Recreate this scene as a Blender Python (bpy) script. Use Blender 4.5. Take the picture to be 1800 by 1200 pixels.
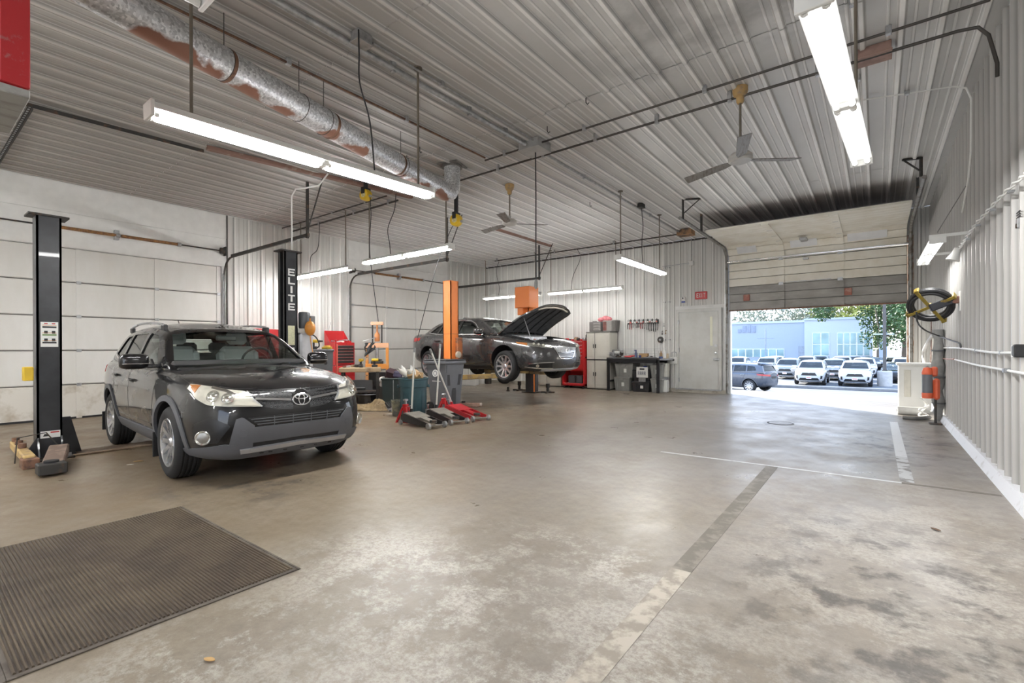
import bpy, bmesh, math, random
from mathutils import Vector, Matrix
from mathutils.bvhtree import BVHTree
random.seed(7)
R_ = math.radians
scene = bpy.context.scene
COL = scene.collection
for o in list(bpy.data.objects): bpy.data.objects.remove(o)

# ---------------------------------------------------------------- camera
FPX = 840.0; CH = 1.27; YAW = R_(37.35); ROLL = 0.0043
_fw = Vector((-math.sin(YAW), math.cos(YAW), 0)); _rt0 = Vector((math.cos(YAW), math.sin(YAW), 0)); _up0 = Vector((0, 0, 1))
_rt = _rt0*math.cos(ROLL) - _up0*math.sin(ROLL); _up = _up0*math.cos(ROLL) + _rt0*math.sin(ROLL)
CAMP = Vector((0, 0, CH))
cam_d = bpy.data.cameras.new('camera'); cam = bpy.data.objects.new('camera', cam_d); COL.objects.link(cam)
cam_d.sensor_width = 36.0; cam_d.lens = 36.0*FPX/1800.0; cam_d.shift_y = 12/1800.0
cam_d.clip_start = 0.05; cam_d.clip_end = 500
cam.matrix_world = Matrix((( _rt.x, _up.x, -_fw.x, 0), (_rt.y, _up.y, -_fw.y, 0), (_rt.z, _up.z, -_fw.z, CH), (0, 0, 0, 1)))
scene.camera = cam

# ---------------------------------------------------------------- sky, sun, exposure
scene.view_settings.view_transform = 'Standard'; scene.view_settings.look = 'None'
scene.view_settings.gamma = 1.0; scene.view_settings.use_curve_mapping = False
scene.view_settings.exposure = 1.45
SKY_STRENGTH = 1.45; SUN_STRENGTH = 6.5; TUBE = 42.0
world = bpy.data.worlds.new('sky'); scene.world = world; world.use_nodes = True
_n = world.node_tree.nodes; _l = world.node_tree.links
_n.clear()
_o = _n.new('ShaderNodeOutputWorld'); _b = _n.new('ShaderNodeBackground'); _tc = _n.new('ShaderNodeTexCoord')
_sx = _n.new('ShaderNodeSeparateXYZ'); _cr = _n.new('ShaderNodeValToRGB')
_l.new(_tc.outputs['Generated'], _sx.inputs[0]); _l.new(_sx.outputs['Z'], _cr.inputs[0])
_cr.color_ramp.elements[0].position = 0.0; _cr.color_ramp.elements[0].color = (0.88, 0.93, 1.0, 1)
_cr.color_ramp.elements[1].position = 0.6; _cr.color_ramp.elements[1].color = (0.42, 0.60, 0.95, 1)
_l.new(_cr.outputs[0], _b.inputs[0]); _b.inputs[1].default_value = SKY_STRENGTH; _l.new(_b.outputs[0], _o.inputs[0])
sun_d = bpy.data.lights.new('sun', 'SUN'); sun = bpy.data.objects.new('sun', sun_d); COL.objects.link(sun)
sun_d.energy = SUN_STRENGTH; sun_d.angle = R_(0.55); sun_d.color = (1.0, 0.95, 0.86)
_el = R_(24.0); _sd = Vector((0.79*math.cos(_el), -0.613*math.cos(_el), -math.sin(_el)))
sun.rotation_euler = _sd.to_track_quat('-Z', 'Y').to_euler(); sun.location = (-20, 40, 25)

# ---------------------------------------------------------------- pixel -> point at a real plane
def ray(u, v): return _fw + _rt*((u-900)/FPX) + _up*((612-v)/FPX)
def AX(u, v, X): r = ray(u, v); return CAMP + r*(X/r.x)
def AY(u, v, Y): r = ray(u, v); return CAMP + r*(Y/r.y)
def AZ(u, v, Z=0.0): r = ray(u, v); return CAMP + r*((Z-CH)/r.z)
def depth(p): return (Vector(p)-CAMP).dot(_fw)

# ---------------------------------------------------------------- materials
MATS = {}
def nodes_of(name):
    m = bpy.data.materials.new(name); m.use_nodes = True
    nt = m.node_tree; return m, nt, nt.nodes['Principled BSDF']
def mat(name, col, rough=0.5, metal=0.0, var=0.12, scale=6.0, bump=0.0, bscale=40.0, coat=0.0, spec=0.5, rvar=0.1):
    """principled material whose colour and gloss wander with noise"""
    if name in MATS: return MATS[name]
    m, nt, p = nodes_of(name); N = nt.nodes; L = nt.links
    tc = N.new('ShaderNodeTexCoord'); nz = N.new('ShaderNodeTexNoise'); nz.inputs['Scale'].default_value = scale
    nz.inputs['Detail'].default_value = 5; L.new(tc.outputs['Object'], nz.inputs['Vector'])
    cr = N.new('ShaderNodeValToRGB'); L.new(nz.outputs['Fac'], cr.inputs[0])
    a = [max(0, c*(1-var)) for c in col]; b = [min(1, c*(1+var)) for c in col]
    cr.color_ramp.elements[0].position = .3; cr.color_ramp.elements[1].position = .7
    cr.color_ramp.elements[0].color = (*a, 1); cr.color_ramp.elements[1].color = (*b, 1)
    L.new(cr.outputs[0], p.inputs['Base Color'])
    mr = N.new('ShaderNodeMapRange'); L.new(nz.outputs['Fac'], mr.inputs[0])
    mr.inputs[3].default_value = max(0.02, rough-rvar*rough); mr.inputs[4].default_value = min(1, rough+rvar*rough)
    L.new(mr.outputs[0], p.inputs['Roughness'])
    p.inputs['Metallic'].default_value = metal; p.inputs['Coat Weight'].default_value = coat
    p.inputs['Coat Roughness'].default_value = 0.03; p.inputs['Specular IOR Level'].default_value = spec
    if bump:
        n2 = N.new('ShaderNodeTexNoise'); n2.inputs['Scale'].default_value = bscale; L.new(tc.outputs['Object'], n2.inputs['Vector'])
        bp = N.new('ShaderNodeBump'); bp.inputs['Strength'].default_value = bump; bp.inputs['Distance'].default_value = .01
        L.new(n2.outputs['Fac'], bp.inputs['Height']); L.new(bp.outputs[0], p.inputs['Normal'])
    MATS[name] = m; return m
def worn(name, col, col2, thr=0.55, scale=5.0, rough=0.5, metal=0.0, soft=0.06, coat=0.0, stretch=(1, 1, 1), rough2=None):
    """base colour with irregular patches of a second colour (rust, dirt, bare metal)"""
    if name in MATS: return MATS[name]
    m, nt, p = nodes_of(name); N = nt.nodes; L = nt.links
    tc = N.new('ShaderNodeTexCoord'); mp = N.new('ShaderNodeMapping'); mp.inputs['Scale'].default_value = stretch
    L.new(tc.outputs['Object'], mp.inputs[0])
    nz = N.new('ShaderNodeTexNoise'); nz.inputs['Scale'].default_value = scale; nz.inputs['Detail'].default_value = 8; nz.inputs['Roughness'].default_value = .62
    L.new(mp.outputs[0], nz.inputs['Vector'])
    cr = N.new('ShaderNodeValToRGB'); L.new(nz.outputs['Fac'], cr.inputs[0])
    e = cr.color_ramp.elements; e[0].position = thr-soft; e[1].position = thr+soft; e[0].color = (*col, 1); e[1].color = (*col2, 1)
    L.new(cr.outputs[0], p.inputs['Base Color']); p.inputs['Roughness'].default_value = rough; p.inputs['Metallic'].default_value = metal
    p.inputs['Coat Weight'].default_value = coat
    MATS[name] = m; return m
def glass(name, tint, refl=1.45, rough=0.0):
    if name in MATS: return MATS[name]
    m = bpy.data.materials.new(name); m.use_nodes = True; nt = m.node_tree; N = nt.nodes; L = nt.links; N.clear()
    o = N.new('ShaderNodeOutputMaterial'); mx = N.new('ShaderNodeMixShader'); tr = N.new('ShaderNodeBsdfTransparent'); gl = N.new('ShaderNodeBsdfGlossy')
    lw = N.new('ShaderNodeLayerWeight'); lw.inputs[0].default_value = .5; gl.inputs['Roughness'].default_value = rough
    pw = N.new('ShaderNodeMath'); pw.operation = 'POWER'; pw.inputs[1].default_value = 5; L.new(lw.outputs['Facing'], pw.inputs[0])
    mr = N.new('ShaderNodeMapRange'); f0 = ((refl-1)/(refl+1))**2; mr.inputs[3].default_value = f0; L.new(pw.outputs[0], mr.inputs[0])
    tint = tuple(c**.5 for c in tint)          # light crosses both faces of the pane
    tr.inputs[0].default_value = (*tint, 1); L.new(mr.outputs[0], mx.inputs[0]); L.new(tr.outputs[0], mx.inputs[1]); L.new(gl.outputs[0], mx.inputs[2]); L.new(mx.outputs[0], o.inputs[0])
    MATS[name] = m; return m
def emit(name, col, st):
    if name in MATS: return MATS[name]
    m = bpy.data.materials.new(name); m.use_nodes = True; nt = m.node_tree; N = nt.nodes; L = nt.links; N.clear()
    o = N.new('ShaderNodeOutputMaterial'); e = N.new('ShaderNodeEmission'); e.inputs[0].default_value = (*col, 1); e.inputs[1].default_value = st
    L.new(e.outputs[0], o.inputs[0]); MATS[name] = m; return m

# ---------------------------------------------------------------- mesh collector
class MB:
    def __init__(s): s.v = []; s.f = []; s.sm = []
    def add(s, vs, fs, smooth=False):
        o = len(s.v); s.v += [tuple(x) for x in vs]; s.f += [tuple(i+o for i in f) for f in fs]; s.sm += [smooth]*len(fs); return s
    def box(s, x0, x1, y0, y1, z0, z1, rot=None, at=None):
        vs = [Vector((x, y, z)) for z in (z0, z1) for y in (y0, y1) for x in (x0, x1)]
        if rot is not None: vs = [rot @ q for q in vs]
        if at is not None: vs = [q+Vector(at) for q in vs]
        return s.add(vs, [(0, 2, 3, 1), (4, 5, 7, 6), (0, 1, 5, 4), (2, 6, 7, 3), (0, 4, 6, 2), (1, 3, 7, 5)])
    def bbox(s, x0, x1, y0, y1, z0, z1, b=.01, rot=None, at=None):
        """box with chamfered vertical and horizontal edges"""
        b = min(b, (x1-x0)*.45, (y1-y0)*.45, (z1-z0)*.45)
        bm = bmesh.new(); bmesh.ops.create_cube(bm, size=1)
        for w in bm.verts: w.co = Vector(((x0+x1)/2+w.co.x*(x1-x0), (y0+y1)/2+w.co.y*(y1-y0), (z0+z1)/2+w.co.z*(z1-z0)))
        bmesh.ops.bevel(bm, geom=list(bm.edges), offset=b, segments=1, affect='EDGES', profile=.5)
        return s.bm(bm, rot, at)
    def bm(s, bm, rot=None, at=None, smooth=False):
        bm.verts.index_update(); vs = [w.co.copy() for w in bm.verts]
        if rot is not None: vs = [rot @ q for q in vs]
        if at is not None: vs = [q+Vector(at) for q in vs]
        s.add(vs, [[w.index for w in f.verts] for f in bm.faces], smooth); bm.free(); return s
    def cyl(s, p0, p1, r0, r1=None, n=12, cap=True):
        p0 = Vector(p0); p1 = Vector(p1); r1 = r0 if r1 is None else r1
        d = (p1-p0).normalized(); a = d.orthogonal().normalized(); b = d.cross(a)
        vs = []
        for p, r in ((p0, r0), (p1, r1)):
            for i in range(n):
                t = 2*math.pi*i/n; vs.append(p+a*(r*math.cos(t))+b*(r*math.sin(t)))
        s.add(vs, [(i, (i+1) % n, n+(i+1) % n, n+i) for i in range(n)], True)
        if cap: s.add(vs, [tuple(range(n-1, -1, -1)), tuple(range(n, 2*n))])
        return s
    def tube(s, pts, r, n=6, closed=False):
        pts = [Vector(p) for p in pts]; m = len(pts); rings = []; ref = None
        for i, p in enumerate(pts):
            q0 = pts[i-1] if (i or closed) else p; q1 = pts[(i+1) % m] if (i < m-1 or closed) else p
            d = (q1-q0)
            d = d.normalized() if d.length > 1e-9 else Vector((0, 0, 1))
            if ref is None: ref = d.orthogonal().normalized()
            ref = (ref-d*ref.dot(d));
            ref = ref.normalized() if ref.length > 1e-6 else d.orthogonal().normalized()
            b = d.cross(ref); rr = r[i] if isinstance(r, (list, tuple)) else r
            rings.append([p+ref*(rr*math.cos(2*math.pi*k/n))+b*(rr*math.sin(2*math.pi*k/n)) for k in range(n)])
        vs = [q for g in rings for q in g]; fs = []
        for i in range(m if closed else m-1):
            j = (i+1) % m
            for k in range(n): fs.append((i*n+k, i*n+(k+1) % n, j*n+(k+1) % n, j*n+k))
        s.add(vs, fs, True)
        if not closed: s.add(vs, [tuple(range(n-1, -1, -1)), tuple(range((m-1)*n, m*n))])
        return s
    def lathe(s, prof, n=24, M=None, smooth=True):
        """prof: list of (r, z) turned about z, then moved by matrix M"""
        vs = []
        for r, z in prof:
            for i in range(n):
                t = 2*math.pi*i/n; q = Vector((r*math.cos(t), r*math.sin(t), z)); vs.append(M @ q if M else q)
        fs = [(j*n+i, j*n+(i+1) % n, (j+1)*n+(i+1) % n, (j+1)*n+i) for j in range(len(prof)-1) for i in range(n)]
        s.add(vs, fs, smooth); return s
    def prism(s, poly, axis, a, b):
        """polygon in the two other axes pushed along axis from a to b"""
        def mk(p, t):
            return {'x': (t, p[0], p[1]), 'y': (p[0], t, p[1]), 'z': (p[0], p[1], t)}[axis]
        n = len(poly); vs = [mk(p, a) for p in poly]+[mk(p, b) for p in poly]
        fs = [(i, (i+1) % n, n+(i+1) % n, n+i) for i in range(n)]+[tuple(range(n-1, -1, -1)), tuple(range(n, 2*n))]
        return s.add(vs, fs)
    def sphere(s, c, r, n=12, m=8, sc=(1, 1, 1)):
        prof = [(r*math.sin(math.pi*j/m), -r*math.cos(math.pi*j/m)) for j in range(m+1)]
        return s.lathe(prof, n, Matrix.Translation(c) @ Matrix.Diagonal((*sc, 1)))
    def build(s, name, mt, parent=None, loc=None, rot=None):
        me = bpy.data.meshes.new(name); me.from_pydata(s.v, [], s.f); me.update()
        bm = bmesh.new(); bm.from_mesh(me); bmesh.ops.remove_doubles(bm, verts=bm.verts, dist=1e-6) if len(s.v) < 60000 else None
        bmesh.ops.recalc_face_normals(bm, faces=bm.faces); bm.to_mesh(me); bm.free()
        if any(s.sm):
            me.shade_smooth(); me.set_sharp_from_angle(angle=R_(38))
        me.materials.append(mt)
        return link(name, me, parent, loc, rot)
def link(name, me, parent=None, loc=None, rot=None):
    o = bpy.data.objects.new(name, me); COL.objects.link(o)
    if parent is not None: o.parent = parent
    if loc is not None: o.location = loc
    if rot is not None: o.rotation_euler = rot
    return o
def tag(o, label=None, cat=None, group=None, kind=None):
    if label: o['label'] = label
    if cat: o['category'] = cat
    if group: o['group'] = group
    if kind: o['kind'] = kind
    return o
def thing(name, label, cat, loc=(0, 0, 0), rz=0.0, group=None, kind=None):
    o = bpy.data.objects.new(name, None); COL.objects.link(o); o.location = loc; o.rotation_euler = (0, 0, rz); o.empty_display_size = .1
    return tag(o, label, cat, group, kind)
def copy_tree(o, parent=None):
    c = o.copy(); COL.objects.link(c)
    if parent is not None: c.parent = parent
    for ch in list(o.children): copy_tree(ch, c)
    return c
def rz(a): return Matrix.Rotation(a, 3, 'Z')
def smooth_path(pts, k=6):
    """Catmull-Rom through points"""
    P = [Vector(p) for p in pts]; P = [P[0]*2-P[1]]+P+[P[-1]*2-P[-2]]; out = []
    for i in range(1, len(P)-2):
        for j in range(k):
            t = j/k; a, b, c, d = P[i-1:i+3]
            out.append(.5*((2*b)+(c-a)*t+(2*a-5*b+4*c-d)*t*t+(3*b-a-3*c+d)*t**3))
    out.append(P[-2]); return out

# common materials
white_paint = mat('white_paint', (.72, .715, .69), .45, var=.05)
white_metal = mat('white_enamel', (.78, .78, .75), .35, var=.04)
black_metal = mat('black_steel', (.02, .02, .022), .35, var=.3)
dark_iron = worn('dark_iron', (.05, .048, .045), (.12, .075, .05), .6, 9, .55, .4)
dark_steel = mat('dark_pipe', (.075, .068, .06), .45, .6, var=.25)
galv = worn('galvanised', (.55, .56, .57), (.36, .37, .38), .5, 14, .38, .8, soft=.15)
chrome = mat('chrome', (.82, .83, .85), .12, 1.0, var=.03)
silver = mat('silver_alloy', (.62, .63, .65), .28, .85, var=.06)
rubber = mat('tyre_rubber', (.018, .018, .019), .75, var=.25, bump=.15)
black_plastic = mat('black_plastic', (.015, .015, .016), .5, var=.25)
grey_plastic = mat('grey_plastic', (.10, .105, .112), .55, var=.12)
orange_paint = worn('orange_lift_paint', (.78, .22, .045), (.45, .25, .15), .68, 4, .45, soft=.05, stretch=(1, 1, .4))
red_paint = worn('red_paint', (.50, .018, .022), (.22, .02, .02), .66, 6, .35)
yellow_paint = worn('yellow_paint', (.62, .42, .03), (.3, .18, .05), .62, 8, .5)
rust = worn('rusty_iron', (.20, .105, .065), (.10, .055, .04), .52, 12, .75)
brown_wood = worn('worn_wood', (.42, .31, .19), (.24, .16, .09), .55, 5, .7, stretch=(1, 6, 1))
tube_emit = emit('fluorescent_tube', (1.0, .995, .985), TUBE)
tube_soft = emit('fluorescent_tube_dim', (1.0, .995, .985), TUBE*.30)
cord_grey = mat('cord_grey', (.22, .21, .20), .6)
black_rubber_hose = mat('black_hose', (.02, .02, .022), .5)
beige_plastic = mat('beige_resin', (.58, .56, .50), .5, var=.05, scale=3)
# ================================================================ STRUCTURE
XL, XR, YB, YF, ZC = -11.85, 0.96, 13.9, -5.0, 4.36     # inner faces of left, right, back and front walls; ceiling height

def floor_material():
    m, nt, p = nodes_of('shop_concrete'); N = nt.nodes; L = nt.links
    tc = N.new('ShaderNodeTexCoord')
    def noise(sc, det=6, rough=.6, stretch=None):
        z = N.new('ShaderNodeTexNoise'); z.inputs['Scale'].default_value = sc; z.inputs['Detail'].default_value = det; z.inputs['Roughness'].default_value = rough
        if stretch:
            mp = N.new('ShaderNodeMapping'); mp.inputs['Scale'].default_value = stretch; L.new(tc.outputs['Object'], mp.inputs[0]); L.new(mp.outputs[0], z.inputs['Vector'])
        else: L.new(tc.outputs['Object'], z.inputs['Vector'])
        return z.outputs['Fac']
    def ramp(f, a, b, ca=(0, 0, 0), cb=(1, 1, 1)):
        r = N.new('ShaderNodeValToRGB'); L.new(f, r.inputs[0]); r.color_ramp.elements[0].position = a; r.color_ramp.elements[1].position = b
        r.color_ramp.elements[0].color = (*ca, 1); r.color_ramp.elements[1].color = (*cb, 1); return r.outputs[0]
    def math_(op, a, b=None):
        x = N.new('ShaderNodeMath'); x.operation = op
        for i, q in enumerate((a, b)):
            if q is None: continue
            if isinstance(q, (int, float)): x.inputs[i].default_value = q
            else: L.new(q, x.inputs[i])
        return x.outputs[0]
    def blob(c, rad, soft):
        """1 inside an ellipse about c, 0 outside"""
        mp = N.new('ShaderNodeMapping'); mp.vector_type = 'POINT'
        mp.inputs['Scale'].default_value = (1/rad[0], 1/rad[1], 0); mp.inputs['Location'].default_value = (-c[0]/rad[0], -c[1]/rad[1], 0)
        L.new(tc.outputs['Object'], mp.inputs[0]); ln = N.new('ShaderNodeVectorMath'); ln.operation = 'LENGTH'; L.new(mp.outputs[0], ln.inputs[0])
        mr = N.new('ShaderNodeMapRange'); L.new(ln.outputs['Value'], mr.inputs[0]); mr.inputs[1].default_value = 1+soft; mr.inputs[2].default_value = 1-soft
        return mr.outputs[0]
    def mix(f, a, b):
        x = N.new('ShaderNodeMix'); x.data_type = 'RGBA'
        L.new(f, x.inputs[0])
        for i, q in ((6, a), (7, b)):
            if isinstance(q, tuple): x.inputs[i].default_value = (*q, 1)
            else: L.new(q, x.inputs[i])
        return x.outputs[2]
    base = ramp(noise(.55, 8, .65), .35, .68, (.205, .170, .127), (.270, .234, .187))
    fine = ramp(noise(11, 10, .8), .36, .66, (.70, .69, .68), (1.14, 1.13, 1.12))
    mu = N.new('ShaderNodeMix'); mu.data_type = 'RGBA'; mu.blend_type = 'MULTIPLY'; mu.inputs[0].default_value = 1
    L.new(base, mu.inputs[6]); L.new(fine, mu.inputs[7]); c = mu.outputs[2]
    # browner tracked-in dirt in the left work bays
    c = mix(math_('MULTIPLY', blob((-9.2, 3.6), (4.2, 6.0), .55), math_('MULTIPLY', ramp(noise(.9, 6), .25, .7), .9)), c, (.185, .122, .062))
    c = mix(math_('MULTIPLY', blob((-4.2, 1.3), (2.3, 3.0), .6), math_('MULTIPLY', ramp(noise(1.3, 6), .35, .7), .55)), c, (.19, .145, .092))
    # drive lane by the big door: bleached paler, bluish daylight sheen put into colour
    c = mix(math_('MULTIPLY', blob((-.6, 8.2), (2.6, 5.6), .6), math_('MULTIPLY', ramp(noise(.8, 7, .65, (1, .5, 1)), .30, .62), .75)), c, (.335, .335, .345))
    # bleached laitance / old paint flaking off near the front
    flake = ramp(noise(1.7, 12, .80), .47, .54)
    fl2 = ramp(noise(34, 8, .8), .38, .56)
    zone = math_('MAXIMUM', math_('MAXIMUM', blob((-1.95, 1.75), (.85, .55), .5), blob((-2.25, .85), (.30, .42), .6)), math_('MAXIMUM', blob((-1.45, 2.55), (.75, .28), .6), blob((-.95, 1.35), (.7, .5), .6)))
    zone = math_('MAXIMUM', zone, math_('MULTIPLY', blob((.2, 3.6), (.9, 1.9), .5), .6))
    zone = math_('MAXIMUM', zone, math_('MULTIPLY', blob((-1.2, 1.6), (1.3, 1.0), .5), .75))
    c = mix(math_('MULTIPLY', math_('MULTIPLY', flake, fl2), math_('MULTIPLY', zone, .8)), c, (.50, .475, .43))
    # oil stains
    sp = ramp(noise(3.2, 7, .7), .50, .60)
    st = math_('MAXIMUM', blob((-4.75, 2.15), (.75, .75), .5), math_('MAXIMUM', blob((-6.2, 8.1), (1.5, .8), .6), math_('MAXIMUM', math_('MAXIMUM', blob((.1, 3.1), (.7, 1.2), .5), blob((.1, 8.2), (.9, 1.6), .6)), blob((-1.3, 9.2), (.9, .6), .6))))
    c = mix(math_('MULTIPLY', math_('MULTIPLY', sp, st), .7), c, (.05, .047, .045))
    c = mix(math_('MULTIPLY', ramp(noise(5.5, 4, .6, (1, 3, 1)), .64, .72), math_('MULTIPLY', ramp(noise(.4, 2), .45, .6), .12)), c, (.10, .09, .075))
    L.new(c, p.inputs['Base Color'])
    mr = N.new('ShaderNodeMapRange'); L.new(noise(1.4, 7, .7), mr.inputs[0]); mr.inputs[1].default_value = .3; mr.inputs[2].default_value = .7
    mr.inputs[3].default_value = .24; mr.inputs[4].default_value = .50; L.new(mr.outputs[0], p.inputs['Roughness'])
    p.inputs['Specular IOR Level'].default_value = .34
    bp = N.new('ShaderNodeBump'); bp.inputs['Strength'].default_value = .12; bp.inputs['Distance'].default_value = .01
    L.new(noise(30, 6, .6), bp.inputs['Height']); L.new(bp.outputs[0], p.inputs['Normal'])
    return m
floor_mat = floor_material()
floor = tag(MB().box(XL-.15, XR+.15, YF-.1, YB+.12, -.25, 0).build('floor', floor_mat), kind='structure')

def stripe_mat(name, col, thr):
    """paint film that has flaked off down to bare concrete"""
    return worn(name, col, (.36, .33, .285), thr, 7, .5, soft=.05)
sm_dark = worn('painted_line_grey', (.14, .125, .103), (.215, .195, .165), .54, 9, .5)
sm_pale = worn('painted_line_pale', (.43, .39, .33), (.26, .23, .19), .52, 9, .5)
sm_white = worn('painted_line_white', (.60, .61, .62), (.36, .35, .34), .64, 5, .45)
for (x0, x1, y0, y1, m_) in ((-.945, -.835, .2, 2.75, sm_pale), (-.945, -.835, 2.75, 5.72, sm_dark), (.17, .275, 5.80, 7.1, worn('painted_line_scuffed', (.48, .49, .50), (.17, .16, .15), .52, 7, .5)), (.17, .275, 7.1, 10.3, sm_white)):
    MB().box(x0, x1, y0, y1, .0005, .002).build('painted_line', m_, floor)
MB().box(-2.1, .18, 5.72, 5.765, .0005, .002).build('floor_joint', sm_white, floor)
MB().box(.18, .84, 5.715, 5.77, .0005, .002).build('floor_joint', sm_dark, floor)

# ---- ribbed sheet metal -------------------------------------------------
PW = 0.915
def rib_profile(w=PW, h=.034, nmin=2):
    """(a, b) cross section of a ribbed sheet: three tall ribs, two low ones between each pair"""
    pts = [(0, 0)]; n = max(1, round(w/.305))
    for k in range(n):
        a = .1525+.305*k
        pts += [(a-.040, 0), (a-.016, h), (a+.016, h), (a+.040, 0)]
        if k < n-1 or True:
            for q in (1, 2):
                c_ = a+.305*q/3
                if c_+.016 < w: pts += [(c_-.016, 0), (c_-.007, .007), (c_+.007, .007), (c_+.016, 0)]
    pts = sorted([p for p in pts if p[0] < w-.001], key=lambda p: p[0])
    return pts+[(w, 0)]
def sheet_mesh(name, length, mt, w=PW, h=.034):
    """sheet with ribs along local y, width along local x, ribs standing out along +z"""
    pr = rib_profile(w, h); n = len(pr)
    vs = [(a, 0, b) for a, b in pr]+[(a, length, b) for a, b in pr]+[(a, 0, b-.0012) for a, b in pr]+[(a, length, b-.0012) for a, b in pr]
    fs = [(i, i+1, n+i+1, n+i) for i in range(n-1)]+[(i, 2*n+i, 2*n+i+1, i+1) for i in range(n-1)]
    me = bpy.data.meshes.new(name); me.from_pydata(vs, [], fs); me.materials.append(mt); return me
def ceiling_material():
    m, nt, p = nodes_of('ceiling_sheet'); N = nt.nodes; L = nt.links
    geo = N.new('ShaderNodeNewGeometry')
    def noise(sc, det=6, stretch=None, ro=.6):
        z = N.new('ShaderNodeTexNoise'); z.inputs['Scale'].default_value = sc; z.inputs['Detail'].default_value = det; z.inputs['Roughness'].default_value = ro
        mp = N.new('ShaderNodeMapping'); mp.inputs['Scale'].default_value = stretch or (1, 1, 1); L.new(geo.outputs['Position'], mp.inputs[0]); L.new(mp.outputs[0], z.inputs['Vector']); return z.outputs['Fac']
    def ramp(f, a, b, ca, cb):
        r = N.new('ShaderNodeValToRGB'); L.new(f, r.inputs[0]); r.color_ramp.elements[0].position = a; r.color_ramp.elements[1].position = b
        r.color_ramp.elements[0].color = (*ca, 1); r.color_ramp.elements[1].color = (*cb, 1); return r.outputs[0]
    c = ramp(noise(.7, 6, (1, .35, 1)), .3, .7, (.80, .805, .80), (.88, .885, .885))
    # exhaust soot patches; dim left bays and shade above the door put into colour
    sx = N.new('ShaderNodeSeparateXYZ'); L.new(geo.outputs['Position'], sx.inputs[0])
    def mr(o, a, b):
        r = N.new('ShaderNodeMapRange'); L.new(o, r.inputs[0]); r.inputs[1].default_value = a; r.inputs[2].default_value = b; return r.outputs[0]
    def mul(a, b):
        x = N.new('ShaderNodeMath'); x.operation = 'MULTIPLY'
        for i, q in enumerate((a, b)):
            if isinstance(q, (int, float)): x.inputs[i].default_value = q
            else: L.new(q, x.inputs[i])
        return x.outputs[0]
    def mix(f, a, b):
        x = N.new('ShaderNodeMix'); x.data_type = 'RGBA'; L.new(f, x.inputs[0]); L.new(a, x.inputs[6]); x.inputs[7].default_value = (*b, 1); return x.outputs[2]
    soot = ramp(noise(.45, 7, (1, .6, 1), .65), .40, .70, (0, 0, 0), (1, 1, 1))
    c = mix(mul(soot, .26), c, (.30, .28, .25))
    c = mix(mul(mul(mr(sx.outputs['X'], .2, -3.5), mr(sx.outputs['Y'], 10.5, 2.0)), .42), c, (.30, .285, .26))  # weaker light towards the left bays put into the colour, in two steps
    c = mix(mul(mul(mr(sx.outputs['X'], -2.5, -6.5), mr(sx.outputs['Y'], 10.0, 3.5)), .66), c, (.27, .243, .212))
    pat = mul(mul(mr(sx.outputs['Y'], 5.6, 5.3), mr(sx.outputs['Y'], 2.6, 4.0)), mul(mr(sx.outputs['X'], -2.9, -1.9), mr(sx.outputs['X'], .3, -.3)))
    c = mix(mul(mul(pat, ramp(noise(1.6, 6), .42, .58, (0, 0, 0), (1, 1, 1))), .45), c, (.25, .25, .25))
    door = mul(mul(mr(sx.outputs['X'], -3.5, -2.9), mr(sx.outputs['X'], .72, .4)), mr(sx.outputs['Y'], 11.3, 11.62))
    c = mix(mul(door, .50), c, (.20, .135, .115))  # shade over the raised door put into the colour as a brown band
    # dirty flats, and rib shading put into the colour: dark flanks, bright crowns
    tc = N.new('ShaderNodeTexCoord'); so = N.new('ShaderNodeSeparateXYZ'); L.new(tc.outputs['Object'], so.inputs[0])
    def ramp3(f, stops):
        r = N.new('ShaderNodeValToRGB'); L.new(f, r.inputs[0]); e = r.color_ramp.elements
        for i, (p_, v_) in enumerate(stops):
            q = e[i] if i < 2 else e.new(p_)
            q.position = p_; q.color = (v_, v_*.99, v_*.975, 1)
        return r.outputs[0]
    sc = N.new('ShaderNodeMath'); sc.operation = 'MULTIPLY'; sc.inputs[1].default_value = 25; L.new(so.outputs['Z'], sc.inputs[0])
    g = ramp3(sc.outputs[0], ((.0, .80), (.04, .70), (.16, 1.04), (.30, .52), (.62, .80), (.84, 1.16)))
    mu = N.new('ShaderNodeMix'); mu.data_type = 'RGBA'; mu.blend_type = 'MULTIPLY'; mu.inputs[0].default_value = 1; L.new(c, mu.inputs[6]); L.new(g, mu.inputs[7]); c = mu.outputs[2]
    L.new(c, p.inputs['Base Color']); p.inputs['Roughness'].default_value = .38
    return m
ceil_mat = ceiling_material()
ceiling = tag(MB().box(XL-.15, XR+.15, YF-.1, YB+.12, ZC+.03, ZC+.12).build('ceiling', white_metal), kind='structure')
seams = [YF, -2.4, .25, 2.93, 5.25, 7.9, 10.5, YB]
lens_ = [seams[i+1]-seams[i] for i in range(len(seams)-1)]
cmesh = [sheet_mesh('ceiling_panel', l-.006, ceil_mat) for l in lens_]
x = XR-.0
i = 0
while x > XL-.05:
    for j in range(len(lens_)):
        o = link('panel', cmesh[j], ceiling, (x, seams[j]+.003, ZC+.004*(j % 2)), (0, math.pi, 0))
    x -= PW; i += 1

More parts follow.
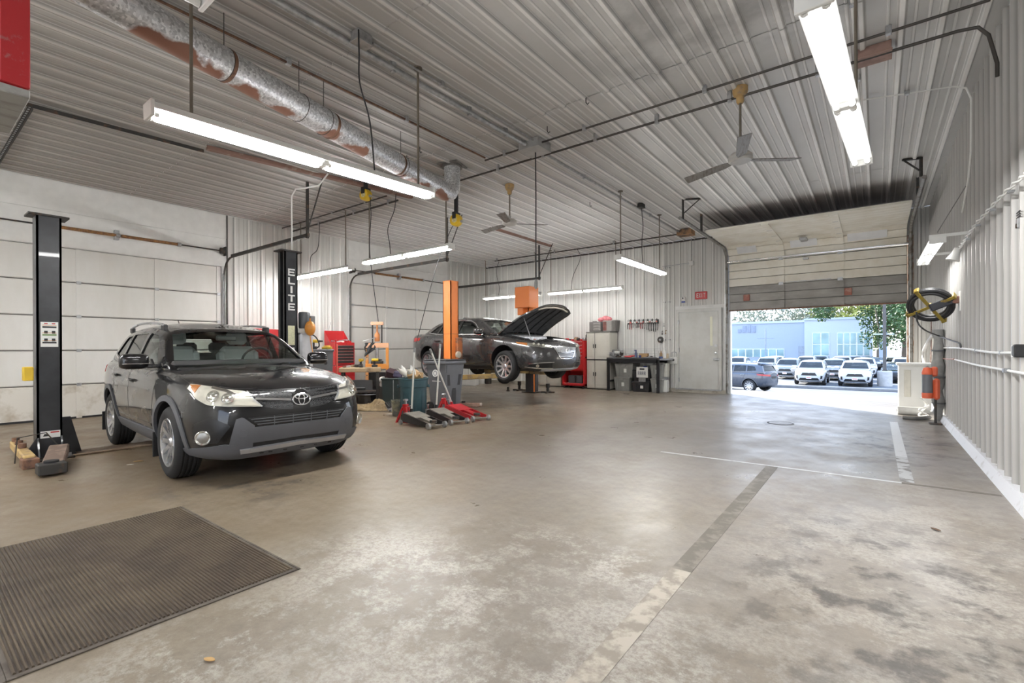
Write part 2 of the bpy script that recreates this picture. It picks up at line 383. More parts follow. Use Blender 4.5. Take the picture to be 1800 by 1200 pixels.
def wall_material(name, col, dirt, ribbed=True):
    m, nt, p = nodes_of(name); N = nt.nodes; L = nt.links
    geo = N.new('ShaderNodeNewGeometry'); nz = N.new('ShaderNodeTexNoise'); nz.inputs['Scale'].default_value = 1.2; nz.inputs['Detail'].default_value = 8; nz.inputs['Roughness'].default_value = .65
    mp = N.new('ShaderNodeMapping'); mp.inputs['Scale'].default_value = (1, 1, .3); L.new(geo.outputs['Position'], mp.inputs[0]); L.new(mp.outputs[0], nz.inputs['Vector'])
    cr = N.new('ShaderNodeValToRGB'); L.new(nz.outputs['Fac'], cr.inputs[0]); e = cr.color_ramp.elements
    e[0].position = .38; e[1].position = .72; e[0].color = (*col, 1); e[1].color = (*dirt, 1)
    # rib relief shading put into the colour: flanks darker, crowns brighter
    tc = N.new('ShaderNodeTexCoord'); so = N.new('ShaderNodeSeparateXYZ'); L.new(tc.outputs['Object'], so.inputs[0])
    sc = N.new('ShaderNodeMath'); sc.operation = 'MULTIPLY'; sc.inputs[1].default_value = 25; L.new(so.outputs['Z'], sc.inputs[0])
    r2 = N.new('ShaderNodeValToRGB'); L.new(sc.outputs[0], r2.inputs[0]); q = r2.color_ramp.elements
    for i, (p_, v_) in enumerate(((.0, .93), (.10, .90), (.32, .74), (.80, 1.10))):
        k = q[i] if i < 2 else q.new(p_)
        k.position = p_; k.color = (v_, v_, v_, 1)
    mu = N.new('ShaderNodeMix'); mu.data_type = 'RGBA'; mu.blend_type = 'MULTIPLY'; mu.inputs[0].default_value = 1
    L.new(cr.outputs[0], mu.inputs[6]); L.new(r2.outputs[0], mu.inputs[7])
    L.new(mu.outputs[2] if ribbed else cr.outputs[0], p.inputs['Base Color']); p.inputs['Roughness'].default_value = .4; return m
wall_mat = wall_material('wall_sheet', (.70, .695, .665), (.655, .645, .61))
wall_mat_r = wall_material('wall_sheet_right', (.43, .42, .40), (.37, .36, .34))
def wall_panels(parent, a0, a1, z0, z1, side, mt):
    """vertical sheets along a wall between a0 and a1"""
    n = max(1, math.ceil((a1-a0)/PW-.05)); full = {}
    for k in range(n):
        w = min(PW, a1-a0-k*PW)
        if w < .05: continue
        key = round(w, 3)
        if key not in full: full[key] = sheet_mesh('wall_panel', z1-z0, mt, w, .046 if side == 'right' else .036)
        a = a0+k*PW
        if side == 'back':   o = link('panel', full[key], parent, (a, YB, z0), (R_(90), 0, 0))
        elif side == 'right': o = link('panel', full[key], parent, (XR, a+w, z0), (R_(90), 0, R_(-90)))
        elif side == 'left':  o = link('panel', full[key], parent, (XL, a, z0), (R_(90), 0, R_(90)))
def slab(name, *b, m=None): return tag(MB().box(*b).build(name, m or white_paint), kind='structure')
# door openings
DX0, DX1 = -3.155, .545                      # roll-up door in the back wall
D1Y0, D1Y1, D2Y0, D2Y1, DTOP = -.24, 4.64, 8.0, 11.75, 3.16
MX0, MX1, MTOP = -4.60, -3.36, 2.36          # man door opening
wb = tag(MB().box(XL-.15, MX0, YB+.005, YB+.12, 0, ZC).box(MX0, MX1, YB+.005, YB+.12, MTOP, ZC).box(MX1, DX0, YB+.005, YB+.12, 0, ZC)
         .box(DX0, DX1, YB+.005, YB+.12, 3.75, ZC).box(DX1, XR+.15, YB+.005, YB+.12, 0, ZC).build('wall_back', white_paint), kind='structure')
wall_panels(wb, XL, MX0-.06, .10, ZC-.03, 'back', wall_mat)
wall_panels(wb, MX0-.06, MX1+.1, MTOP+.10, ZC-.03, 'back', wall_mat)
wall_panels(wb, DX1+.06, XR, .0, ZC-.03, 'back', wall_mat)
wr = tag(MB().box(XR+.005, XR+.12, YF-.1, YB+.12, 0, ZC).build('wall_right', white_paint), kind='structure')
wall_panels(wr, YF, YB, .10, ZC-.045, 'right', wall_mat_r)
wl = tag(MB().box(XL-.12, XL-.005, YF-.1, D1Y0, 0, ZC).box(XL-.12, XL-.005, D1Y0, D1Y1, DTOP, ZC).box(XL-.12, XL-.005, D1Y1, D2Y0, 0, ZC)
         .box(XL-.12, XL-.005, D2Y0, D2Y1, DTOP, ZC).box(XL-.12, XL-.005, D2Y1, YB+.12, 0, ZC).build('wall_left', white_paint), kind='structure')
wall_panels(wl, D1Y1+.13, D2Y0-.1, .0, ZC-.03, 'left', wall_mat)
wall_panels(wl, D2Y1+.1, YB-.04, .0, ZC-.03, 'left', wall_mat)
# smooth header sheets above the left doors
for (y0, y1) in ((YF, D1Y1+.11), (D2Y0-.08, D2Y1+.08)):
    MB().box(XL, XL+.015, y0, y1, 3.80, ZC-.02).build('header_panel', white_paint, wl)
    MB().box(XL, XL+.012, y0, y1, DTOP+.01, 3.79).build('header_panel', white_paint, wl)
wf = tag(MB().box(XL-.15, -3.4, YF-.12, YF, 0, ZC).box(-3.4, .6, YF-.12, YF, 3.4, ZC).box(.6, XR+.15, YF-.12, YF, 0, ZC).build('wall_front', white_paint), kind='structure')  # unseen doorway left open behind the camera so daylight fills in
# concrete curb along the right wall, sill along the back wall
curb_mat = worn('curb_paint', (.70, .71, .74), (.48, .47, .46), .62, 6, .5)
cb = MB(); cb.prism([(.855, 0), (.98, 0), (.98, .10), (.895, .10)], 'y', YF, YB-.05)
tag(cb.build('baseboard_right', curb_mat), kind='structure')
tag(MB().box(XL+.02, DX0-.03, YB-.10, YB, 0, .10).build('baseboard_back', worn('sill_concrete', (.50, .47, .40), (.38, .34, .28), .55, 5, .6)), kind='structure')
# small angle trim where ceiling meets the back wall
tag(MB().box(XL, DX0, YB-.05, YB-.004, ZC-.06, ZC-.02).build('trim_1', dark_steel), kind='structure')
tag(MB().box(XL, XL+.03, D1Y1+.10, D1Y1+.125, 0, ZC-.02).build('trim_2', dark_steel), kind='structure')

# ---- garage doors on the left wall -------------------------------------
door_white = wall_material('door_panel_paint', (.76, .75, .72), (.66, .64, .59), False)
door_dirty = worn('door_panel_dirty', (.70, .67, .61), (.44, .38, .29), .60, 3.2, .5, soft=.12)
spring_mat = worn('torsion_spring', (.33, .17, .06), (.22, .11, .05), .5, 16, .6, .3)
def left_door(name, y0, y1, stiles, track_l, tr_in, spring_n):
    d = tag(bpy.data.objects.new(name, None), kind='structure'); COL.objects.link(d); d.location = (XL, y0, 0); w = y1-y0
    hs = DTOP/5
    for k in range(5):
        MB().bbox(-.06, -.012, .004, w-.004, k*hs+.008, (k+1)*hs-.008, b=.016).build('door_section', door_dirty if k == 0 else door_white, d)
        for sy in stiles:
            MB().box(-.013, .000, sy-y0-.04, sy-y0+.04, k*hs+.008, (k+1)*hs-.008).build('stile', door_dirty if k == 0 else door_white, d)
            if k: MB().bbox(-.004, .012, sy-y0-.035, sy-y0+.035, k*hs-.03, k*hs+.03, b=.004).build('hinge', galv, d)
    MB().box(-.085, -.066, 0, w, 0, DTOP).build('outer_skin', mat('door_back_grey', (.16, .155, .145), .7), d)
    MB().box(-.065, -.005, 0, w, 0, .035).build('bottom_seal', black_plastic, d)
    for (yy, on) in ((0, track_l), (w, True)):
        if not on: continue
        t = MB(); yo = .045 if yy else -.045
        pts = [(.035, yy+yo, .05), (.035, yy+yo, 2.95)]
        for a in range(0, 91, 15): pts.append((.035+.38*(1-math.cos(R_(a))), yy+yo, 2.95+.38*math.sin(R_(a))))
        pts.append((tr_in, yy+yo, 3.35))
        t.tube(pts, .022, 6); t.build('track', dark_steel, d)
        MB().box(.0, .05, yy+yo-.02, yy+yo+.02, .02, 3.0).build('track_angle', galv, d)
        MB().box(.42, tr_in, yy+yo-.02, yy+yo+.02, 3.32, 3.385).build('horizontal_track', dark_iron, d)
        h = MB(); h.box(tr_in-.06, tr_in-.02, yy+yo-.02, yy+yo+.02, 3.30, ZC-.03); h.build('track_hanger', dark_iron, d); MB().tube([(tr_in-.04, yy+yo, 3.42), (tr_in+.40, yy+yo+.05, ZC-.03)], .013, 5).build('hanger_brace', dark_iron, d)
        dr = MB(); dr.cyl((.10, yy-.06 if yy else .06, 3.50), (.10, yy+.02 if yy else -.02, 3.50), .07, n=14); dr.build('cable_drum', dark_iron, d)
        MB().box(.0, .14, yy+yo-.01, yy+yo+.01, 3.40, 3.60).build('bearing_plate', dark_iron, d)
    MB().cyl((.10, -.05, 3.50), (.10, w+.05, 3.50), .014, n=8).build('spring_shaft', dark_iron, d)
    for (a, b) in spring_n:
        s = MB(); n_ = int((b-a)/.022); pr = []
        for i in range(n_*2+1): pr.append((.032 if i % 2 else .027, (b-a)*i/(n_*2)))
        s.lathe(pr, 10, Matrix.Translation((.10, a-y0, 3.50)) @ Matrix.Rotation(R_(-90), 4, 'X')); s.build('torsion_spring', spring_mat, d)
        MB().cyl((.10, b-y0, 3.5), (.10, b-y0+.06, 3.5), .045, n=10).build('spring_cone', galv, d)
    MB().box(0, .12, (spring_n[0][1]-y0)-.02, (spring_n[0][1]-y0)+.05, 3.42, 3.60).build('centre_bracket', galv, d)
    return d
left_door('door_1', D1Y0, D1Y1, [-.1, .98, 2.19, 3.41, 4.58], False, 3.62, [(1.75, 2.72), (2.80, 3.75)])
left_door('door_2', D2Y0, D2Y1, [8.06, 9.25, 10.45, 11.69], True, 3.92, [(8.75, 9.65), (9.75, 10.6)])

# ---- roll-up door in the back wall, half open --------------------------
rd = tag(bpy.data.objects.new('door_3', None), kind='structure'); COL.objects.link(rd); rd.location = (DX0, YB, 0)
w3 = DX1-DX0; yd = -.12
panel_cream = worn('rollup_cream', (.76, .73, .65), (.64, .59, .48), .58, 2.5, .45, soft=.15)
panel_dirty_shaded = worn('rollup_soiled_shaded', (.33, .315, .295), (.19, .18, .165), .52, 3, .5, soft=.18, stretch=(.5, 1, 1.4))  # soiled lowest section, with its shade put into the colour as well
# centre line of the curtain: vertical, quarter turn, then up along the ceiling
path = [(yd, 2.26)]
def curtain(s):
    """distance along the door from its lower edge -> (y, z, ty, tz)"""
    v = 1.24; r = .42; L1 = r*math.pi/2
    if s < v: return yd, 2.26+s, 0, 1
    if s < v+L1:
        a = (s-v)/r; return yd-r*(1-math.cos(a)), 2.26+v+r*math.sin(a), -math.sin(a), math.cos(a)
    return yd-r-(s-v-L1), 2.26+v+r+.01*(s-v-L1), -1, 0.01
SEC = .625
for k in range(6):
    for q in range(3):                                  # each section has three pressed ribs
        s0 = k*SEC+q*SEC/3; s1 = s0+SEC/3
        a = curtain(s0+.009); b = curtain(s1-.009 if q == 2 else s1-.005)
        o1, o2 = 0.0, .045; last = q == 2
        p0 = (a[0]-o1*a[3], a[1]+o1*a[2]); p1 = (b[0]-o1*b[3], b[1]+o1*b[2]); p2 = (b[0]+o2*b[3], b[1]-o2*b[2]); p3 = (a[0]+o2*a[3], a[1]-o2*a[2])
        mtr = panel_dirty_shaded if k == 0 else panel_cream
        MB().prism([p0, p1, p2, p3], 'x', .01, w3-.01).build('door_section' if q == 0 else 'door_rib', mtr, rd)
        if True:
            for xs2 in (.334*w3, .668*w3):
                n0 = (a[0]-.035*a[3], a[1]+.035*a[2]); n1 = (b[0]-.035*b[3], b[1]+.035*b[2])
                MB().prism([p0, p1, n1, n0], 'x', xs2-.075, xs2+.075).build('stile', panel_dirty_shaded if k == 0 else panel_cream, rd)
for k in range(6):
    n_ = 6; pp_ = [curtain(k*SEC+SEC*i/n_) for i in range(n_+1)]
    MB().prism([(c[0]+.046*c[3], c[1]-.046*c[2]) for c in pp_]+[(c[0]+.056*c[3], c[1]-.056*c[2]) for c in reversed(pp_)], 'x', 0, w3).build('outer_skin', mat('door_back_grey', (.16, .155, .145), .7), rd)
for k in (1, 2, 3, 4, 5):
    c = curtain(k*SEC)
    for xs in (.334*w3, .668*w3):
        MB().box(xs-.05, xs+.05, c[0]-.05, c[0]-.005, c[1]-.035, c[1]+.035).build('hinge', galv, rd)
MB().box(0, w3, yd-.03, yd+.05, 2.235, 2.265).build('bottom_seal', rust, rd)
MB().box(.35*w3, .62*w3, yd-.028, yd-.005, 2.90, 2.915).build('strut', galv, rd)
# torsion shaft hanging in front of the curtain
MB().cyl((-.02, -.20, 3.545), (w3+.02, -.20, 3.545), .036, n=12).build('torsion_shaft', chrome, rd)
for (xa, xb, k) in ((.24, .70, 1), (1.46, 2.02, 1), (2.62, 3.35, 1)):
    c0 = curtain(1.50); c1 = curtain(1.74)
    MB().prism([(c0[0]-.012*c0[3], c0[1]+.012*c0[2]), (c1[0]-.012*c1[3], c1[1]+.012*c1[2]), (c1[0]-.002*c1[3], c1[1]+.002*c1[2]), (c0[0]-.002*c0[3], c0[1]+.002*c0[2])], 'x', xa, xb).build('door_window', mat('frosted_pane', (.66, .67, .68), .2, var=.05), rd)
for xs in (.36, 2.55):
    MB().bbox(xs, xs+.15, yd-.05, yd-.003, 2.49, 2.66, b=.012).build('bump_block', worn('faded_red_block', (.30, .12, .09), (.38, .22, .18), .55, 8, .7), rd)
MB().bbox(1.70, 1.86, yd-.62, yd-.36, 3.80, 3.87, b=.02).build('dome_lamp', galv, rd)
MB().bbox(1.72, 1.84, yd-.10, yd-.03, 3.42, 3.47, b=.01).build('latch', galv, rd)
# jamb tracks and ceiling tracks, left and right
for xs, nm in ((-.06, 'l'), (w3+.06, 'r')):
    pts = [(xs, yd, .03), (xs, yd, 3.50)]
    for a in range(0, 91, 15): pts.append((xs, yd-.42*(1-math.cos(R_(a))), 3.50+.42*math.sin(R_(a))))
    pts.append((xs, yd-3.85, 3.94))
    MB().tube(pts, .035, 6).build('track', worn('track_steel', (.26, .255, .24), (.14, .12, .10), .55, 8, .5, .4), rd)
    MB().box(xs-.05, xs+.02 if xs < 0 else xs+.05, yd+.03, yd+.10, 0, 3.75).build('jamb', galv if xs < 0 else worn('rusty_jamb', (.50, .44, .38), (.30, .17, .10), .52, 5, .6), rd)
    for z in (.35, .9, 1.5, 2.1, 2.7, 3.3): MB().box(xs-.04, xs+.04, yd-.01, yd+.06, z-.02, z+.02).build('track_bracket', galv, rd)
    MB().box(xs-.02, xs+.02, yd-2.35, yd-2.30, 3.93, ZC).build('track_hanger', dark_iron, rd)
# steel jamb liner of the opening, seen against the daylight
MB().box(-.14, .012, -.03, .13, 0, 3.75).build('frame', white_metal, rd)
MB().box(w3-.01, w3+.05, -.03, .13, 0, 3.75).build('frame', worn('rusty_frame', (.55, .50, .44), (.34, .20, .12), .5, 4, .6), rd)

# ---- man door ----------------------------------------------------------
md = tag(bpy.data.objects.new('door_4', None), kind='structure'); COL.objects.link(md); md.location = (MX0, YB, .10); mw = MX1-MX0; mh = MTOP-.10
door_grey = worn('steel_door_paint', (.60, .60, .57), (.50, .49, .45), .60, 2.5, .4, soft=.15)
MB().bbox(.085, mw-.085, -.075, -.03, .01, mh-.09, b=.006).build('door_slab', door_grey, md)
fr = MB(); fr.box(0, .08, -.09, .05, 0, mh); fr.box(mw-.08, mw, -.09, .05, 0, mh); fr.box(.08, mw-.08, -.09, .05, mh-.085, mh); fr.build('frame', door_grey, md)
MB().box(mw-.30, mw-.235, -.082, -.07, 1.22, 2.02).build('vision_panel', mat('wired_glass', (.78, .77, .62), .15, var=.04), md)
MB().bbox(mw-.22, mw-.05, -.13, -.075, .82, .88, b=.01).build('lever_handle', silver, md)
for z in (1.02, 1.22): MB().cyl((mw-.15, -.10, z), (mw-.15, -.07, z), .035, n=12).build('lock_cylinder', silver, md)
for z in (.25, 1.1, 1.9): MB().box(.06, .10, -.10, -.07, z-.06, z+.06).build('hinge', galv, md)
MB().box(0, mw, -.14, .0, -.02, .012).build('threshold', galv, md)
# ================================================================ CEILING FITTINGS
ZR = ZC-.005     # rods and boxes meet the sheet here
lens_mat = mat('lamp_reflector', (.80, .80, .77), .3, var=.03)
rod_mat = mat('lamp_rod', (.19, .165, .13), .5, .4, var=.2)
tube_low = emit('fluorescent_tube_near', (1.0, .995, .985), 1.5)
def strip_light(label, p, length, ang, z, rods, cords=(), twin=True, tilt=0.0, lit=True, tubes=None, power=1.0, name='fluorescent_light', rodx=0.0):
    """8 ft strip fixture: housing, end caps, two runs of 4 ft tubes, hangers. p = centre (x, y), z = tube height"""
    t = thing(name, label, 'light', (p[0], p[1], z), ang, 'strip lights'); h = length/2
    rot = Matrix.Rotation(-tilt, 3, 'Y')
    b = MB(); b.prism([(-.045, .085), (.045, .085), (.078, .036), (.078, .028), (-.078, .028), (-.078, .036)], 'x', -h, h)
    b.v = [tuple(rot @ Vector(q)) for q in b.v]; b.build('housing', lens_mat, t)
    for sgn in (-1, 1):
        e = MB().bbox(sgn*h-.012, sgn*h+.012, -.081, .081, -.02, .088, b=.004); e.v = [tuple(rot @ Vector(q)) for q in e.v]; e.build('end_cap', white_metal, t)
    m = MB().bbox(-.03, .03, -.062, .062, -.005, .030, b=.004); m.v = [tuple(rot @ Vector(q)) for q in m.v]; m.build('socket_bridge', white_metal, t)
    for yy in ((-.044, .044) if twin else (0,)):
        for (xa, xb) in ((-h+.03, -.035), (.035, h-.03)):
            MB().cyl(rot @ Vector((xa, yy, 0)), rot @ Vector((xb, yy, 0)), .019, n=10).build('tube', (tubes or tube_emit) if lit else lens_mat, t)
            for xx in (xa, xb): MB().cyl(rot @ Vector((xx-.012, yy, 0)), rot @ Vector((xx+.012, yy, 0)), .0205, n=8).build('tube_holder', white_metal, t)
    if tubes is tube_low:                     # its light leaves through the open underside
        for yy in (-.044, .044):
            ad = bpy.data.lights.new('tube_light', 'AREA'); ad.shape = 'RECTANGLE'; ad.size = length-.1; ad.size_y = .034; ad.energy = 20*length/2.5*power; ad.color = (1.0, .995, .985)
            ao = bpy.data.objects.new('tube_light', ad); COL.objects.link(ao); ao.parent = t; ao.location = (0, yy, -.021)
    for x_ in rods:
        q = rot @ Vector((x_, rodx, .085)); MB().cyl(q, (q.x, q.y, ZR-z), .012, n=8).cyl((q.x, q.y, ZR-z-.015), (q.x, q.y, ZR-z), .05, n=10).build('hanger_rod', rod_mat, t)
    for c in cords: MB().tube(smooth_path(c, 6), .008, 6).build('cord', black_rubber_hose, t)
    return t
# the big pair nearest the camera, one over each bay
strip_light('big white twin-tube strip light hanging at upper left in front of the silver duct', (-4.0, 2.42), 2.62, R_(90), 2.94, (-1.05, 1.14), tilt=R_(1.8),
            cords=[[(.31, -.10, 1.36), (.33, -.08, 1.15), (.42, .04, .95), (.55, .06, .62), (.58, .02, .08)]])
strip_light('twin-tube strip light hanging at upper right, seen from below near the camera', (-.165, 3.93), 2.56, R_(90)-.05, 2.88, (-.9, .8), tubes=tube_low)
strip_light('unlit strip light whose end just shows at the top edge of the photo', (-2.72, -.25), 2.5, R_(90), 3.05, (-.8, .8), lit=False)
strip_light('strip light hung beside the black lift post with white letters', (-10.3, 6.17), 2.36, 0, 3.02, (-.9, .98), cords=[[(-.15, .05, 1.25), (-.12, .02, .9), (-.2, .02, .6), (-.45, 0, .45), (-.5, 0, .08)]])
strip_light('strip light hung behind the yellow cord reels, left of the middle', (-7.2, 6.05), 2.5, 0, 3.04, (-1.1, 1.12), cords=[[(-.25, 0, 1.25), (-.3, 0, .95), (-.5, 0, .62), (-.45, 0, .3), (-.42, 0, .08)]])
strip_light('strip light running towards the back wall left of the steel exit door', (-4.0, 9.9), 2.5, R_(90), 3.0, (-1.12, 1.0), cords=[[(-.02, .02, 1.3), (.02, 0, .9), (-.05, 0, .5), (0, 0, .08)]])
strip_light('strip light on the back wall above the beige cabinet and the workbench', (-7.0, 12.72), 2.5, 0, 2.97, (-1.15, 1.05), cords=[[(-.2, 0, 1.3), (-.1, 0, 1.0), (-.35, 0, .5), (-.42, 0, .08)]], tubes=tube_soft)
strip_light('strip light half hidden behind the orange lift head at the back', (-9.75, 12.72), 2.35, 0, 2.99, (-1.1, 1.0), cords=[[(-.5, 0, 1.25), (-.62, 0, .9), (-.5, 0, .4), (-.52, 0, .08)]], tubes=tube_soft)
tI = strip_light('short strip light mounted on the right wall near the hose reel', (.60, 9.0), 2.3, R_(90), 2.58, (), tilt=R_(1.0), tubes=tube_low, power=.35)
MB().tube(smooth_path([(-1.1, 0, .1), (-1.14, -.1, .3), (-1.1, -.26, .62)], 5), .005, 5).build('cord', cord_grey, tI)
for x_ in (-.9, .9): MB().bbox(x_-.015, x_+.015, -.33, .0, .09+x_*.017, .125+x_*.017, b=.004).build('wall_bracket', white_metal, tI)
# further strip lights, added out of view to help light the room
for k, (px, py) in enumerate(((-7.6, -.6), (-.3, -2.8), (-4.6, -3.4), (-9.3, -3.2))):
    strip_light(['added strip light over the left bay, unseen behind the camera', 'added strip light over the drive lane, unseen behind the camera', 'added strip light over the middle, unseen behind the camera', 'added strip light in the far left corner, unseen behind the camera'][k], (px, py), 2.44, R_(90), 3.0, (-.9, .9))

# ---- ceiling fans -------------------------------------------------------
fan_metal = mat('fan_white', (.46, .45, .42), .4, var=.12)
fan_blade = worn('fan_blade', (.25, .24, .225), (.17, .15, .13), .55, 7, .45, .2, stretch=(1, 6, 1))
fan_rust = worn('fan_canopy', (.46, .30, .12), (.30, .22, .14), .55, 10, .6)
def fan(label, x, y, ang, drop, tilt):
    t = thing('ceiling_fan', label, 'fan', (x, y, ZR), ang, 'ceiling fans')
    c = MB(); c.lathe([(.0, 0), (.085, 0), (.085, -.05), (.07, -.10), (.045, -.11), (.042, -.17), (.03, -.19), (0, -.19)], 18); c.build('canopy', fan_rust, t)
    MB().cyl((0, 0, -.18), (0, 0, -drop+.12), .014, n=10).build('down_rod', rod_mat, t)
    T = Matrix.Translation((0, 0, -drop)) @ Matrix.Rotation(tilt[0], 4, 'X') @ Matrix.Rotation(tilt[1], 4, 'Y')
    b = MB(); b.lathe([(0, .15), (.03, .15), (.035, .10), (.10, .08), (.135, .045), (.135, .0), (.115, -.02), (.0, -.03)], 24, T); b.build('motor', fan_metal, t)
    for k in range(3):
        a = R_(120*k); S = T @ Matrix.Rotation(a, 4, 'Z') @ Matrix.Rotation(R_(11), 4, 'X')
        bl = MB(); bl.prism([(.12, -.035), (.22, -.06), (.74, -.075), (.70, .075), (.22, .06), (.12, .035)], 'z', -.004, .004); bl.v = [tuple(S @ Vector(q)) for q in bl.v]
        bl.build('blade', fan_blade, t)
        ar = MB(); ar.box(.10, .26, -.02, .02, .004, .012); ar.v = [tuple(S @ Vector(q)) for q in ar.v]; ar.build('blade_arm', galv, t)
    return t
fan('three-blade ceiling fan nearest the camera, right of the middle', -1.28, 6.17, R_(-75), .86, (R_(4), 0))
fan('smaller looking ceiling fan farther back above the dark raised car', -5.49, 7.14, R_(-65), .74, (R_(3), 0))

# ---- spiral duct ---------------------------------------------------------
def duct_material():
    m, nt, p = nodes_of('spangled_duct'); N = nt.nodes; L = nt.links; tc = N.new('ShaderNodeTexCoord')
    vo = N.new('ShaderNodeTexVoronoi'); vo.inputs['Scale'].default_value = 55; L.new(tc.outputs['Object'], vo.inputs['Vector'])
    cr = N.new('ShaderNodeValToRGB'); L.new(vo.outputs['Color'], cr.inputs[0]); e = cr.color_ramp.elements; e[0].position = .1; e[1].position = .9; e[0].color = (.44, .45, .47, 1); e[1].color = (.90, .91, .93, 1)
    nz = N.new('ShaderNodeTexNoise'); nz.inputs['Scale'].default_value = 2.6; nz.inputs['Detail'].default_value = 8; L.new(tc.outputs['Object'], nz.inputs['Vector'])
    sx = N.new('ShaderNodeSeparateXYZ'); L.new(tc.outputs['Object'], sx.inputs[0])
    mr = N.new('ShaderNodeMapRange'); L.new(sx.outputs['Z'], mr.inputs[0]); mr.inputs[1].default_value = .05; mr.inputs[2].default_value = -.14
    mr.inputs[3].default_value = -.30; mr.inputs[4].default_value = .06
    ad = N.new('ShaderNodeMath'); ad.operation = 'ADD'; L.new(nz.outputs['Fac'], ad.inputs[0]); L.new(mr.outputs[0], ad.inputs[1])
    r2 = N.new('ShaderNodeValToRGB'); L.new(ad.outputs[0], r2.inputs[0]); r2.color_ramp.elements[0].position = .55; r2.color_ramp.elements[1].position = .60
    mx = N.new('ShaderNodeMix'); mx.data_type = 'RGBA'; L.new(r2.outputs[0], mx.inputs[0]); L.new(cr.outputs[0], mx.inputs[6]); mx.inputs[7].default_value = (.25, .12, .08, 1)
    L.new(mx.outputs[2], p.inputs['Base Color']); 
    inv = N.new('ShaderNodeMath'); inv.operation = 'SUBTRACT'; inv.inputs[0].default_value = .72; L.new(r2.outputs[0], inv.inputs[1]); inv.use_clamp = True
    L.new(inv.outputs[0], p.inputs['Metallic']); p.inputs['Roughness'].default_value = .42
    return m
duct_mat = duct_material()
da, db = Vector((-4.08, -.6, 3.86)), Vector((-5.66, 5.62, 3.86)); dl = (db-da).length
du = thing('air_duct', 'silver spiral air duct with rust patches slung under the ceiling at upper left', 'duct', da, math.atan2((db-da).y, (db-da).x))
DR = .145
for k in range(5):
    s0 = k*dl/5; s1 = (k+1)*dl/5
    MB().lathe([(0, s0), (DR, s0), (DR, s1-.002), (0, s1-.002)], 28, Matrix.Rotation(R_(90), 4, 'Y')).build('duct_section', duct_mat, du)
    if k: MB().lathe([(DR+.001, s0-.02), (DR+.006, s0-.012), (DR+.006, s0+.012), (DR+.001, s0+.02)], 28, Matrix.Rotation(R_(90), 4, 'Y')).build('seam_ring', rust, du)
el = MB(); el.tube([(dl-.02, 0, 0), (dl+.05, -.0, 0), (dl+.12, -.02, .03), (dl+.16, -.03, .10), (dl+.17, -.03, .24), (dl+.17, -.03, .485)], DR*.93, 20); el.build('elbow', duct_mat, du)
MB().lathe([(DR*.93, .45), (DR*1.2, .45), (DR*1.2, .465), (DR*.93, .465)], 20, Matrix.Translation((dl+.17, -.03, 0))).box(dl-.02, dl+.36, -.22, .16, .478, ZR-3.86).build('ceiling_collar', worn('sooty_plate', (.16, .15, .14), (.30, .28, .26), .55, 6, .6), du)
for s in (1.2, 2.55, 3.4, 3.75, 5.2):
    w = MB(); w.cyl((s, 0, DR), (s, 0, ZR-3.86), .004, n=5)
    w.tube([(s, (DR+.003)*math.cos(a), (DR+.003)*math.sin(a)) for a in [2*math.pi*i/20 for i in range(20)]], .004, 5, closed=True); w.build('hanger_wire', dark_iron, du)

# ---- pipes and conduits under the ceiling --------------------------------
def pipe(name, label, pts, r, mt, cat='pipe', clips=(), smooth=0, group=None, n=8):
    base = Vector(pts[0]); t = thing(name, label, cat, base, 0, group)
    P = [Vector(p)-base for p in pts]
    MB().tube(smooth_path(P, smooth) if smooth else P, r, n).build('pipe_run', mt, t)
    for c in clips:
        c = Vector(c)-base; MB().bbox(c.x-.025, c.x+.025, c.y-.025, c.y+.025, c.z-r-.012, max(c.z+r+.012, ZR-base.z), b=.006).build('clamp', galv, t)
    return t
ZP = ZR-.09
pipe('steel_conduit', 'thick silver pipe running along the ceiling over the big left light', [(-4.10, -2.5, ZP), (-4.10, 5.7, ZP)], .034, galv, clips=[(-4.1, 1.9, ZP), (-4.1, 3.3, ZP), (-4.1, 4.5, ZP), (-4.1, 5.25, ZP)], n=12)
pipe('steel_conduit', 'thinner pipe running on from the grey ceiling box to the back wall', [(-4.10, 6.15, ZP+.03), (-4.10, 13.0, ZP+.03)], .022, galv, clips=[(-4.1, 7.5, ZP+.03), (-4.1, 9.0, ZP+.03), (-4.1, 10.6, ZP+.03)])
pipe('steel_conduit', 'thin conduit beside the thick silver pipe on the ceiling', [(-3.98, 2.95, ZR-.04), (-3.98, 5.75, ZR-.04)], .012, galv, clips=[(-3.98, 3.9, ZR-.04)])
pipe('steel_conduit', 'thin brown pipe on the ceiling between the silver duct and the thick pipe', [(-4.95, -1, ZR-.05), (-4.95, 5.8, ZR-.05)], .013, rust, clips=[(-4.95, 2.6, ZR-.05), (-4.95, 4.2, ZR-.05)])
bx = [(.78, 6.16), ]
pipe('black_pipe', 'lower of two black pipes crossing the ceiling in front of the fan', [(-6.25, 6.2, ZR-.10), (.62, 6.17, ZR-.10), (.76, 6.17, ZR-.12), (.83, 6.17, ZR-.22), (.885, 6.17, ZR-.5), (.885, 6.17, ZR-.62)], .016, dark_steel,
     clips=[(-6.0, 6.2, ZR-.1)]+[(-5.0+.9*k, 6.19, ZR-.10) for k in range(6)])
pipe('black_pipe', 'upper thinner of two black pipes crossing the ceiling in front of the fan', [(-5.0, 5.86, ZR-.06), (.80, 5.86, ZR-.06)], .014, dark_steel, clips=[(-4.6, 5.86, ZR-.06), (-3.2, 5.86, ZR-.06), (-1.6, 5.86, ZR-.06), (.1, 5.86, ZR-.06)])
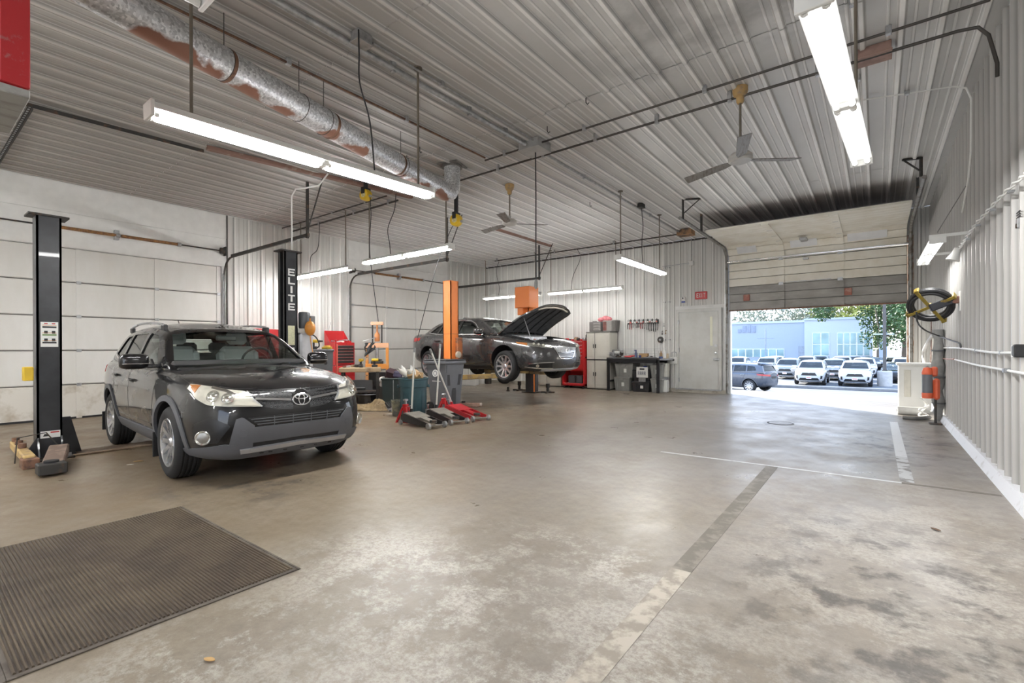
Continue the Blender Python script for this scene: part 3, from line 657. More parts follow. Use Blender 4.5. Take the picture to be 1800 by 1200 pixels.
pipe('black_pipe', 'lower of two black pipes running to the left wall above the lettered lift post', [(-11.8, 6.3, ZR-.08), (-7.7, 6.3, ZR-.08)], .02, dark_steel, clips=[(-10.6, 6.3, ZR-.08), (-9.2, 6.3, ZR-.08), (-8.0, 6.3, ZR-.08)])
pipe('black_pipe', 'upper of two black pipes running to the left wall above the lettered lift post', [(-11.8, 6.02, ZR-.06), (-7.7, 6.02, ZR-.06)], .014, dark_steel, clips=[(-9.6, 6.02, ZR-.06), (-8.4, 6.02, ZR-.06)])
pipe('black_pipe', 'black pipe along the ceiling just in front of the back wall', [(-10.4, 12.68, ZR-.09), (-4.15, 12.72, ZR-.09)], .017, dark_steel, clips=[(-10.3, 12.68, ZR-.09), (-8, 12.7, ZR-.09), (-6, 12.71, ZR-.09)])
pipe('steel_conduit', 'thin conduit curving down the right wall from the near ceiling light', [(-.12, 7.35, ZR-.03), (.72, 7.62, ZR-.03), (.84, 7.66, ZR-.07), (.885, 7.68, ZR-.2), (.885, 7.72, 3.55), (.885, 7.9, 3.3), (.885, 8.45, 3.0)], .010, white_metal, clips=[(.3, 7.48, ZR-.03)])
pipe('steel_conduit', 'white conduit lying in a ceiling groove above the right-hand light', [(-.16, 3.6, ZR-.045), (-.16, 7.3, ZR-.045)], .016, white_metal, clips=[(-.16, 5.2, ZR-.045), (-.16, 6.7, ZR-.045)])
pipe('steel_conduit', 'thin white conduit bending down from the ceiling to the top of the lettered lift post', [(-7.80, 4.14, 2.905), (-7.80, 4.14, 3.84), (-7.78, 4.20, 3.97), (-7.72, 4.36, 4.02), (-7.66, 4.55, 4.10), (-7.62, 4.7, ZR-.02)], .013, white_metal)
# pieces of perforated angle iron
def strut(label, a, b, w=.045, name='perforated_angle', mt=dark_iron, group=None):
    a = Vector(a); b = Vector(b); d = b-a; t = thing(name, label, 'bracket', a, math.atan2(d.y, d.x), group); L_ = math.hypot(d.x, d.y); dz = d.z
    rot = Matrix.Rotation(-math.atan2(dz, L_), 3, 'Y'); L_ = d.length
    q = MB(); q.box(0, L_, -w/2, w/2, 0, .004, rot); q.box(0, L_, -w/2, -w/2+.004, -w, 0, rot); q.build('angle_bar', mt, t)
    h = MB(); n = int(L_/.09)
    for i in range(n): h.box(.03+i*.09, .07+i*.09, -.010, .010, -.003, .000, rot)
    h.build('slots', galv, t); t.children[-1]['kind'] = 'stuff'
    return t
zz = ZR-.04
strut('black perforated angle bar along the ceiling at the far left', (-8.35, .7, zz), (-8.16, 2.95, zz))
strut('black perforated angle bar branching off towards the left wall', (-8.35, 1.1, zz-.005), (-11.6, 1.1, zz-.005))
rp = MB().bbox(-.05, .05, 0, 3.55, -.06, 0, b=.008); pk = tag(rp.build('ceiling_plank', worn('rusty_plank', (.23, .13, .10), (.33, .25, .20), .6, 6, .7), None, (-8.05, 2.95, ZR)), 'long reddish-brown plank fixed to the ceiling above the left light', 'plank'); pk.rotation_euler = (0, 0, R_(-10))
pk2 = tag(MB().bbox(-.05, .05, 0, 2.8, -.05, 0, b=.008).build('ceiling_plank', MATS['rusty_plank'], None, (-7.75, 9.3, ZR)), 'reddish-brown plank fixed to the ceiling above the raised car', 'plank')
def tri_bracket(label, p, s, ang, flip=1):
    t = thing('angle_bracket', label, 'bracket', p, ang, 'ceiling angle brackets')
    MB().box(0, s, -.02, .02, -.03, 0).build('top_bar', dark_iron, t); MB().box(0, .035, -.02, .02, -s*1.15, 0).build('leg_bar', dark_iron, t)
    q = MB(); q.tube([(.02, 0, -s*.85), (s*.95, 0, -.02)], .014, 4); q.build('brace_bar', dark_iron, t); return t
tri_bracket('black triangular bracket on the ceiling left of the roll-up door', (-3.2, 10.03, ZR), .37, R_(30))
tri_bracket('black bracket on the ceiling in the corner above the right end of the roll-up door', (.60, 10.25, ZR), .27, R_(200))
# boxes on the ceiling
def cbox(name, label, x0, x1, y0, y1, h, mt, extra=None):
    t = thing(name, label, 'box', ((x0+x1)/2, (y0+y1)/2, ZR)); a = (x1-x0)/2; b = (y1-y0)/2
    MB().bbox(-a, a, -b, b, -h, 0, b=.006).build('case', mt, t)
    MB().bbox(-a-.006, a+.006, -b-.006, b+.006, -h-.006, -h+.012, b=.003).build('cover', mt, t)
    if extra: MB().tube(smooth_path(extra, 8), .010, 6).build('cord', black_rubber_hose, t)
    return t
cbox('ceiling_box', 'reddish-brown plate box on the ceiling right of the near tube light', -.17, .13, 6.12, 6.33, .10, worn('pinkish_rust', (.36, .23, .19), (.27, .17, .14), .55, 6, .6))
cbox('ceiling_box', 'grey control box in the middle of the ceiling where the pipes meet', -4.25, -3.9, 5.75, 6.1, .13, mat('box_grey', (.40, .40, .39), .4))
cbox('junction_box', 'small galvanised junction box on the silver pipe above the big left light', -4.06, -3.94, 2.75, 2.92, .10, galv)
cbox('junction_box', 'small dark junction box halfway to the back wall on the ceiling', -4.06, -3.95, 9.75, 9.92, .08, dark_iron)
cbox('ceiling_box', 'dark box with an orange plate on the ceiling at the top of the back wall', -4.15, -3.78, 12.55, 12.9, .14, worn('orange_board', (.42, .24, .12), (.10, .08, .07), .55, 3, .7))
pc = thing('pendant_cord', 'black cord with a plug hanging straight down from the grey ceiling box', 'cord', (-4.08, 5.95, ZR-.13))
MB().tube([(0, 0, 0), (.005, 0, -.7), (0, .0, -1.4), (.004, 0, -1.93)], .009, 6).build('cable', black_rubber_hose, pc)
MB().lathe([(0, -1.92), (.02, -1.92), (.028, -1.97), (.028, -2.03), (.015, -2.06), (0, -2.06)], 12).build('plug', mat('plug_grey', (.25, .25, .24), .5), pc)
# wires and hooks seen on the sheet
hk = MB()
for u, v, lb_ in ((1030, 170, 'small wire hook in the ceiling, nearest of those before the ceiling fan'), (962, 222, 'small wire hook in the ceiling between the grey control box and the black pipes'), (1037, 355, 'small wire hook in the ceiling above the roof of the raised car'), (715, 270, 'small wire hook in the ceiling beside the duct, left of a pair'), (738, 258, 'small wire hook in the ceiling beside the duct, right of a pair')):
    p = AZ(u, v, ZR); q = MB(); q.tube([(0, 0, 0), (0, 0, -.07), (.02, 0, -.10), (.045, 0, -.085)], .006, 5)
    tag(q.build('ceiling_hook', dark_iron, None, p), lb_, 'hook', 'small ceiling hooks')

# ---- cord reels hanging on the left --------------------------------------
def reel(label, p, r, ang, cord):
    t = thing('cord_reel', label, 'reel', p, ang, 'yellow cord reels')
    S = Matrix.Rotation(R_(90), 4, 'X')
    MB().lathe([(0, -.06), (r*.94, -.06), (r, -.045), (r, .045), (r*.94, .06), (0, .06)], 22, S).build('case', mat('reel_yellow', (.72, .47, .03), .4, var=.06), t)
    MB().box(-.035, .035, -.085, .085, r*.15, r*1.25).box(-.035, .035, -.02, .02, r*1.2, ZR-p[2]).build('hanger', black_metal, t)
    MB().lathe([(0, .061), (r*.5, .061), (r*.5, .066), (0, .066)], 16, S).box(-r*.45, r*.45, -.067, -.060, -r*.35, r*.05).build('label_plate', mat('reel_label', (.62, .55, .30), .5, var=.3, scale=30), t)
    MB().bbox(r*.85, r*1.3, -.03, .03, -r*.5, -r*.1, b=.01).build('cord_outlet', galv, t)
    MB().tube(smooth_path(cord, 6), .007, 5).build('cord', black_rubber_hose, t)
    return t
pa = AY(643, 343, 5.35); pb = AY(802, 387, 6.55)
reel('round yellow cord reel hanging left, near the end of the big strip light', pa, .105, R_(8), [(.11, 0, -.04), (.13, 0, -.4), (.10, 0, -1.1), (-.1, .4, -2.3)])
reel('round yellow cord reel hanging right, beside the end of the silver duct', pb, .115, R_(8), [(-.06, 0, -.08), (-.16, 0, -.22), (-.5, 0, -.9), (-1.5, .6, -2.3)])
# ---- red hanging unit at the upper left edge -----------------------------
uh = thing('hanging_heater', 'red metal box with a grey underside hanging at the upper left edge of the photo', 'heater', (-3.5, -.055, 0))
hr = worn('heater_red', (.46, .012, .016), (.30, .05, .045), .60, 4, .35)
MB().bbox(-.30, .30, -.55, .47, 2.50, 3.60, b=.01).build('case', hr, uh)
MB().bbox(-.305, .305, -.56, .475, 2.465, 2.505, b=.004).build('underside', worn('heater_grey', (.34, .34, .32), (.25, .24, .22), .55, 5, .5, stretch=(4, 1, 1)), uh)
MB().box(.30, .306, .355, .372, 2.51, 3.58).build('seam', black_metal, uh)
MB().bbox(.285, .312, .375, .475, 2.51, 3.6, b=.004).build('corner_strip', worn('scraped_red', (.42, .02, .025), (.30, .25, .24), .64, 9, .4), uh)
MB().lathe([(0, 0), (.17, 0), (.17, .006), (0, .006)], 28, Matrix.Translation((.30, .20, 2.76)) @ Matrix.Rotation(R_(90), 4, 'Y')).build('heat_mark', worn('scorched_paint', (.36, .19, .06), (.28, .13, .05), .5, 4, .5), uh)
MB().cyl((.31, .12, 2.58), (.30, .12, 2.58), .012, n=8).build('rivet', galv, uh)
for (a, b) in ((-.2, -.4), (.2, .3)): MB().cyl((a, b, 3.6), (a, b, ZR), .012, n=6).build('hanger_rod', dark_iron, uh)
# ================================================================ CARS
DG = None
def evaluated_mesh(o):
    dg = bpy.context.evaluated_depsgraph_get(); dg.update()
    return bpy.data.meshes.new_from_object(o.evaluated_get(dg))
def loft(stations, cap0=None, cap1=None):
    """closed cage through half rings (k = 0 bottom centre ... K top centre); caps get a centre column"""
    K = len(stations[0])-1; n = 2*K; V = []; F = []
    for st in stations:
        V += [tuple(p) for p in st]+[(p[0], -p[1], p[2]) for p in reversed(st[1:K])]
    for i in range(len(stations)-1):
        for k in range(n): F.append((i*n+k, i*n+(k+1) % n, (i+1)*n+(k+1) % n, (i+1)*n+k))
    for idx, bulge, rev in ((0, cap0, False), (len(stations)-1, cap1, True)):
        o = idx*n; st = stations[idx]; mid = [o]
        for k in range(1, K):
            V.append((st[k][0]+(bulge or 0), 0, st[k][2])); mid.append(len(V)-1)
        mid.append(o+K)
        for k in range(K):
            L = lambda j: o+j; Rr = lambda j: o+(n-j) % n
            for f in ((L(k), L(k+1), mid[k+1], mid[k]), (Rr(k+1), Rr(k), mid[k], mid[k+1])):
                g = []
                for q in f:
                    if q not in g: g.append(q)
                F.append(tuple(g))
    return V, F
def cage_obj(V, F, levels, crease=()):
    me = bpy.data.meshes.new('cage'); me.from_pydata(V, [], F); bm = bmesh.new(); bm.from_mesh(me)
    bmesh.ops.recalc_face_normals(bm, faces=bm.faces)
    if crease:
        cl = bm.edges.layers.float.new('crease_edge')
        bm.verts.ensure_lookup_table()
        for (a, b, c) in crease:
            e = bm.edges.get((bm.verts[a], bm.verts[b]))
            if e: e[cl] = c
    bm.to_mesh(me); bm.free()
    o = bpy.data.objects.new('cage', me); COL.objects.link(o)
    s = o.modifiers.new('s', 'SUBSURF'); s.levels = s.render_levels = levels
    return o
def drop(o): bpy.data.objects.remove(o, do_unlink=True)
class Hull:
    """surface that details are laid on"""
    def __init__(s, me):
        s.me = me; bm = bmesh.new(); bm.from_mesh(me); bmesh.ops.triangulate(bm, faces=bm.faces); s.b = BVHTree.FromBMesh(bm); bm.free()
    def hit(s, o, d):
        o = Vector(o); d = Vector(d).normalized(); h = s.b.ray_cast(o, d)
        if h[0] is None:
            best = None
            for t in [x*.05 for x in range(20, 120)]:
                q = s.b.find_nearest(o+d*t)
                if best is None or q[3] < best[3]: best = q
            h = best
        n = h[1]
        if n.dot(d) > 0: n = -n
        return h[0], n
    def S(s, x, z, side): return s.hit((x, side*4, z), (0, -side, 0))
    def F(s, y, z): return s.hit((6, y, z), (-1, 0, 0))
    def B(s, y, z): return s.hit((-9, y, z), (1, 0, 0))
    def T(s, x, y): return s.hit((x, y, 5), (0, 0, -1))
    def P(s, phi, z, cx): a = R_(phi); return s.hit((cx+4*math.cos(a), 4*math.sin(a), z), (-math.cos(a), -math.sin(a), 0))
def resample(pl, n):
    pl = [Vector((*p, 0)) for p in pl]; d = [0]
    for a, b in zip(pl, pl[1:]): d.append(d[-1]+(b-a).length)
    out = []
    for i in range(n):
        t = d[-1]*i/(n-1); k = 0
        while k < len(d)-2 and d[k+1] < t: k += 1
        f = (t-d[k])/max(1e-9, d[k+1]-d[k]); q = pl[k].lerp(pl[k+1], min(1, max(0, f))); out.append((q.x, q.y))
    return out
def patch(cast, lower, upper, off=.004, th=.01, n=12, m=4, name='patch', mt=None, parent=None, mb=None):
    """a panel laid on a hull between two outlines given in the view's two coordinates"""
    lo = resample(lower, n); up = resample(upper, n); top = []; bot = []
    for j in range(m):
        t = j/(m-1)
        for i in range(n):
            p, nn = cast(lo[i][0]*(1-t)+up[i][0]*t, lo[i][1]*(1-t)+up[i][1]*t); top.append(p+nn*off); bot.append(p+nn*(off-th))
    N = n*m; fs = []
    for j in range(m-1):
        for i in range(n-1):
            a = j*n+i; fs.append((a, a+1, a+n+1, a+n)); fs.append((N+a, N+a+n, N+a+n+1, N+a+1))
    b = [j for j in range(n)]+[j*n+n-1 for j in range(1, m)]+[(m-1)*n+i for i in range(n-2, -1, -1)]+[j*n for j in range(m-2, 0, -1)]
    for i in range(len(b)): a, c = b[i], b[(i+1) % len(b)]; fs.append((a, N+a, N+c, c))
    q = mb or MB(); q.add(top+bot, fs, True)
    return q if mb is not None else q.build(name, mt, parent)
def strip(cast, pl, w, off, th, n, name, mt, parent, mb=None):
    """narrow band following a line on the hull"""
    P = resample(pl, n); lo = []; up = []
    for i in range(n):
        a = P[max(0, i-1)]; b = P[min(n-1, i+1)]; d = Vector((b[0]-a[0], b[1]-a[1])); d = d.normalized() if d.length else Vector((1, 0)); nn = Vector((-d.y, d.x))*w/2
        lo.append((P[i][0]-nn.x, P[i][1]-nn.y)); up.append((P[i][0]+nn.x, P[i][1]+nn.y))
    top = []; bot = []
    for row in (lo, up):
        for q in row:
            p, m_ = cast(*q); top.append(p+m_*off); bot.append(p+m_*(off-th))
    N = 2*n; fs = []
    for i in range(n-1):
        fs += [(i, i+1, n+i+1, n+i), (N+i, N+n+i, N+n+i+1, N+i+1), (i, N+i, N+i+1, i+1), (n+i, n+i+1, N+n+i+1, N+n+i)]
    fs += [(0, n, N+n, N), (n-1, N+n-1, N+2*n-1, 2*n-1)]
    q = mb or MB(); q.add(top+bot, fs, True)
    return q if mb is not None else q.build(name, mt, parent)
def make_body(stations, axles, arch_r, paint, name, parent, nose_bulge=0.0, tail_bulge=0.0, levels=2, crease=None, cut=None):
    # cut = (x0, x1, y0, y1, z0, z1): a bay opened from above
    V, F = loft(stations, nose_bulge, tail_bulge)
    o = cage_obj(V, F, levels, crease or ()); hull_me = evaluated_mesh(o); hull = Hull(hull_me); drop(o)
    b = bpy.data.objects.new('b', hull_me.copy()); COL.objects.link(b); cutters = []
    for ax, zc in axles:
        for s in (-1, 1):
            c = MB().cyl((ax, s*.58, zc), (ax, s*1.4, zc), arch_r, n=40).build('c', paint); cutters.append(c)
            md_ = b.modifiers.new('x', 'BOOLEAN'); md_.operation = 'DIFFERENCE'; md_.object = c; md_.solver = 'EXACT'
    if cut:
        c = MB().box(*cut).build('c', paint); cutters.append(c); md_ = b.modifiers.new('x', 'BOOLEAN'); md_.operation = 'DIFFERENCE'; md_.object = c; md_.solver = 'EXACT'
    me = evaluated_mesh(b); me.name = name
    for c in cutters: drop(c)
    drop(b)
    me.materials.clear(); me.materials.append(paint); me.materials.append(black_plastic)
    for p in me.polygons:
        p.material_index = 0
        for ax, zc in axles:
            if math.hypot(p.center.x-ax, p.center.z-zc) < arch_r+.004 and abs(p.center.y) > .5 and abs(p.center.y) < 1.2:
                r = Vector((p.center.x-ax, 0, p.center.z-zc))
                if abs(p.normal.y) < .75 or math.hypot(p.center.x-ax, p.center.z-zc) < arch_r*.97: p.material_index = 1
        if p.normal.z < -.8 and p.center.z < .45: p.material_index = 1
        if cut and cut[0]-.002 <= p.center.x <= cut[1]+.002 and cut[2]-.002 <= p.center.y <= cut[3]+.002 and p.center.z < cut[5]-.25 and p.center.z > cut[4]-.003: p.material_index = 1
    me.shade_smooth(); me.set_sharp_from_angle(angle=R_(40))
    return link(name, me, parent), hull
def make_cabin(stations, side_wins, front_win, back_win, paint, parent, cap0=.12, cap1=-.06, crease_front=.7, name='cabin', th=.035, levels=3):
    """roof and pillars: a hull hollowed out with the windows cut through it"""
    V, F = loft(stations, cap0, cap1); K = len(stations[0])-1; n = 2*K; cr = []
    for idx in (0, len(stations)-1):
        for k in range(n): cr.append((idx*n+k, idx*n+(k+1) % n, crease_front))
    o = cage_obj(V, F, levels, cr); hull_me = evaluated_mesh(o); hull = Hull(hull_me); drop(o)
    b = bpy.data.objects.new('b', hull_me.copy()); COL.objects.link(b)
    so = b.modifiers.new('s', 'SOLIDIFY'); so.thickness = th; so.offset = -1
    cs = []
    def cutter(mbx):
        c = mbx.build('c', paint); cs.append(c); q = b.modifiers.new('x', 'BOOLEAN'); q.operation = 'DIFFERENCE'; q.object = c; q.solver = 'EXACT'
    for lo, up in side_wins: cutter(MB().prism(list(lo)+list(reversed(up)), 'y', -2, 2))
    xm = sum(p[0] for p in stations[0])/len(stations[0])
    if front_win: cutter(MB().prism(list(front_win[0])+list(reversed(front_win[1])), 'x', front_win[2], 3))
    if back_win: cutter(MB().prism(list(back_win[0])+list(reversed(back_win[1])), 'x', -9, back_win[2]))
    me = evaluated_mesh(b); me.name = name
    for c in cs: drop(c)
    drop(b); me.materials.clear(); me.materials.append(paint)
    for p in me.polygons: p.material_index = 0
    me.shade_smooth(); me.set_sharp_from_angle(angle=R_(35))
    return link(name, me, parent), hull
def lathe_y(prof, n=40): return prof
def wheel(R, W, rim_r, spokes, rim_mt, style='multi', detail=True):
    """wheel in the xz plane, outer face towards -y; returns (tyre mesh builder, rim mesh builder, dark builder)"""
    M_ = Matrix.Rotation(R_(90), 4, 'X')         # z of the profile -> -y
    ty = MB(); h = W/2; n = 48 if detail else 24
    pr = [(rim_r-.01, -h+.015), (rim_r+.005, h-.012), (rim_r+.03, h), (R-.055, h+.004), (R-.022, h-.012), (R-.006, h-.03)]
    for q in (.25, .08, -.08, -.25):
        if detail: pr += [(R, (q+.04)*W), (R-.010, (q+.032)*W), (R-.010, (q-.032)*W), (R, (q-.04)*W)]
    pr += [(R-.006, -h+.03), (R-.022, -h+.012), (R-.055, -h-.004), (rim_r+.03, -h), (rim_r-.01, -h+.015)]
    ty.lathe(pr, n, M_)
    rm = MB(); rm.lathe([(rim_r-.004, h-.045), (rim_r+.008, h-.010), (rim_r+.004, h-.004), (rim_r-.012, h-.008), (rim_r-.022, h-.05), (rim_r-.03, -h+.03)], n, M_)
    dk = MB(); dk.lathe([(0, h-.10), (rim_r-.03, h-.10), (rim_r-.03, -h+.03), (0, -h+.03)], 24, M_)
    dk.lathe([(0, h-.075), (rim_r*.55, h-.075), (rim_r*.55, h-.10)], 20, M_)
    for k in range(spokes):
        a = 2*math.pi*k/spokes
        if style == 'multi': prs = ((0, .055, .026, .020),)
        elif style == 'twin': prs = ((-.13, .02, .018, .016), (.13, .02, .018, .016))
        else: prs = ((0, .04, .035, .03),)
        for da_, r0, w0, w1 in prs:
            sp = MB(); r1 = rim_r-.014
            sp.prism([(r0*.6, -w0), (r1, -w1), (r1, w1), (r0*.6, w0)], 'z', 0, .03)
            for q in sp.v:
                x, y, z = q
                t = (x-r0)/(r1-r0); zz_ = h-.030-.022*(1-t) if z < .01 else h-.012-.026*(1-t)*1.0
                if z < .01: zz_ -= .02
                ang = a+da_*(.25+.75*t) if style == 'twin' else a
                X = x*math.cos(ang)-y*math.sin(ang); Y = x*math.sin(ang)+y*math.cos(ang)
                rm.v.append((X, -zz_, Y))
            o_ = len(rm.v)-len(sp.v); rm.f += [tuple(i+o_ for i in f) for f in sp.f]; rm.sm += sp.sm
    rm.lathe([(0, h-.022), (.032, h-.022), (.040, h-.030), (.055, h-.04), (.055, h-.08)], 20, M_)
    return ty, rm, dk
wheel_dark = mat('brake_dark', (.045, .045, .045), .6, .3)
def put_wheels(root, axles, ytr, R, W, rim_r, spokes, rim_mt, style, steer=0.0, detail=True, droop=0.0):
    ty, rm, dk = wheel(R, W, rim_r, spokes, rim_mt, style, detail)
    first = None
    for ax, st in axles:
        for s in (-1, 1):
            rot = (0, 0, (0 if s < 0 else math.pi)+st)
            if first is None:
                w = ty.build('wheel', rubber, root, (ax, s*ytr, R-droop), rot); r = rm.build('rim', rim_mt, w); r['label'] = 'silver alloy rim'; d = dk.build('brake_disc', wheel_dark, w); first = (w, r, d)
            else:
                w = first[0].copy(); COL.objects.link(w); w.parent = root; w.location = (ax, s*ytr, R-droop); w.rotation_euler = rot
                for q in first[1:]:
                    c = q.copy(); COL.objects.link(c); c.parent = w
def arch_trim(hull, root, ax, zc, r0, r1, a0, a1, mt, th=.03, off=.014, name='wheel_arch_trim'):
    for s in (-1, 1):
        lo = [(ax+r0*math.cos(R_(a)), zc+r0*math.sin(R_(a))) for a in range(a0, a1+1, 6)]; up = [(ax+r1*math.cos(R_(a)), zc+r1*math.sin(R_(a))) for a in range(a0, a1+1, 6)]
        patch(lambda x, z: hull.S(x, z, s), lo, up, off, th, 26, 4, name, mt, root)
def win_glass(cast, lo, up, parent, mt, name='window', off=-.012, n=12, m=6):
    return patch(cast, lo, up, off, .004, n, m, name, mt, parent)
def seat(mb_, mbh, x, y, z0, tilt=.18, w=.25, h=.62, head=True):
    """front seat upper: back and headrest"""
    rot = Matrix.Rotation(-tilt, 3, 'Y')
    mb_.bbox(-.07, .07, -w, w, 0, h, b=.05, rot=rot, at=(x, y, z0)); mb_.bbox(-.10, .09, -w-.03, -w+.05, 0, h*.85, b=.03, rot=rot, at=(x, y, z0)); mb_.bbox(-.10, .09, w-.05, w+.03, 0, h*.85, b=.03, rot=rot, at=(x, y, z0))
    if head:
        p = Vector((x, y, z0))+rot @ Vector((0, 0, h+.03))
        mbh.bbox(-.05, .05, -.13, .13, .0, .19, b=.04, rot=rot, at=p)
def mirror(root, x, y, z, s, mt, glassmt=None, sc=1.0, chrome_strip=True):
    bm = bmesh.new(); bmesh.ops.create_uvsphere(bm, u_segments=16, v_segments=10, radius=1)
    for v in bm.verts:
        c = v.co; ex = .55
        v.co = Vector((math.copysign(abs(c.x)**.8, c.x)*.085, math.copysign(abs(c.y)**ex, c.y)*.135, math.copysign(abs(c.z)**ex, c.z)*.085))
        if v.co.x < -.02: v.co.x = -.02
        v.co = v.co*sc
    q = MB(); q.bm(bm, rz(s*-.15), (x, s*(y+.13), z), True); m_ = q.build('mirror', mt, root)
    MB().bbox(x-.03, x+.04, s*(y-.10) if s > 0 else s*(y+.02), s*(y+.02) if s > 0 else s*(y-.10), z-.075*sc, z-.035*sc, b=.01).build('mirror_arm', black_plastic, m_)
    if chrome_strip: MB().bbox(-.02, .083*sc, -.12*sc, .12*sc, -.004, .004, b=.003, rot=rz(s*-.15), at=(x+.008, s*(y+.13), z-.025)).build('chrome_strip', chrome, m_)
    MB().bbox(x-.028, x-.022, s*(y+.13)-.11*sc, s*(y+.13)+.11*sc, z-.07*sc, z+.07*sc, b=.002).build('mirror_glass', mat('mirror_glass', (.5, .52, .55), .05, 1.0), m_)
def handle(hull, root, x, z, s, mt):
    p, n = hull.S(x, z, s); q = MB(); q.tube(smooth_path([p+Vector((.10, 0, 0))-n*.005, p+Vector((.08, 0, 0))+n*.028, p+Vector((-.08, 0, .004))+n*.030, p+Vector((-.10, 0, .004))-n*.005], 5), [.012]*16, 8); q.build('door_handle', mt, root)
    patch(lambda a, b: hull.S(a, b, s), [(x-.07, z-.03), (x+.07, z-.03)], [(x-.07, z+.02), (x+.07, z+.02)], .0015, .004, 6, 3, 'handle_recess', black_plastic, root)
black_paint = mat('black_car_paint', (.006, .006, .007), .28, 0, var=.1, coat=1.0, spec=.15)
grey_paint = mat('dark_grey_car_paint', (.060, .059, .060), .27, .5, var=.08, coat=1.0)
glass_clear = glass('windscreen_glass', (.82, .90, .86))
glass_dark = glass('privacy_glass', (.22, .235, .23), 1.6)
glass_side = glass('side_glass', (.55, .60, .58), 1.5)
lens_clear = glass('headlamp_lens', (.93, .93, .91))
lamp_chrome = mat('lamp_reflector_chrome', (.70, .70, .66), .16, .85, var=.22, scale=22)
lamp_haze = mat('hazed_lamp_body', (.66, .64, .57), .35, .25, var=.18, scale=14)
amber = mat('amber_lens', (.55, .20, .05), .25)
red_lens = mat('red_lens', (.42, .015, .015), .18, coat=.6)
cladding = mat('grey_cladding', (.105, .108, .118), .55, var=.06)
seat_grey = mat('seat_leather', (.62, .64, .64), .55, var=.06)
interior_dark = mat('interior_dark', (.035, .035, .036), .6)
mesh_black = mat('grille_black', (.012, .012, .013), .35)

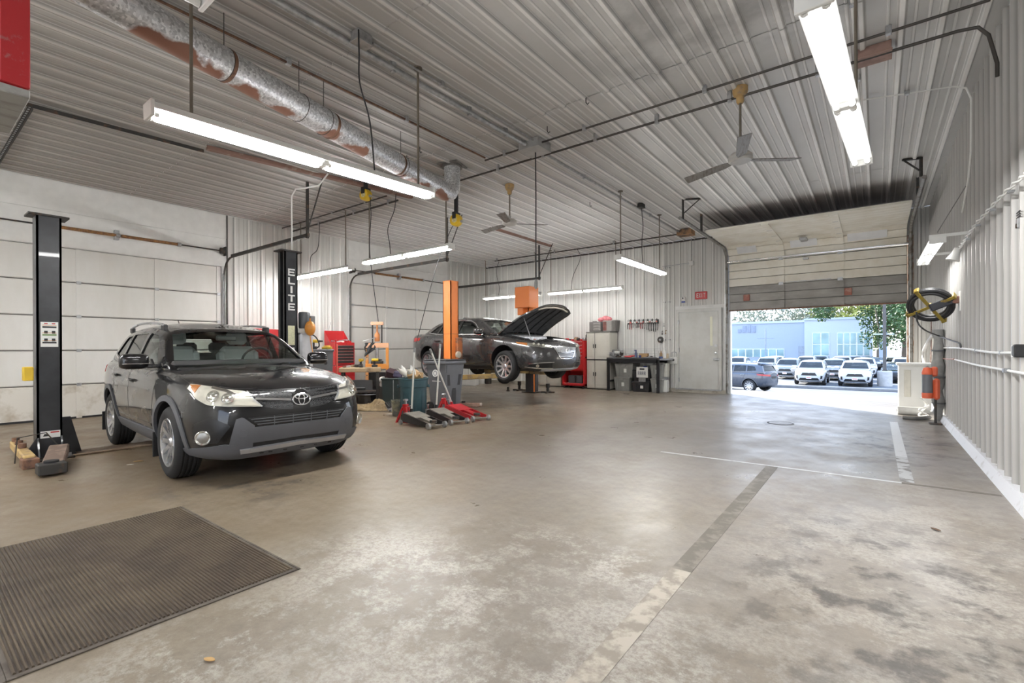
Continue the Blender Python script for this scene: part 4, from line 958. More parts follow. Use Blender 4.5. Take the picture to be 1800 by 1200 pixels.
# ---------------------------------------------------------------- the black SUV on the floor
def black_suv():
    root = thing('suv', 'black compact SUV with grey cladding parked on the floor at left', 'car', (-5.514, 2.57, 0), -.0576); root.scale = (.985,)*3
    R = .36; ax = [(0, R), (-2.66, R)]
    ks = lambda x, pts, dx=(0,)*9: [(x+dx[i], p[0], p[1]) for i, p in enumerate(pts)]
    st = [
     ks(.90, [(0, .25), (.40, .25), (.50, .33), (.53, .50), (.52, .66), (.48, .80), (.44, .90), (0, .895)], (-.10, -.10, -.03, .045, .055, .03, -.06, -.02)),
     ks(.80, [(0, .22), (.62, .23), (.71, .32), (.74, .50), (.72, .66), (.68, .83), (.60, .945), (0, .965)], (-.04, -.04, 0, .03, .03, 0, -.05, -.05)),
     ks(.58, [(0, .21), (.74, .22), (.83, .32), (.865, .50), (.86, .68), (.84, .87), (.74, .985), (0, 1.015)], (0, 0, 0, 0, 0, -.02, -.03, 0)),
     ks(.28, [(0, .20), (.78, .21), (.88, .33), (.915, .52), (.915, .70), (.885, .92), (.79, 1.025), (0, 1.055)]),
     ks(-.15, [(0, .20), (.78, .21), (.88, .33), (.93, .52), (.93, .72), (.90, .97), (.82, 1.085), (0, 1.105)]),
     ks(-.60, [(0, .20), (.78, .21), (.875, .33), (.925, .52), (.93, .74), (.915, .99), (.855, 1.105), (0, 1.13)]),
     ks(-1.3, [(0, .20), (.78, .21), (.87, .33), (.92, .52), (.93, .75), (.92, 1.01), (.865, 1.12), (0, 1.11)]),
     ks(-2.1, [(0, .20), (.78, .21), (.87, .33), (.925, .52), (.935, .76), (.925, 1.03), (.865, 1.14), (0, 1.12)]),
     ks(-2.8, [(0, .22), (.77, .24), (.865, .36), (.93, .55), (.935, .78), (.92, 1.05), (.85, 1.17), (0, 1.15)]),
     ks(-3.35, [(0, .28), (.72, .30), (.82, .42), (.885, .60), (.885, .82), (.87, 1.06), (.79, 1.19), (0, 1.17)]),
     ks(-3.62, [(0, .36), (.60, .38), (.70, .48), (.76, .62), (.76, .84), (.74, 1.06), (.66, 1.18), (0, 1.17)]),
    ]
    body, H = make_body(st, ax, .425, black_paint, 'body', root, .045, -.04)
    # greenhouse: stations lean with the windscreen and tailgate
    def gs(xb, xt, wb_, wt, zb=1.02, zt=1.50, zc=1.62):
        zs = [zb, zb, zb+.06, 1.32, zt, zt+.075, zc]; ys = [0, wb_-.06, wb_, wb_*.48+wt*.52+.015, wt+.05, wt-.09, 0]
        return [(xb+(xt-xb)*(z-zb)/(zc-zb), y, z) for y, z in zip(ys, zs)]
    gst = [gs(-.30, -1.22, .80, .60, zt=1.475, zc=1.57), gs(-.56, -1.42, .855, .64, zt=1.50, zc=1.615), gs(-1.3, -1.75, .875, .66, zt=1.545, zc=1.69), gs(-2.2, -2.4, .875, .655, zt=1.54, zc=1.70), gs(-3.0, -2.95, .85, .63, zt=1.51, zc=1.675), gs(-3.42, -3.22, .80, .58, zt=1.46, zc=1.62)]
    w1 = ([(-.72, 1.125), (-1.50, 1.135)], [(-1.11, 1.41), (-1.24, 1.465), (-1.50, 1.497)])
    w2 = ([(-1.59, 1.14), (-2.36, 1.165)], [(-1.59, 1.50), (-2.28, 1.492)])
    w3 = ([(-2.45, 1.17), (-2.98, 1.245)], [(-2.37, 1.488), (-2.68, 1.462)])
    wf_ = ([(-.73, 1.105), (-.36, 1.085), (.36, 1.085), (.73, 1.105)], [(-.595, 1.475), (-.28, 1.515), (.28, 1.515), (.595, 1.475)], -1.5)
    wb2 = ([(-.62, 1.18), (.62, 1.18)], [(-.50, 1.46), (.50, 1.46)], -2.9)
    cabin, G = make_cabin(gst, [w1, w2, w3], wf_, wb2, black_paint, root)
    patch(G.F, wf_[0], wf_[1], -.012, .004, 16, 8, 'windscreen', glass_clear, root); patch(G.B, wb2[0], wb2[1], -.012, .004, 10, 6, 'rear_window', glass_side, root)
    for s in (-1, 1):
        cs = lambda x, z: G.S(x, z, s)
        win_glass(cs, *w1, root, glass_side, 'front_door_window'); win_glass(cs, *w2, root, glass_dark, 'rear_door_window'); win_glass(cs, *w3, root, glass_dark, 'quarter_window', m=5)
        ch = lambda x, z: H.S(x, z, s)
        strip(lambda x, z: G.S(x, z, s), [(-.72, 1.105), (-1.6, 1.118), (-2.5, 1.155), (-3.04, 1.236), (-3.10, 1.26)], .022, .008, .012, 30, 'chrome_trim', chrome, root)
        for pl in ([(-.42, 1.04), (-.46, .80), (-.50, .42)], [(-1.55, 1.10), (-1.54, .7), (-1.54, .42)], [(-2.42, 1.12), (-2.38, .95), (-2.28, .70), (-2.24, .50)]):
            strip(ch, pl, .010, .0015, .004, 14, 'door_gap', mesh_black, root)
        handle(H, root, -1.36, .935, s, black_paint); handle(H, root, -2.22, .97, s, black_paint)
        mirror(root, -.72, .90, 1.165, s, black_paint)
        MB().prism([(-.66, 1.10), (-.80, 1.10), (-.80, 1.19)], 'y', s*.845, s*.865).build('mirror_base', black_plastic, root)
        # grey sill and arch cladding
        patch(ch, [(-.40, .27), (-2.26, .27)], [(-.46, .43), (-2.22, .43)], .016, .03, 20, 4, 'sill_cladding', cladding, root)
        patch(ch, [(-.55, .47), (-2.1, .47)], [(-.55, .50), (-2.1, .50)], .006, .01, 16, 3, 'door_moulding', black_paint, root)
        rl = MB(); rl.tube(smooth_path([(-1.30, s*.60, 1.555), (-1.45, s*.61, 1.61), (-2.2, s*.62, 1.645), (-2.9, s*.60, 1.62), (-3.08, s*.585, 1.565)], 7), [.016]*29, 8); rl.build('roof_rail', silver, root)
        MB().bbox(-1.45, -1.28, s*.60-.02, s*.60+.02, 1.52, 1.60, b=.012).build('rail_foot', black_plastic, root)
        MB().bbox(-3.10, -2.96, s*.588-.02, s*.588+.02, 1.53, 1.61, b=.012).build('rail_foot', black_plastic, root)
        tl = MB(); patch(lambda p, z: H.P(180-s*p, z, -3.0), [(44, .93), (75, .98)], [(44, 1.06), (75, 1.08)], .006, .02, 10, 4, mb=tl); tl.build('tail_light', red_lens, root)
    arch_trim(H, root, 0, R, .418, .475, -28, 208, cladding); arch_trim(H, root, -2.66, R, .418, .475, -22, 206, cladding)
    for s in (-1, 1):
        for xx in (-.43, -3.09): MB().bbox(xx-.01, xx+.01, s*.70 if s > 0 else s*.93, s*.93 if s > 0 else s*.70, .16, .42, b=.004).build('mud_flap', black_plastic, root)
    # ---- nose
    cx = -.2
    cur = [(0, .945), (.2, .94), (.4, .90), (.5, .86), (.6, .78), (.72, .66), (.82, .50), (.88, .30), (.92, 0)]
    def phi(y):
        a = abs(y)
        for (y0, x0), (y1, x1) in zip(cur, cur[1:]):
            if a <= y1 or (y1 == .92):
                t = (a-y0)/(y1-y0); x = x0+(x1-x0)*t; return math.copysign(math.degrees(math.atan2(a, x-cx)), y)
    fp = lambda y, z: H.P(phi(y), z, cx)
    for s in (-1, 1):
        g = lambda y, z, s=s: fp(s*y, z)
        hl_lo = [(.36, .742), (.60, .757), (.72, .772), (.79, .83), (.845, .915)]; hl_up = [(.50, .885), (.62, .905), (.72, .928), (.845, .952)]
        hp = patch(g, hl_lo, hl_up, .012, .02, 24, 8, 'headlight', lamp_haze, root)
        patch(g, hl_lo, hl_up, .034, .004, 24, 8, 'lens', lens_clear, hp)
        patch(g, [(.80, .875), (.835, .92)], [(.79, .937), (.843, .946)], .016, .01, 6, 4, 'turn_signal', amber, hp)
        patch(g, [(.40, .752), (.565, .765)], [(.44, .79), (.55, .80)], .016, .008, 8, 3, 'marker_lamp', mat('lamp_pale', (.72, .69, .60), .3), hp)
        strip(g, [(.44, .845), (.56, .855), (.63, .895), (.72, .92)], .02, .018, .008, 12, 'bright_bar', chrome, hp)
        for (yy, zz_, rr) in ((.69, .845, .058), (.60, .825, .055)):
            p, n = g(yy, zz_); Mq = Matrix.Translation(p+n*.014) @ n.to_track_quat('Z', 'Y').to_matrix().to_4x4()
            MB().lathe([(rr, 0), (rr, .012), (rr*.8, .014), (rr*.62, .004), (rr*.5, .010), (0, .016)], 22, Mq).build('projector', lamp_chrome, hp)
        # upper grille wing with mesh, one chrome bar
        gl_lo = [(.085, .695), (.22, .705), (.335, .735)]; gl_up = [(.085, .865), (.28, .875), (.475, .885)]
        gp = patch(g, gl_lo, gl_up, .001, .01, 12, 5, 'grille', mesh_black, root)
        strip(g, [(.10, .785), (.24, .80), (.415, .815)], .020, .012, .012, 14, 'chrome_bar', chrome, gp)
        strip(g, [(.36, .742), (.42, .80), (.485, .885)], .012, .012, .012, 10, 'chrome_edge', silver, gp)
        mm = MB()
        for r_ in range(5):
            for c_ in range(9):
                yy = .10+c_*.037+(r_ % 2)*.018+r_*.006; z_ = .725+r_*.034+c_*.002
                if abs(z_-.795-.04*(yy-.1)) < .015 or yy > .30+(z_-.72)*.95: continue
                p, n = g(yy, z_); fr_ = n.to_track_quat('Z', 'Y').to_matrix()
                mm.tube([p+n*.004+fr_ @ Vector((.013*math.cos(q), .010*math.sin(q), 0)) for q in [2*math.pi*i/6 for i in range(6)]], .0022, 4, closed=True)
        mo = mm.build('grille_mesh', grey_plastic, gp); mo['kind'] = 'stuff'
        # fog lamp recess and lamp
        patch(g, [(.58, .575), (.66, .42), (.80, .42)], [(.60, .60), (.70, .665), (.79, .60)], .002, .01, 12, 5, 'fog_recess', mesh_black, root)
        p, n = g(.735, .475); Mq = Matrix.Translation(p+n*.004) @ (n*.7+Vector((.5, 0, 0))).to_track_quat('Z', 'Y').to_matrix().to_4x4()
        MB().lathe([(0, -.02), (.062, -.02), (.068, .02), (.062, .028), (.05, .018), (.0, .022)], 24, Mq).build('fog_lamp', lamp_chrome, root)
        # outer corner of the cladding
        patch(g, [(.44, .255), (.60, .245), (.86, .25)], [(.44, .37), (.62, .41), (.88, .345)], .012, .02, 16, 5, 'bumper_corner', cladding, root)
        patch(g, [(.44, .35), (.60, .36)], [(.42, .57), (.505, .655), (.545, .64)], .0125, .02, 10, 5, 'bumper_horn', cladding, root)
        p, n = g(.505, .50); Mq = Matrix.Translation(p+n*.013) @ n.to_track_quat('Z', 'Y').to_matrix().to_4x4(); MB().lathe([(0, 0), (.035, 0), (.035, .002), (0, .002)], 20, Mq).build('tow_cover', cladding, root)
    patch(fp, [(-.50, .405), (0, .415), (.50, .405)], [(-.45, .555), (0, .56), (.45, .555)], .012, .02, 24, 5, 'bumper_cladding', cladding, root)
    lg = patch(fp, [(-.385, .56), (.385, .56)], [(-.47, .645), (0, .655), (.47, .645)], .002, .01, 24, 5, 'lower_grille', mesh_black, root)
    for zz_ in (.58, .605, .63): strip(fp, [(-.40-(zz_-.58)*.9, zz_), (0, zz_+.003), (.40+(zz_-.58)*.9, zz_)], .007, .009, .008, 22, 'grille_slat', grey_plastic, lg)
    for yy in (-.26, -.09, .09, .26): strip(fp, [(yy, .562), (yy, .648)], .006, .010, .008, 5, 'grille_post', grey_plastic, lg)
    patch(fp, [(-.48, .345), (.48, .345)], [(-.50, .405), (.50, .405)], .003, .01, 22, 4, 'lower_slot', mesh_black, root)
    strip(fp, [(-.53, .335), (0, .355), (.53, .335)], .040, .030, .03, 26, 'skid_bar', mat('satin_skid', (.46, .46, .48), .38, .6, var=.05), root)
    ul = patch(fp, [(-.60, .245), (0, .26), (.60, .245)], [(-.55, .325), (0, .34), (.55, .325)], .010, .03, 24, 4, 'lower_lip', cladding, root)
    for yy in (-.34, -.26, -.12, .05, .2, .36):
        p, n = fp(yy, .285); MB().bbox(p.x-.01, p.x+.016, yy-.02, yy+.02, .277, .293, b=.004).build('lip_slot', black_plastic, ul)
    strip(fp, [(-.79, .80), (-.60, .715), (-.30, .695), (0, .675), (.30, .695), (.60, .715), (.79, .80)], .012, .006, .012, 40, 'bumper_crease', black_paint, root)
    strip(lambda x, y: H.T(x, y), [(.42, -.80), (.74, -.57), (.86, -.30), (.885, 0), (.86, .30), (.74, .57), (.42, .80)], .007, .0008, .002, 40, 'hood_gap', mesh_black, root)
    for s in (-1, 1): strip(lambda x, y: H.T(x, y), [(.42, s*.80), (0, s*.80), (-.42, s*.80)], .007, .0008, .002, 16, 'hood_gap', mesh_black, root)
    # emblem: two crossed ovals in a larger oval
    p, n = fp(0, .785); p.x += .004
    fr_ = Vector((1, 0, .08)).to_track_quat('Z', 'Y').to_matrix()
    em = MB().lathe([(0, -.02), (.105, -.02), (.10, .004), (0, .008)], 28, Matrix.Translation(p) @ fr_.to_4x4() @ Matrix.Diagonal((.80, 1.05, 1, 1))).build('emblem_base', black_paint, root)
    def oval(cx_, cy_, a, b, r):
        q = MB(); q.tube([p+fr_ @ Vector((cx_+a*math.cos(t), cy_+b*math.sin(t), .012)) for t in [2*math.pi*i/32 for i in range(32)]], r, 6, closed=True); return q
    # local x of the frame is sideways or vertical depending on the quaternion: find the sideways axis
    side_is_x = abs((fr_ @ Vector((1, 0, 0))).y) > .5
    def ov(w, h, dz, r):
        upv = fr_ @ (Vector((0, 1, 0)) if side_is_x else Vector((1, 0, 0))); upv = upv if upv.z > 0 else -upv
        sdv = fr_ @ (Vector((1, 0, 0)) if side_is_x else Vector((0, 1, 0))); nv = fr_ @ Vector((0, 0, 1))
        q = MB(); q.tube([p+sdv*(w*math.cos(t))+upv*(dz+h*math.sin(t))+nv*.012 for t in [2*math.pi*i/36 for i in range(36)]], r, 6, closed=True); q.build('emblem_oval', chrome, em)
    ov(.088, .058, 0, .0085); ov(.030, .050, 0, .0065); ov(.064, .022, .026, .0065)
    # wipers, antenna, screen sticker, hood ornament lines
    for (a, b) in (((-.44, -.30), (-.50, .40)), ((-.44, .32), (-.50, .70))):
        q = MB(); pa_, _ = G.F(b[1], 1.12) ; pb_, _ = G.F(a[1], 1.105); q.tube([pb_+Vector((.02, 0, -.015)), pa_+Vector((.02, 0, 0))], .009, 5); q.build('wiper', black_plastic, root)
    MB().tube([(-3.0, 0, 1.62), (-3.14, 0, 1.75)], .006, 6).build('antenna', black_plastic, root)
    MB().bbox(-.40, -.30, -.72, .72, 1.065, 1.09, b=.01).build('cowl', black_plastic, root)
    # cabin inside
    MB().bbox(-3.3, -.5, -.80, .80, 1.10, 1.135, b=.02).bbox(-1.05, -.45, -.76, .76, 1.08, 1.165, b=.05).build('dashboard', interior_dark, root)
    for s in (-1, 1):
        a = MB(); b = MB(); seat(a, b, -1.72, s*.38, .86, w=.23, h=.48); a.build('seat', seat_grey, root); b.build('headrest', seat_grey, root)
    a = MB(); a.bbox(-2.75, -2.6, -.66, .66, .95, 1.24, b=.05); a.build('rear_seat', mat('seat_shadow', (.20, .205, .205), .6), root)
    for yy in (-.42, 0, .42): MB().bbox(-2.76, -2.66, yy-.13, yy+.13, 1.24, 1.40, b=.04).build('rear_headrest', MATS['seat_shadow'], root)
    sw = MB(); sw.tube([(-1.10+.06*math.sin(t), .38+.185*math.cos(t), 1.16+.15*math.sin(t)) for t in [2*math.pi*i/24 for i in range(24)]], .016, 6, closed=True); sw.box(-1.09, -1.07, .22, .54, 1.12, 1.16); sw.build('steering_wheel', interior_dark, root)
    MB().bbox(-1.10, -1.07, -.12, .12, 1.40, 1.47, b=.015).build('rear_view_mirror', interior_dark, root)
    patch(G.F, [(.52, 1.12), (.66, 1.12)], [(.51, 1.155), (.64, 1.155)], -.018, .002, 4, 3, 'inspection_sticker', mat('sticker_blue', (.35, .52, .66), .5, var=.3, scale=60), root)
    put_wheels(root, [(0, 0), (-2.66, 0)], .795, R, .235, .235, 10, silver, 'multi')
    MB().bbox(-3.2, .55, -.60, .60, .20, .30, b=.03).build('underbody', black_plastic, root)
    return root
black_suv()
# ---------------------------------------------------------------- the dark grey sedan up on the orange lift
def sedan(name, label, loc, h, paint, sc=1.0, hood_open=False, full=True, group=None):
    root = thing(name, label, 'car', loc, h, group); root.scale = (sc,)*3
    R = .335; ax = [(0, R), (-2.776, R)]
    ks = lambda x, pts, dx=(0,)*9: [(x+dx[i], p[0], p[1]) for i, p in enumerate(pts)]
    st = [ks(.93, [(0, .17), (.40, .17), (.50, .25), (.53, .40), (.51, .54), (.47, .66), (.42, .735), (0, .765)], (-.06, -.06, .0, .05, .04, .02, -.04, -.02)),
          ks(.82, [(0, .16), (.62, .16), (.72, .25), (.75, .42), (.73, .57), (.68, .70), (.58, .79), (0, .83)]),
          ks(.55, [(0, .15), (.74, .16), (.84, .26), (.875, .44), (.87, .60), (.83, .76), (.71, .86), (0, .90)]),
          ks(.10, [(0, .15), (.78, .16), (.87, .27), (.915, .46), (.915, .65), (.885, .84), (.77, .925), (0, .96)]),
          ks(-.45, [(0, .15), (.78, .16), (.87, .27), (.92, .46), (.93, .67), (.91, .88), (.84, .965), (0, .985)]),
          ks(-1.3, [(0, .15), (.78, .16), (.865, .27), (.92, .46), (.935, .68), (.915, .90), (.86, .99), (0, .97)]),
          ks(-2.1, [(0, .15), (.78, .16), (.865, .27), (.92, .46), (.935, .69), (.915, .92), (.86, 1.0), (0, .98)]),
          ks(-2.85, [(0, .17), (.77, .18), (.86, .29), (.925, .48), (.93, .71), (.90, .94), (.82, 1.03), (0, 1.02)]),
          ks(-3.45, [(0, .22), (.72, .24), (.81, .36), (.88, .52), (.885, .74), (.85, .97), (.74, 1.055), (0, 1.065)]),
          ks(-3.78, [(0, .34), (.58, .35), (.68, .44), (.74, .57), (.75, .76), (.73, .95), (.65, 1.04), (0, 1.06)])]
    body, H = make_body(st, ax, .385, paint, 'body', root, .04, -.04, cut=(-.22, .70, -.66, .66, .60, 1.2) if hood_open else None)
    def gs(xb, xt, wb_, wt, zt, zc, zb=.90):
        zs = [zb, zb, zb+.07, (zb+zt)/2+.02, zt, zt+.06, zc]; ys = [0, wb_-.06, wb_, wb_*.46+wt*.54+.02, wt+.05, wt-.09, 0]
        return [(xb+(xt-xb)*(z-zb)/(zc-zb), y, z) for y, z in zip(ys, zs)]
    gst = [gs(-.22, -1.22, .80, .545, 1.285, 1.365), gs(-.50, -1.45, .855, .58, 1.315, 1.415), gs(-1.3, -1.78, .87, .60, 1.335, 1.44), gs(-2.2, -2.25, .865, .585, 1.325, 1.432), gs(-3.0, -2.6, .83, .56, 1.29, 1.40), gs(-3.42, -2.72, .74, .52, 1.25, 1.365)]
    w1 = ([(-.80, .985), (-1.64, 1.00)], [(-1.22, 1.22), (-1.36, 1.275), (-1.64, 1.305)]); w2 = ([(-1.73, 1.002), (-2.46, 1.02)], [(-1.73, 1.308), (-2.30, 1.285), (-2.40, 1.262)])
    w3 = ([(-2.53, 1.025), (-2.86, 1.055)], [(-2.47, 1.245), (-2.62, 1.20)])
    fw_ = ([(-.70, .98), (0, .955), (.70, .98)], [(-.53, 1.285), (0, 1.325), (.53, 1.285)], -1.55); bw_ = ([(-.58, 1.08), (.58, 1.08)], [(-.46, 1.28), (.46, 1.28)], -2.5)
    cabin, G = make_cabin(gst, [w1, w2, w3] if full else [w1, w2], fw_, bw_, paint, root)
    patch(G.F, fw_[0], fw_[1], -.012, .004, 14, 7, 'windscreen', glass_clear, root); patch(G.B, bw_[0], bw_[1], -.012, .004, 8, 4, 'rear_window', glass_dark, root)
    for s in (-1, 1):
        cs = lambda x, z: G.S(x, z, s); ch = lambda x, z: H.S(x, z, s)
        win_glass(cs, *w1, root, glass_side, 'front_door_window'); win_glass(cs, *w2, root, glass_side, 'rear_door_window')
        if full:
            win_glass(cs, *w3, root, glass_dark, 'quarter_window', m=4)
            q = MB(); strip(cs, [(-.80, .965), (-1.7, .982), (-2.5, 1.0), (-2.92, 1.045)], .018, .007, .01, 26, '', None, None, q)
            strip(cs, [(-2.92, 1.045), (-2.66, 1.22), (-2.44, 1.285), (-2.1, 1.325), (-1.65, 1.325), (-1.35, 1.295), (-1.18, 1.235), (-.76, .965)], .016, .007, .01, 40, '', None, None, q); q.build('chrome_trim', chrome, root)
            strip(cs, [(-1.685, .99), (-1.685, 1.31)], .05, .003, .006, 8, 'door_pillar', black_plastic, root)
            for pl in ([(-.46, .90), (-.48, .70), (-.50, .34)], [(-1.685, .97), (-1.66, .6), (-1.66, .30)], [(-2.52, .98), (-2.42, .78), (-2.34, .55)]): strip(ch, pl, .009, .0012, .004, 12, 'door_gap', mesh_black, root)
            handle(H, root, -1.46, .80, s, paint); handle(H, root, -2.34, .83, s, paint)
            mirror(root, -.74, .86, 1.03, s, paint, sc=.85)
            strip(ch, [(-.46, .245), (-2.3, .245)], .05, .008, .015, 16, 'sill_cladding', black_plastic, root)
        patch(lambda p, z: H.P(180-s*p, z, -3.0), [(35, .80), (78, .85)], [(35, .93), (80, .93)], .005, .02, 12, 4, 'tail_light', red_lens, root)
    # nose
    cx = -.2; cur = [(0, .975), (.2, .965), (.4, .93), (.5, .89), (.6, .81), (.72, .68), (.82, .50), (.88, .28), (.92, 0)]
    def phi(y):
        a = min(abs(y), .919)
        for (y0, x0), (y1, x1) in zip(cur, cur[1:]):
            if a <= y1: t = (a-y0)/(y1-y0); return math.copysign(math.degrees(math.atan2(a, x0+(x1-x0)*t-cx)), y)
    fp = lambda y, z: H.P(phi(y), z, cx)
    for s in (-1, 1):
        g = lambda y, z, s=s: fp(s*y, z)
        hp = patch(g, [(.40, .655), (.60, .655), (.75, .685), (.85, .745)], [(.43, .705), (.62, .725), (.76, .75), (.86, .775)], .006, .015, 18, 5, 'headlight', lamp_chrome, root)
        if full:
            for k in range(5):
                yy = .44+k*.066; p, n = g(yy, .685+.012*k); MB().lathe([(0, 0), (.022, 0), (.024, .010), (.016, .013), (0, .010)], 12, Matrix.Translation(p+n*.004) @ n.to_track_quat('Z', 'Y').to_matrix().to_4x4()).build('led_lamp', lamp_haze, hp)
            patch(g, [(.77, .695), (.855, .745)], [(.775, .75), (.865, .775)], .010, .01, 6, 3, 'turn_signal', amber, hp)
            patch(g, [(.40, .655), (.60, .655), (.75, .685), (.85, .745)], [(.43, .705), (.62, .725), (.76, .75), (.86, .775)], .028, .004, 18, 5, 'lens', lens_clear, hp)
        fr_ = patch(g, [(.38, .235), (.60, .24), (.78, .27)], [(.40, .345), (.60, .335), (.74, .315)], .003, .01, 12, 4, 'fog_grille', mesh_black, root)
        if full:
            strip(g, [(.36, .225), (.60, .228), (.80, .262)], .018, .010, .012, 14, 'chrome_strip', chrome, fr_); strip(g, [(.36, .355), (.60, .348), (.76, .325)], .012, .008, .012, 14, 'chrome_strip', chrome, fr_)
            p, n = g(.66, .285); MB().lathe([(0, 0), (.03, 0), (.034, .012), (0, .014)], 14, Matrix.Translation(p+n*.004) @ n.to_track_quat('Z', 'Y').to_matrix().to_4x4()).build('fog_lamp', lamp_chrome, fr_)
    gp = patch(fp, [(-.20, .445), (0, .43), (.20, .445)], [(-.36, .66), (0, .675), (.36, .66)], .003, .01, 18, 6, 'grille', mesh_black, root)
    if full:
        for zz_ in (.47, .50, .53): strip(fp, [(-.22-(zz_-.445)*.7, zz_), (0, zz_-.012), (.22+(zz_-.445)*.7, zz_)], .010, .009, .008, 20, 'grille_bar', silver, gp)
        patch(fp, [(-.27, .555), (0, .535), (.27, .555)], [(-.36, .655), (0, .665), (.36, .655)], .016, .02, 18, 4, 'grille_beak', silver, gp)
        strip(fp, [(-.365, .66), (-.20, .435), (0, .42), (.20, .435), (.365, .66)], .016, .012, .012, 30, 'chrome_frame', chrome, gp)
        p, n = fp(0, .605); em = MB(); em.tube([p+n*.026+Vector((0, .055*math.cos(t), .05*math.sin(t))) for t in [2*math.pi*i/24 for i in range(24)]], .006, 6, closed=True)
        for s in (-1, 1): em.tube([p+n*.026+Vector((0, s*.030, -.036)), p+n*.026+Vector((0, s*.016, .040))], .006, 6)
        em.tube([p+n*.026+Vector((0, -.020, .0)), p+n*.026+Vector((0, .020, .0))], .006, 6); em.build('emblem', chrome, gp)
        patch(fp, [(-.60, .17), (0, .165), (.60, .17)], [(-.60, .215), (0, .21), (.60, .215)], .012, .03, 24, 3, 'lower_lip', mat('lip_grey', (.33, .34, .36), .45), root)
        a = MB(); b = MB()
        for s in (-1, 1):
            a = MB(); b = MB(); seat(a, b, -1.75, s*.37, .78, w=.23, h=.42); a.build('seat', MATS['seat_shadow'], root); b.build('headrest', MATS['seat_shadow'], root)
        MB().bbox(-3.0, -.5, -.76, .76, .965, .995, b=.02).build('cabin_floor', interior_dark, root)
        sw = MB(); sw.tube([(-1.12+.06*math.sin(t), .37+.18*math.cos(t), 1.06+.14*math.sin(t)) for t in [2*math.pi*i/20 for i in range(20)]], .015, 6, closed=True); sw.build('steering_wheel', interior_dark, root)
        MB().tube([(-3.0, .0, 1.36), (-3.02, 0, 1.42)], .02, 6).build('antenna', paint, root)
    if hood_open:
        al = R_(36); M_ = Matrix.Translation((-.36, 0, .985)) @ Matrix.Rotation(-al, 4, 'Y')
        def hp_(u, v, o):      # u 0..1 hinge to nose, v -1..1
            w = .74-.06*u-.20*max(0, u-.75)**1.3*4*.25-(.10*max(0, u-.88)*8*abs(v)**3*.5)
            x = 1.24*u-.17*u*abs(v)**2.4*1.0
            z = -.02*u-.16*u*u-.055*abs(v)**2.5+.0
            return M_ @ Vector((x, w*v, z+o))
        def sheet(o0, o1, inset, mt, nm, nu=14, nv=16):
            q = MB(); vs = []
            for o in (o0, o1):
                for i in range(nu+1):
                    for j in range(nv+1): vs.append(hp_(inset+(1-2*inset)*i/nu, (1-inset*1.3)*(-1+2*j/nv), o))
            N = (nu+1)*(nv+1); fs = []
            for i in range(nu):
                for j in range(nv):
                    a = i*(nv+1)+j; fs += [(a, a+1, a+nv+2, a+nv+1), (N+a, N+a+nv+1, N+a+nv+2, N+a+1)]
            bd = [j for j in range(nv+1)]+[i*(nv+1)+nv for i in range(1, nu+1)]+[nu*(nv+1)+j for j in range(nv-1, -1, -1)]+[i*(nv+1) for i in range(nu-1, 0, -1)]
            for i in range(len(bd)): a, c = bd[i], bd[(i+1) % len(bd)]; fs.append((a, N+a, N+c, c))
            return q.add(vs, fs, True).build(nm, mt, root)
        hd = sheet(.03, .0, 0, paint, 'hood'); 
        ln = sheet(.0, -.022, .07, mat('hood_liner', (.085, .087, .09), .8, var=.3, scale=9, bump=.6, bscale=25), 'hood_liner')
        for vv in (-.55, -.2, .2, .55):
            q = MB(); q.tube([hp_(u, vv*(1-.2*u), -.026) for u in (.14, .3, .5, .7, .88)], .016, 6); q.build('hood_rib', black_plastic, root)
        q = MB(); q.tube([hp_(.93, v, -.02) for v in (-.75, -.4, 0, .4, .75)], .02, 6); q.build('hood_edge', mat('hood_edge_tan', (.30, .27, .22), .6), root)
        q = MB(); q.tube([Vector((.55, -.60, .80)), hp_(.62, -.80, -.02)], .008, 6); q.build('prop_rod', galv, root)
        MB().bbox(-.05, .62, -.34, .34, .62, .83, b=.05).build('engine_cover', mat('engine_grey', (.22, .22, .22), .5, .2, var=.4, scale=9), root)
        MB().bbox(.02, .28, -.60, -.36, .64, .86, b=.02).build('battery', black_plastic, root)
        MB().bbox(.02, .55, .38, .62, .64, .84, b=.04).build('air_box', black_plastic, root)
        q = MB(); q.bbox(-.18, .02, -.52, .52, .80, .93, b=.03); q.build('scuttle', mat('foil_silver', (.6, .6, .6), .35, .7, var=.3, scale=12), root)
        for k, yy in enumerate((-.2, -.07, .07, .2)): MB().cyl((.1+.05*k, yy, .83), (.1+.05*k, yy, .855), .03, n=10).build('filler_cap', mat('cap_pink', (.55, .28, .22), .5) if k == 1 else galv, root)
    put_wheels(root, [(0, 0), (-2.776, 0)], .79, R, .225, .235, 10, silver, 'multi' if full else 'x', detail=full, droop=.075 if hood_open else 0)
    MB().bbox(-3.3, .6, -.60, .60, .155, .26, b=.03).build('underbody', black_plastic, root)
    return root
tlx = sedan('sedan', 'dark grey sedan with its hood open, raised on the orange two-post lift', (-6.46, 9.24, .60), -.136, grey_paint, 1.04, hood_open=True)

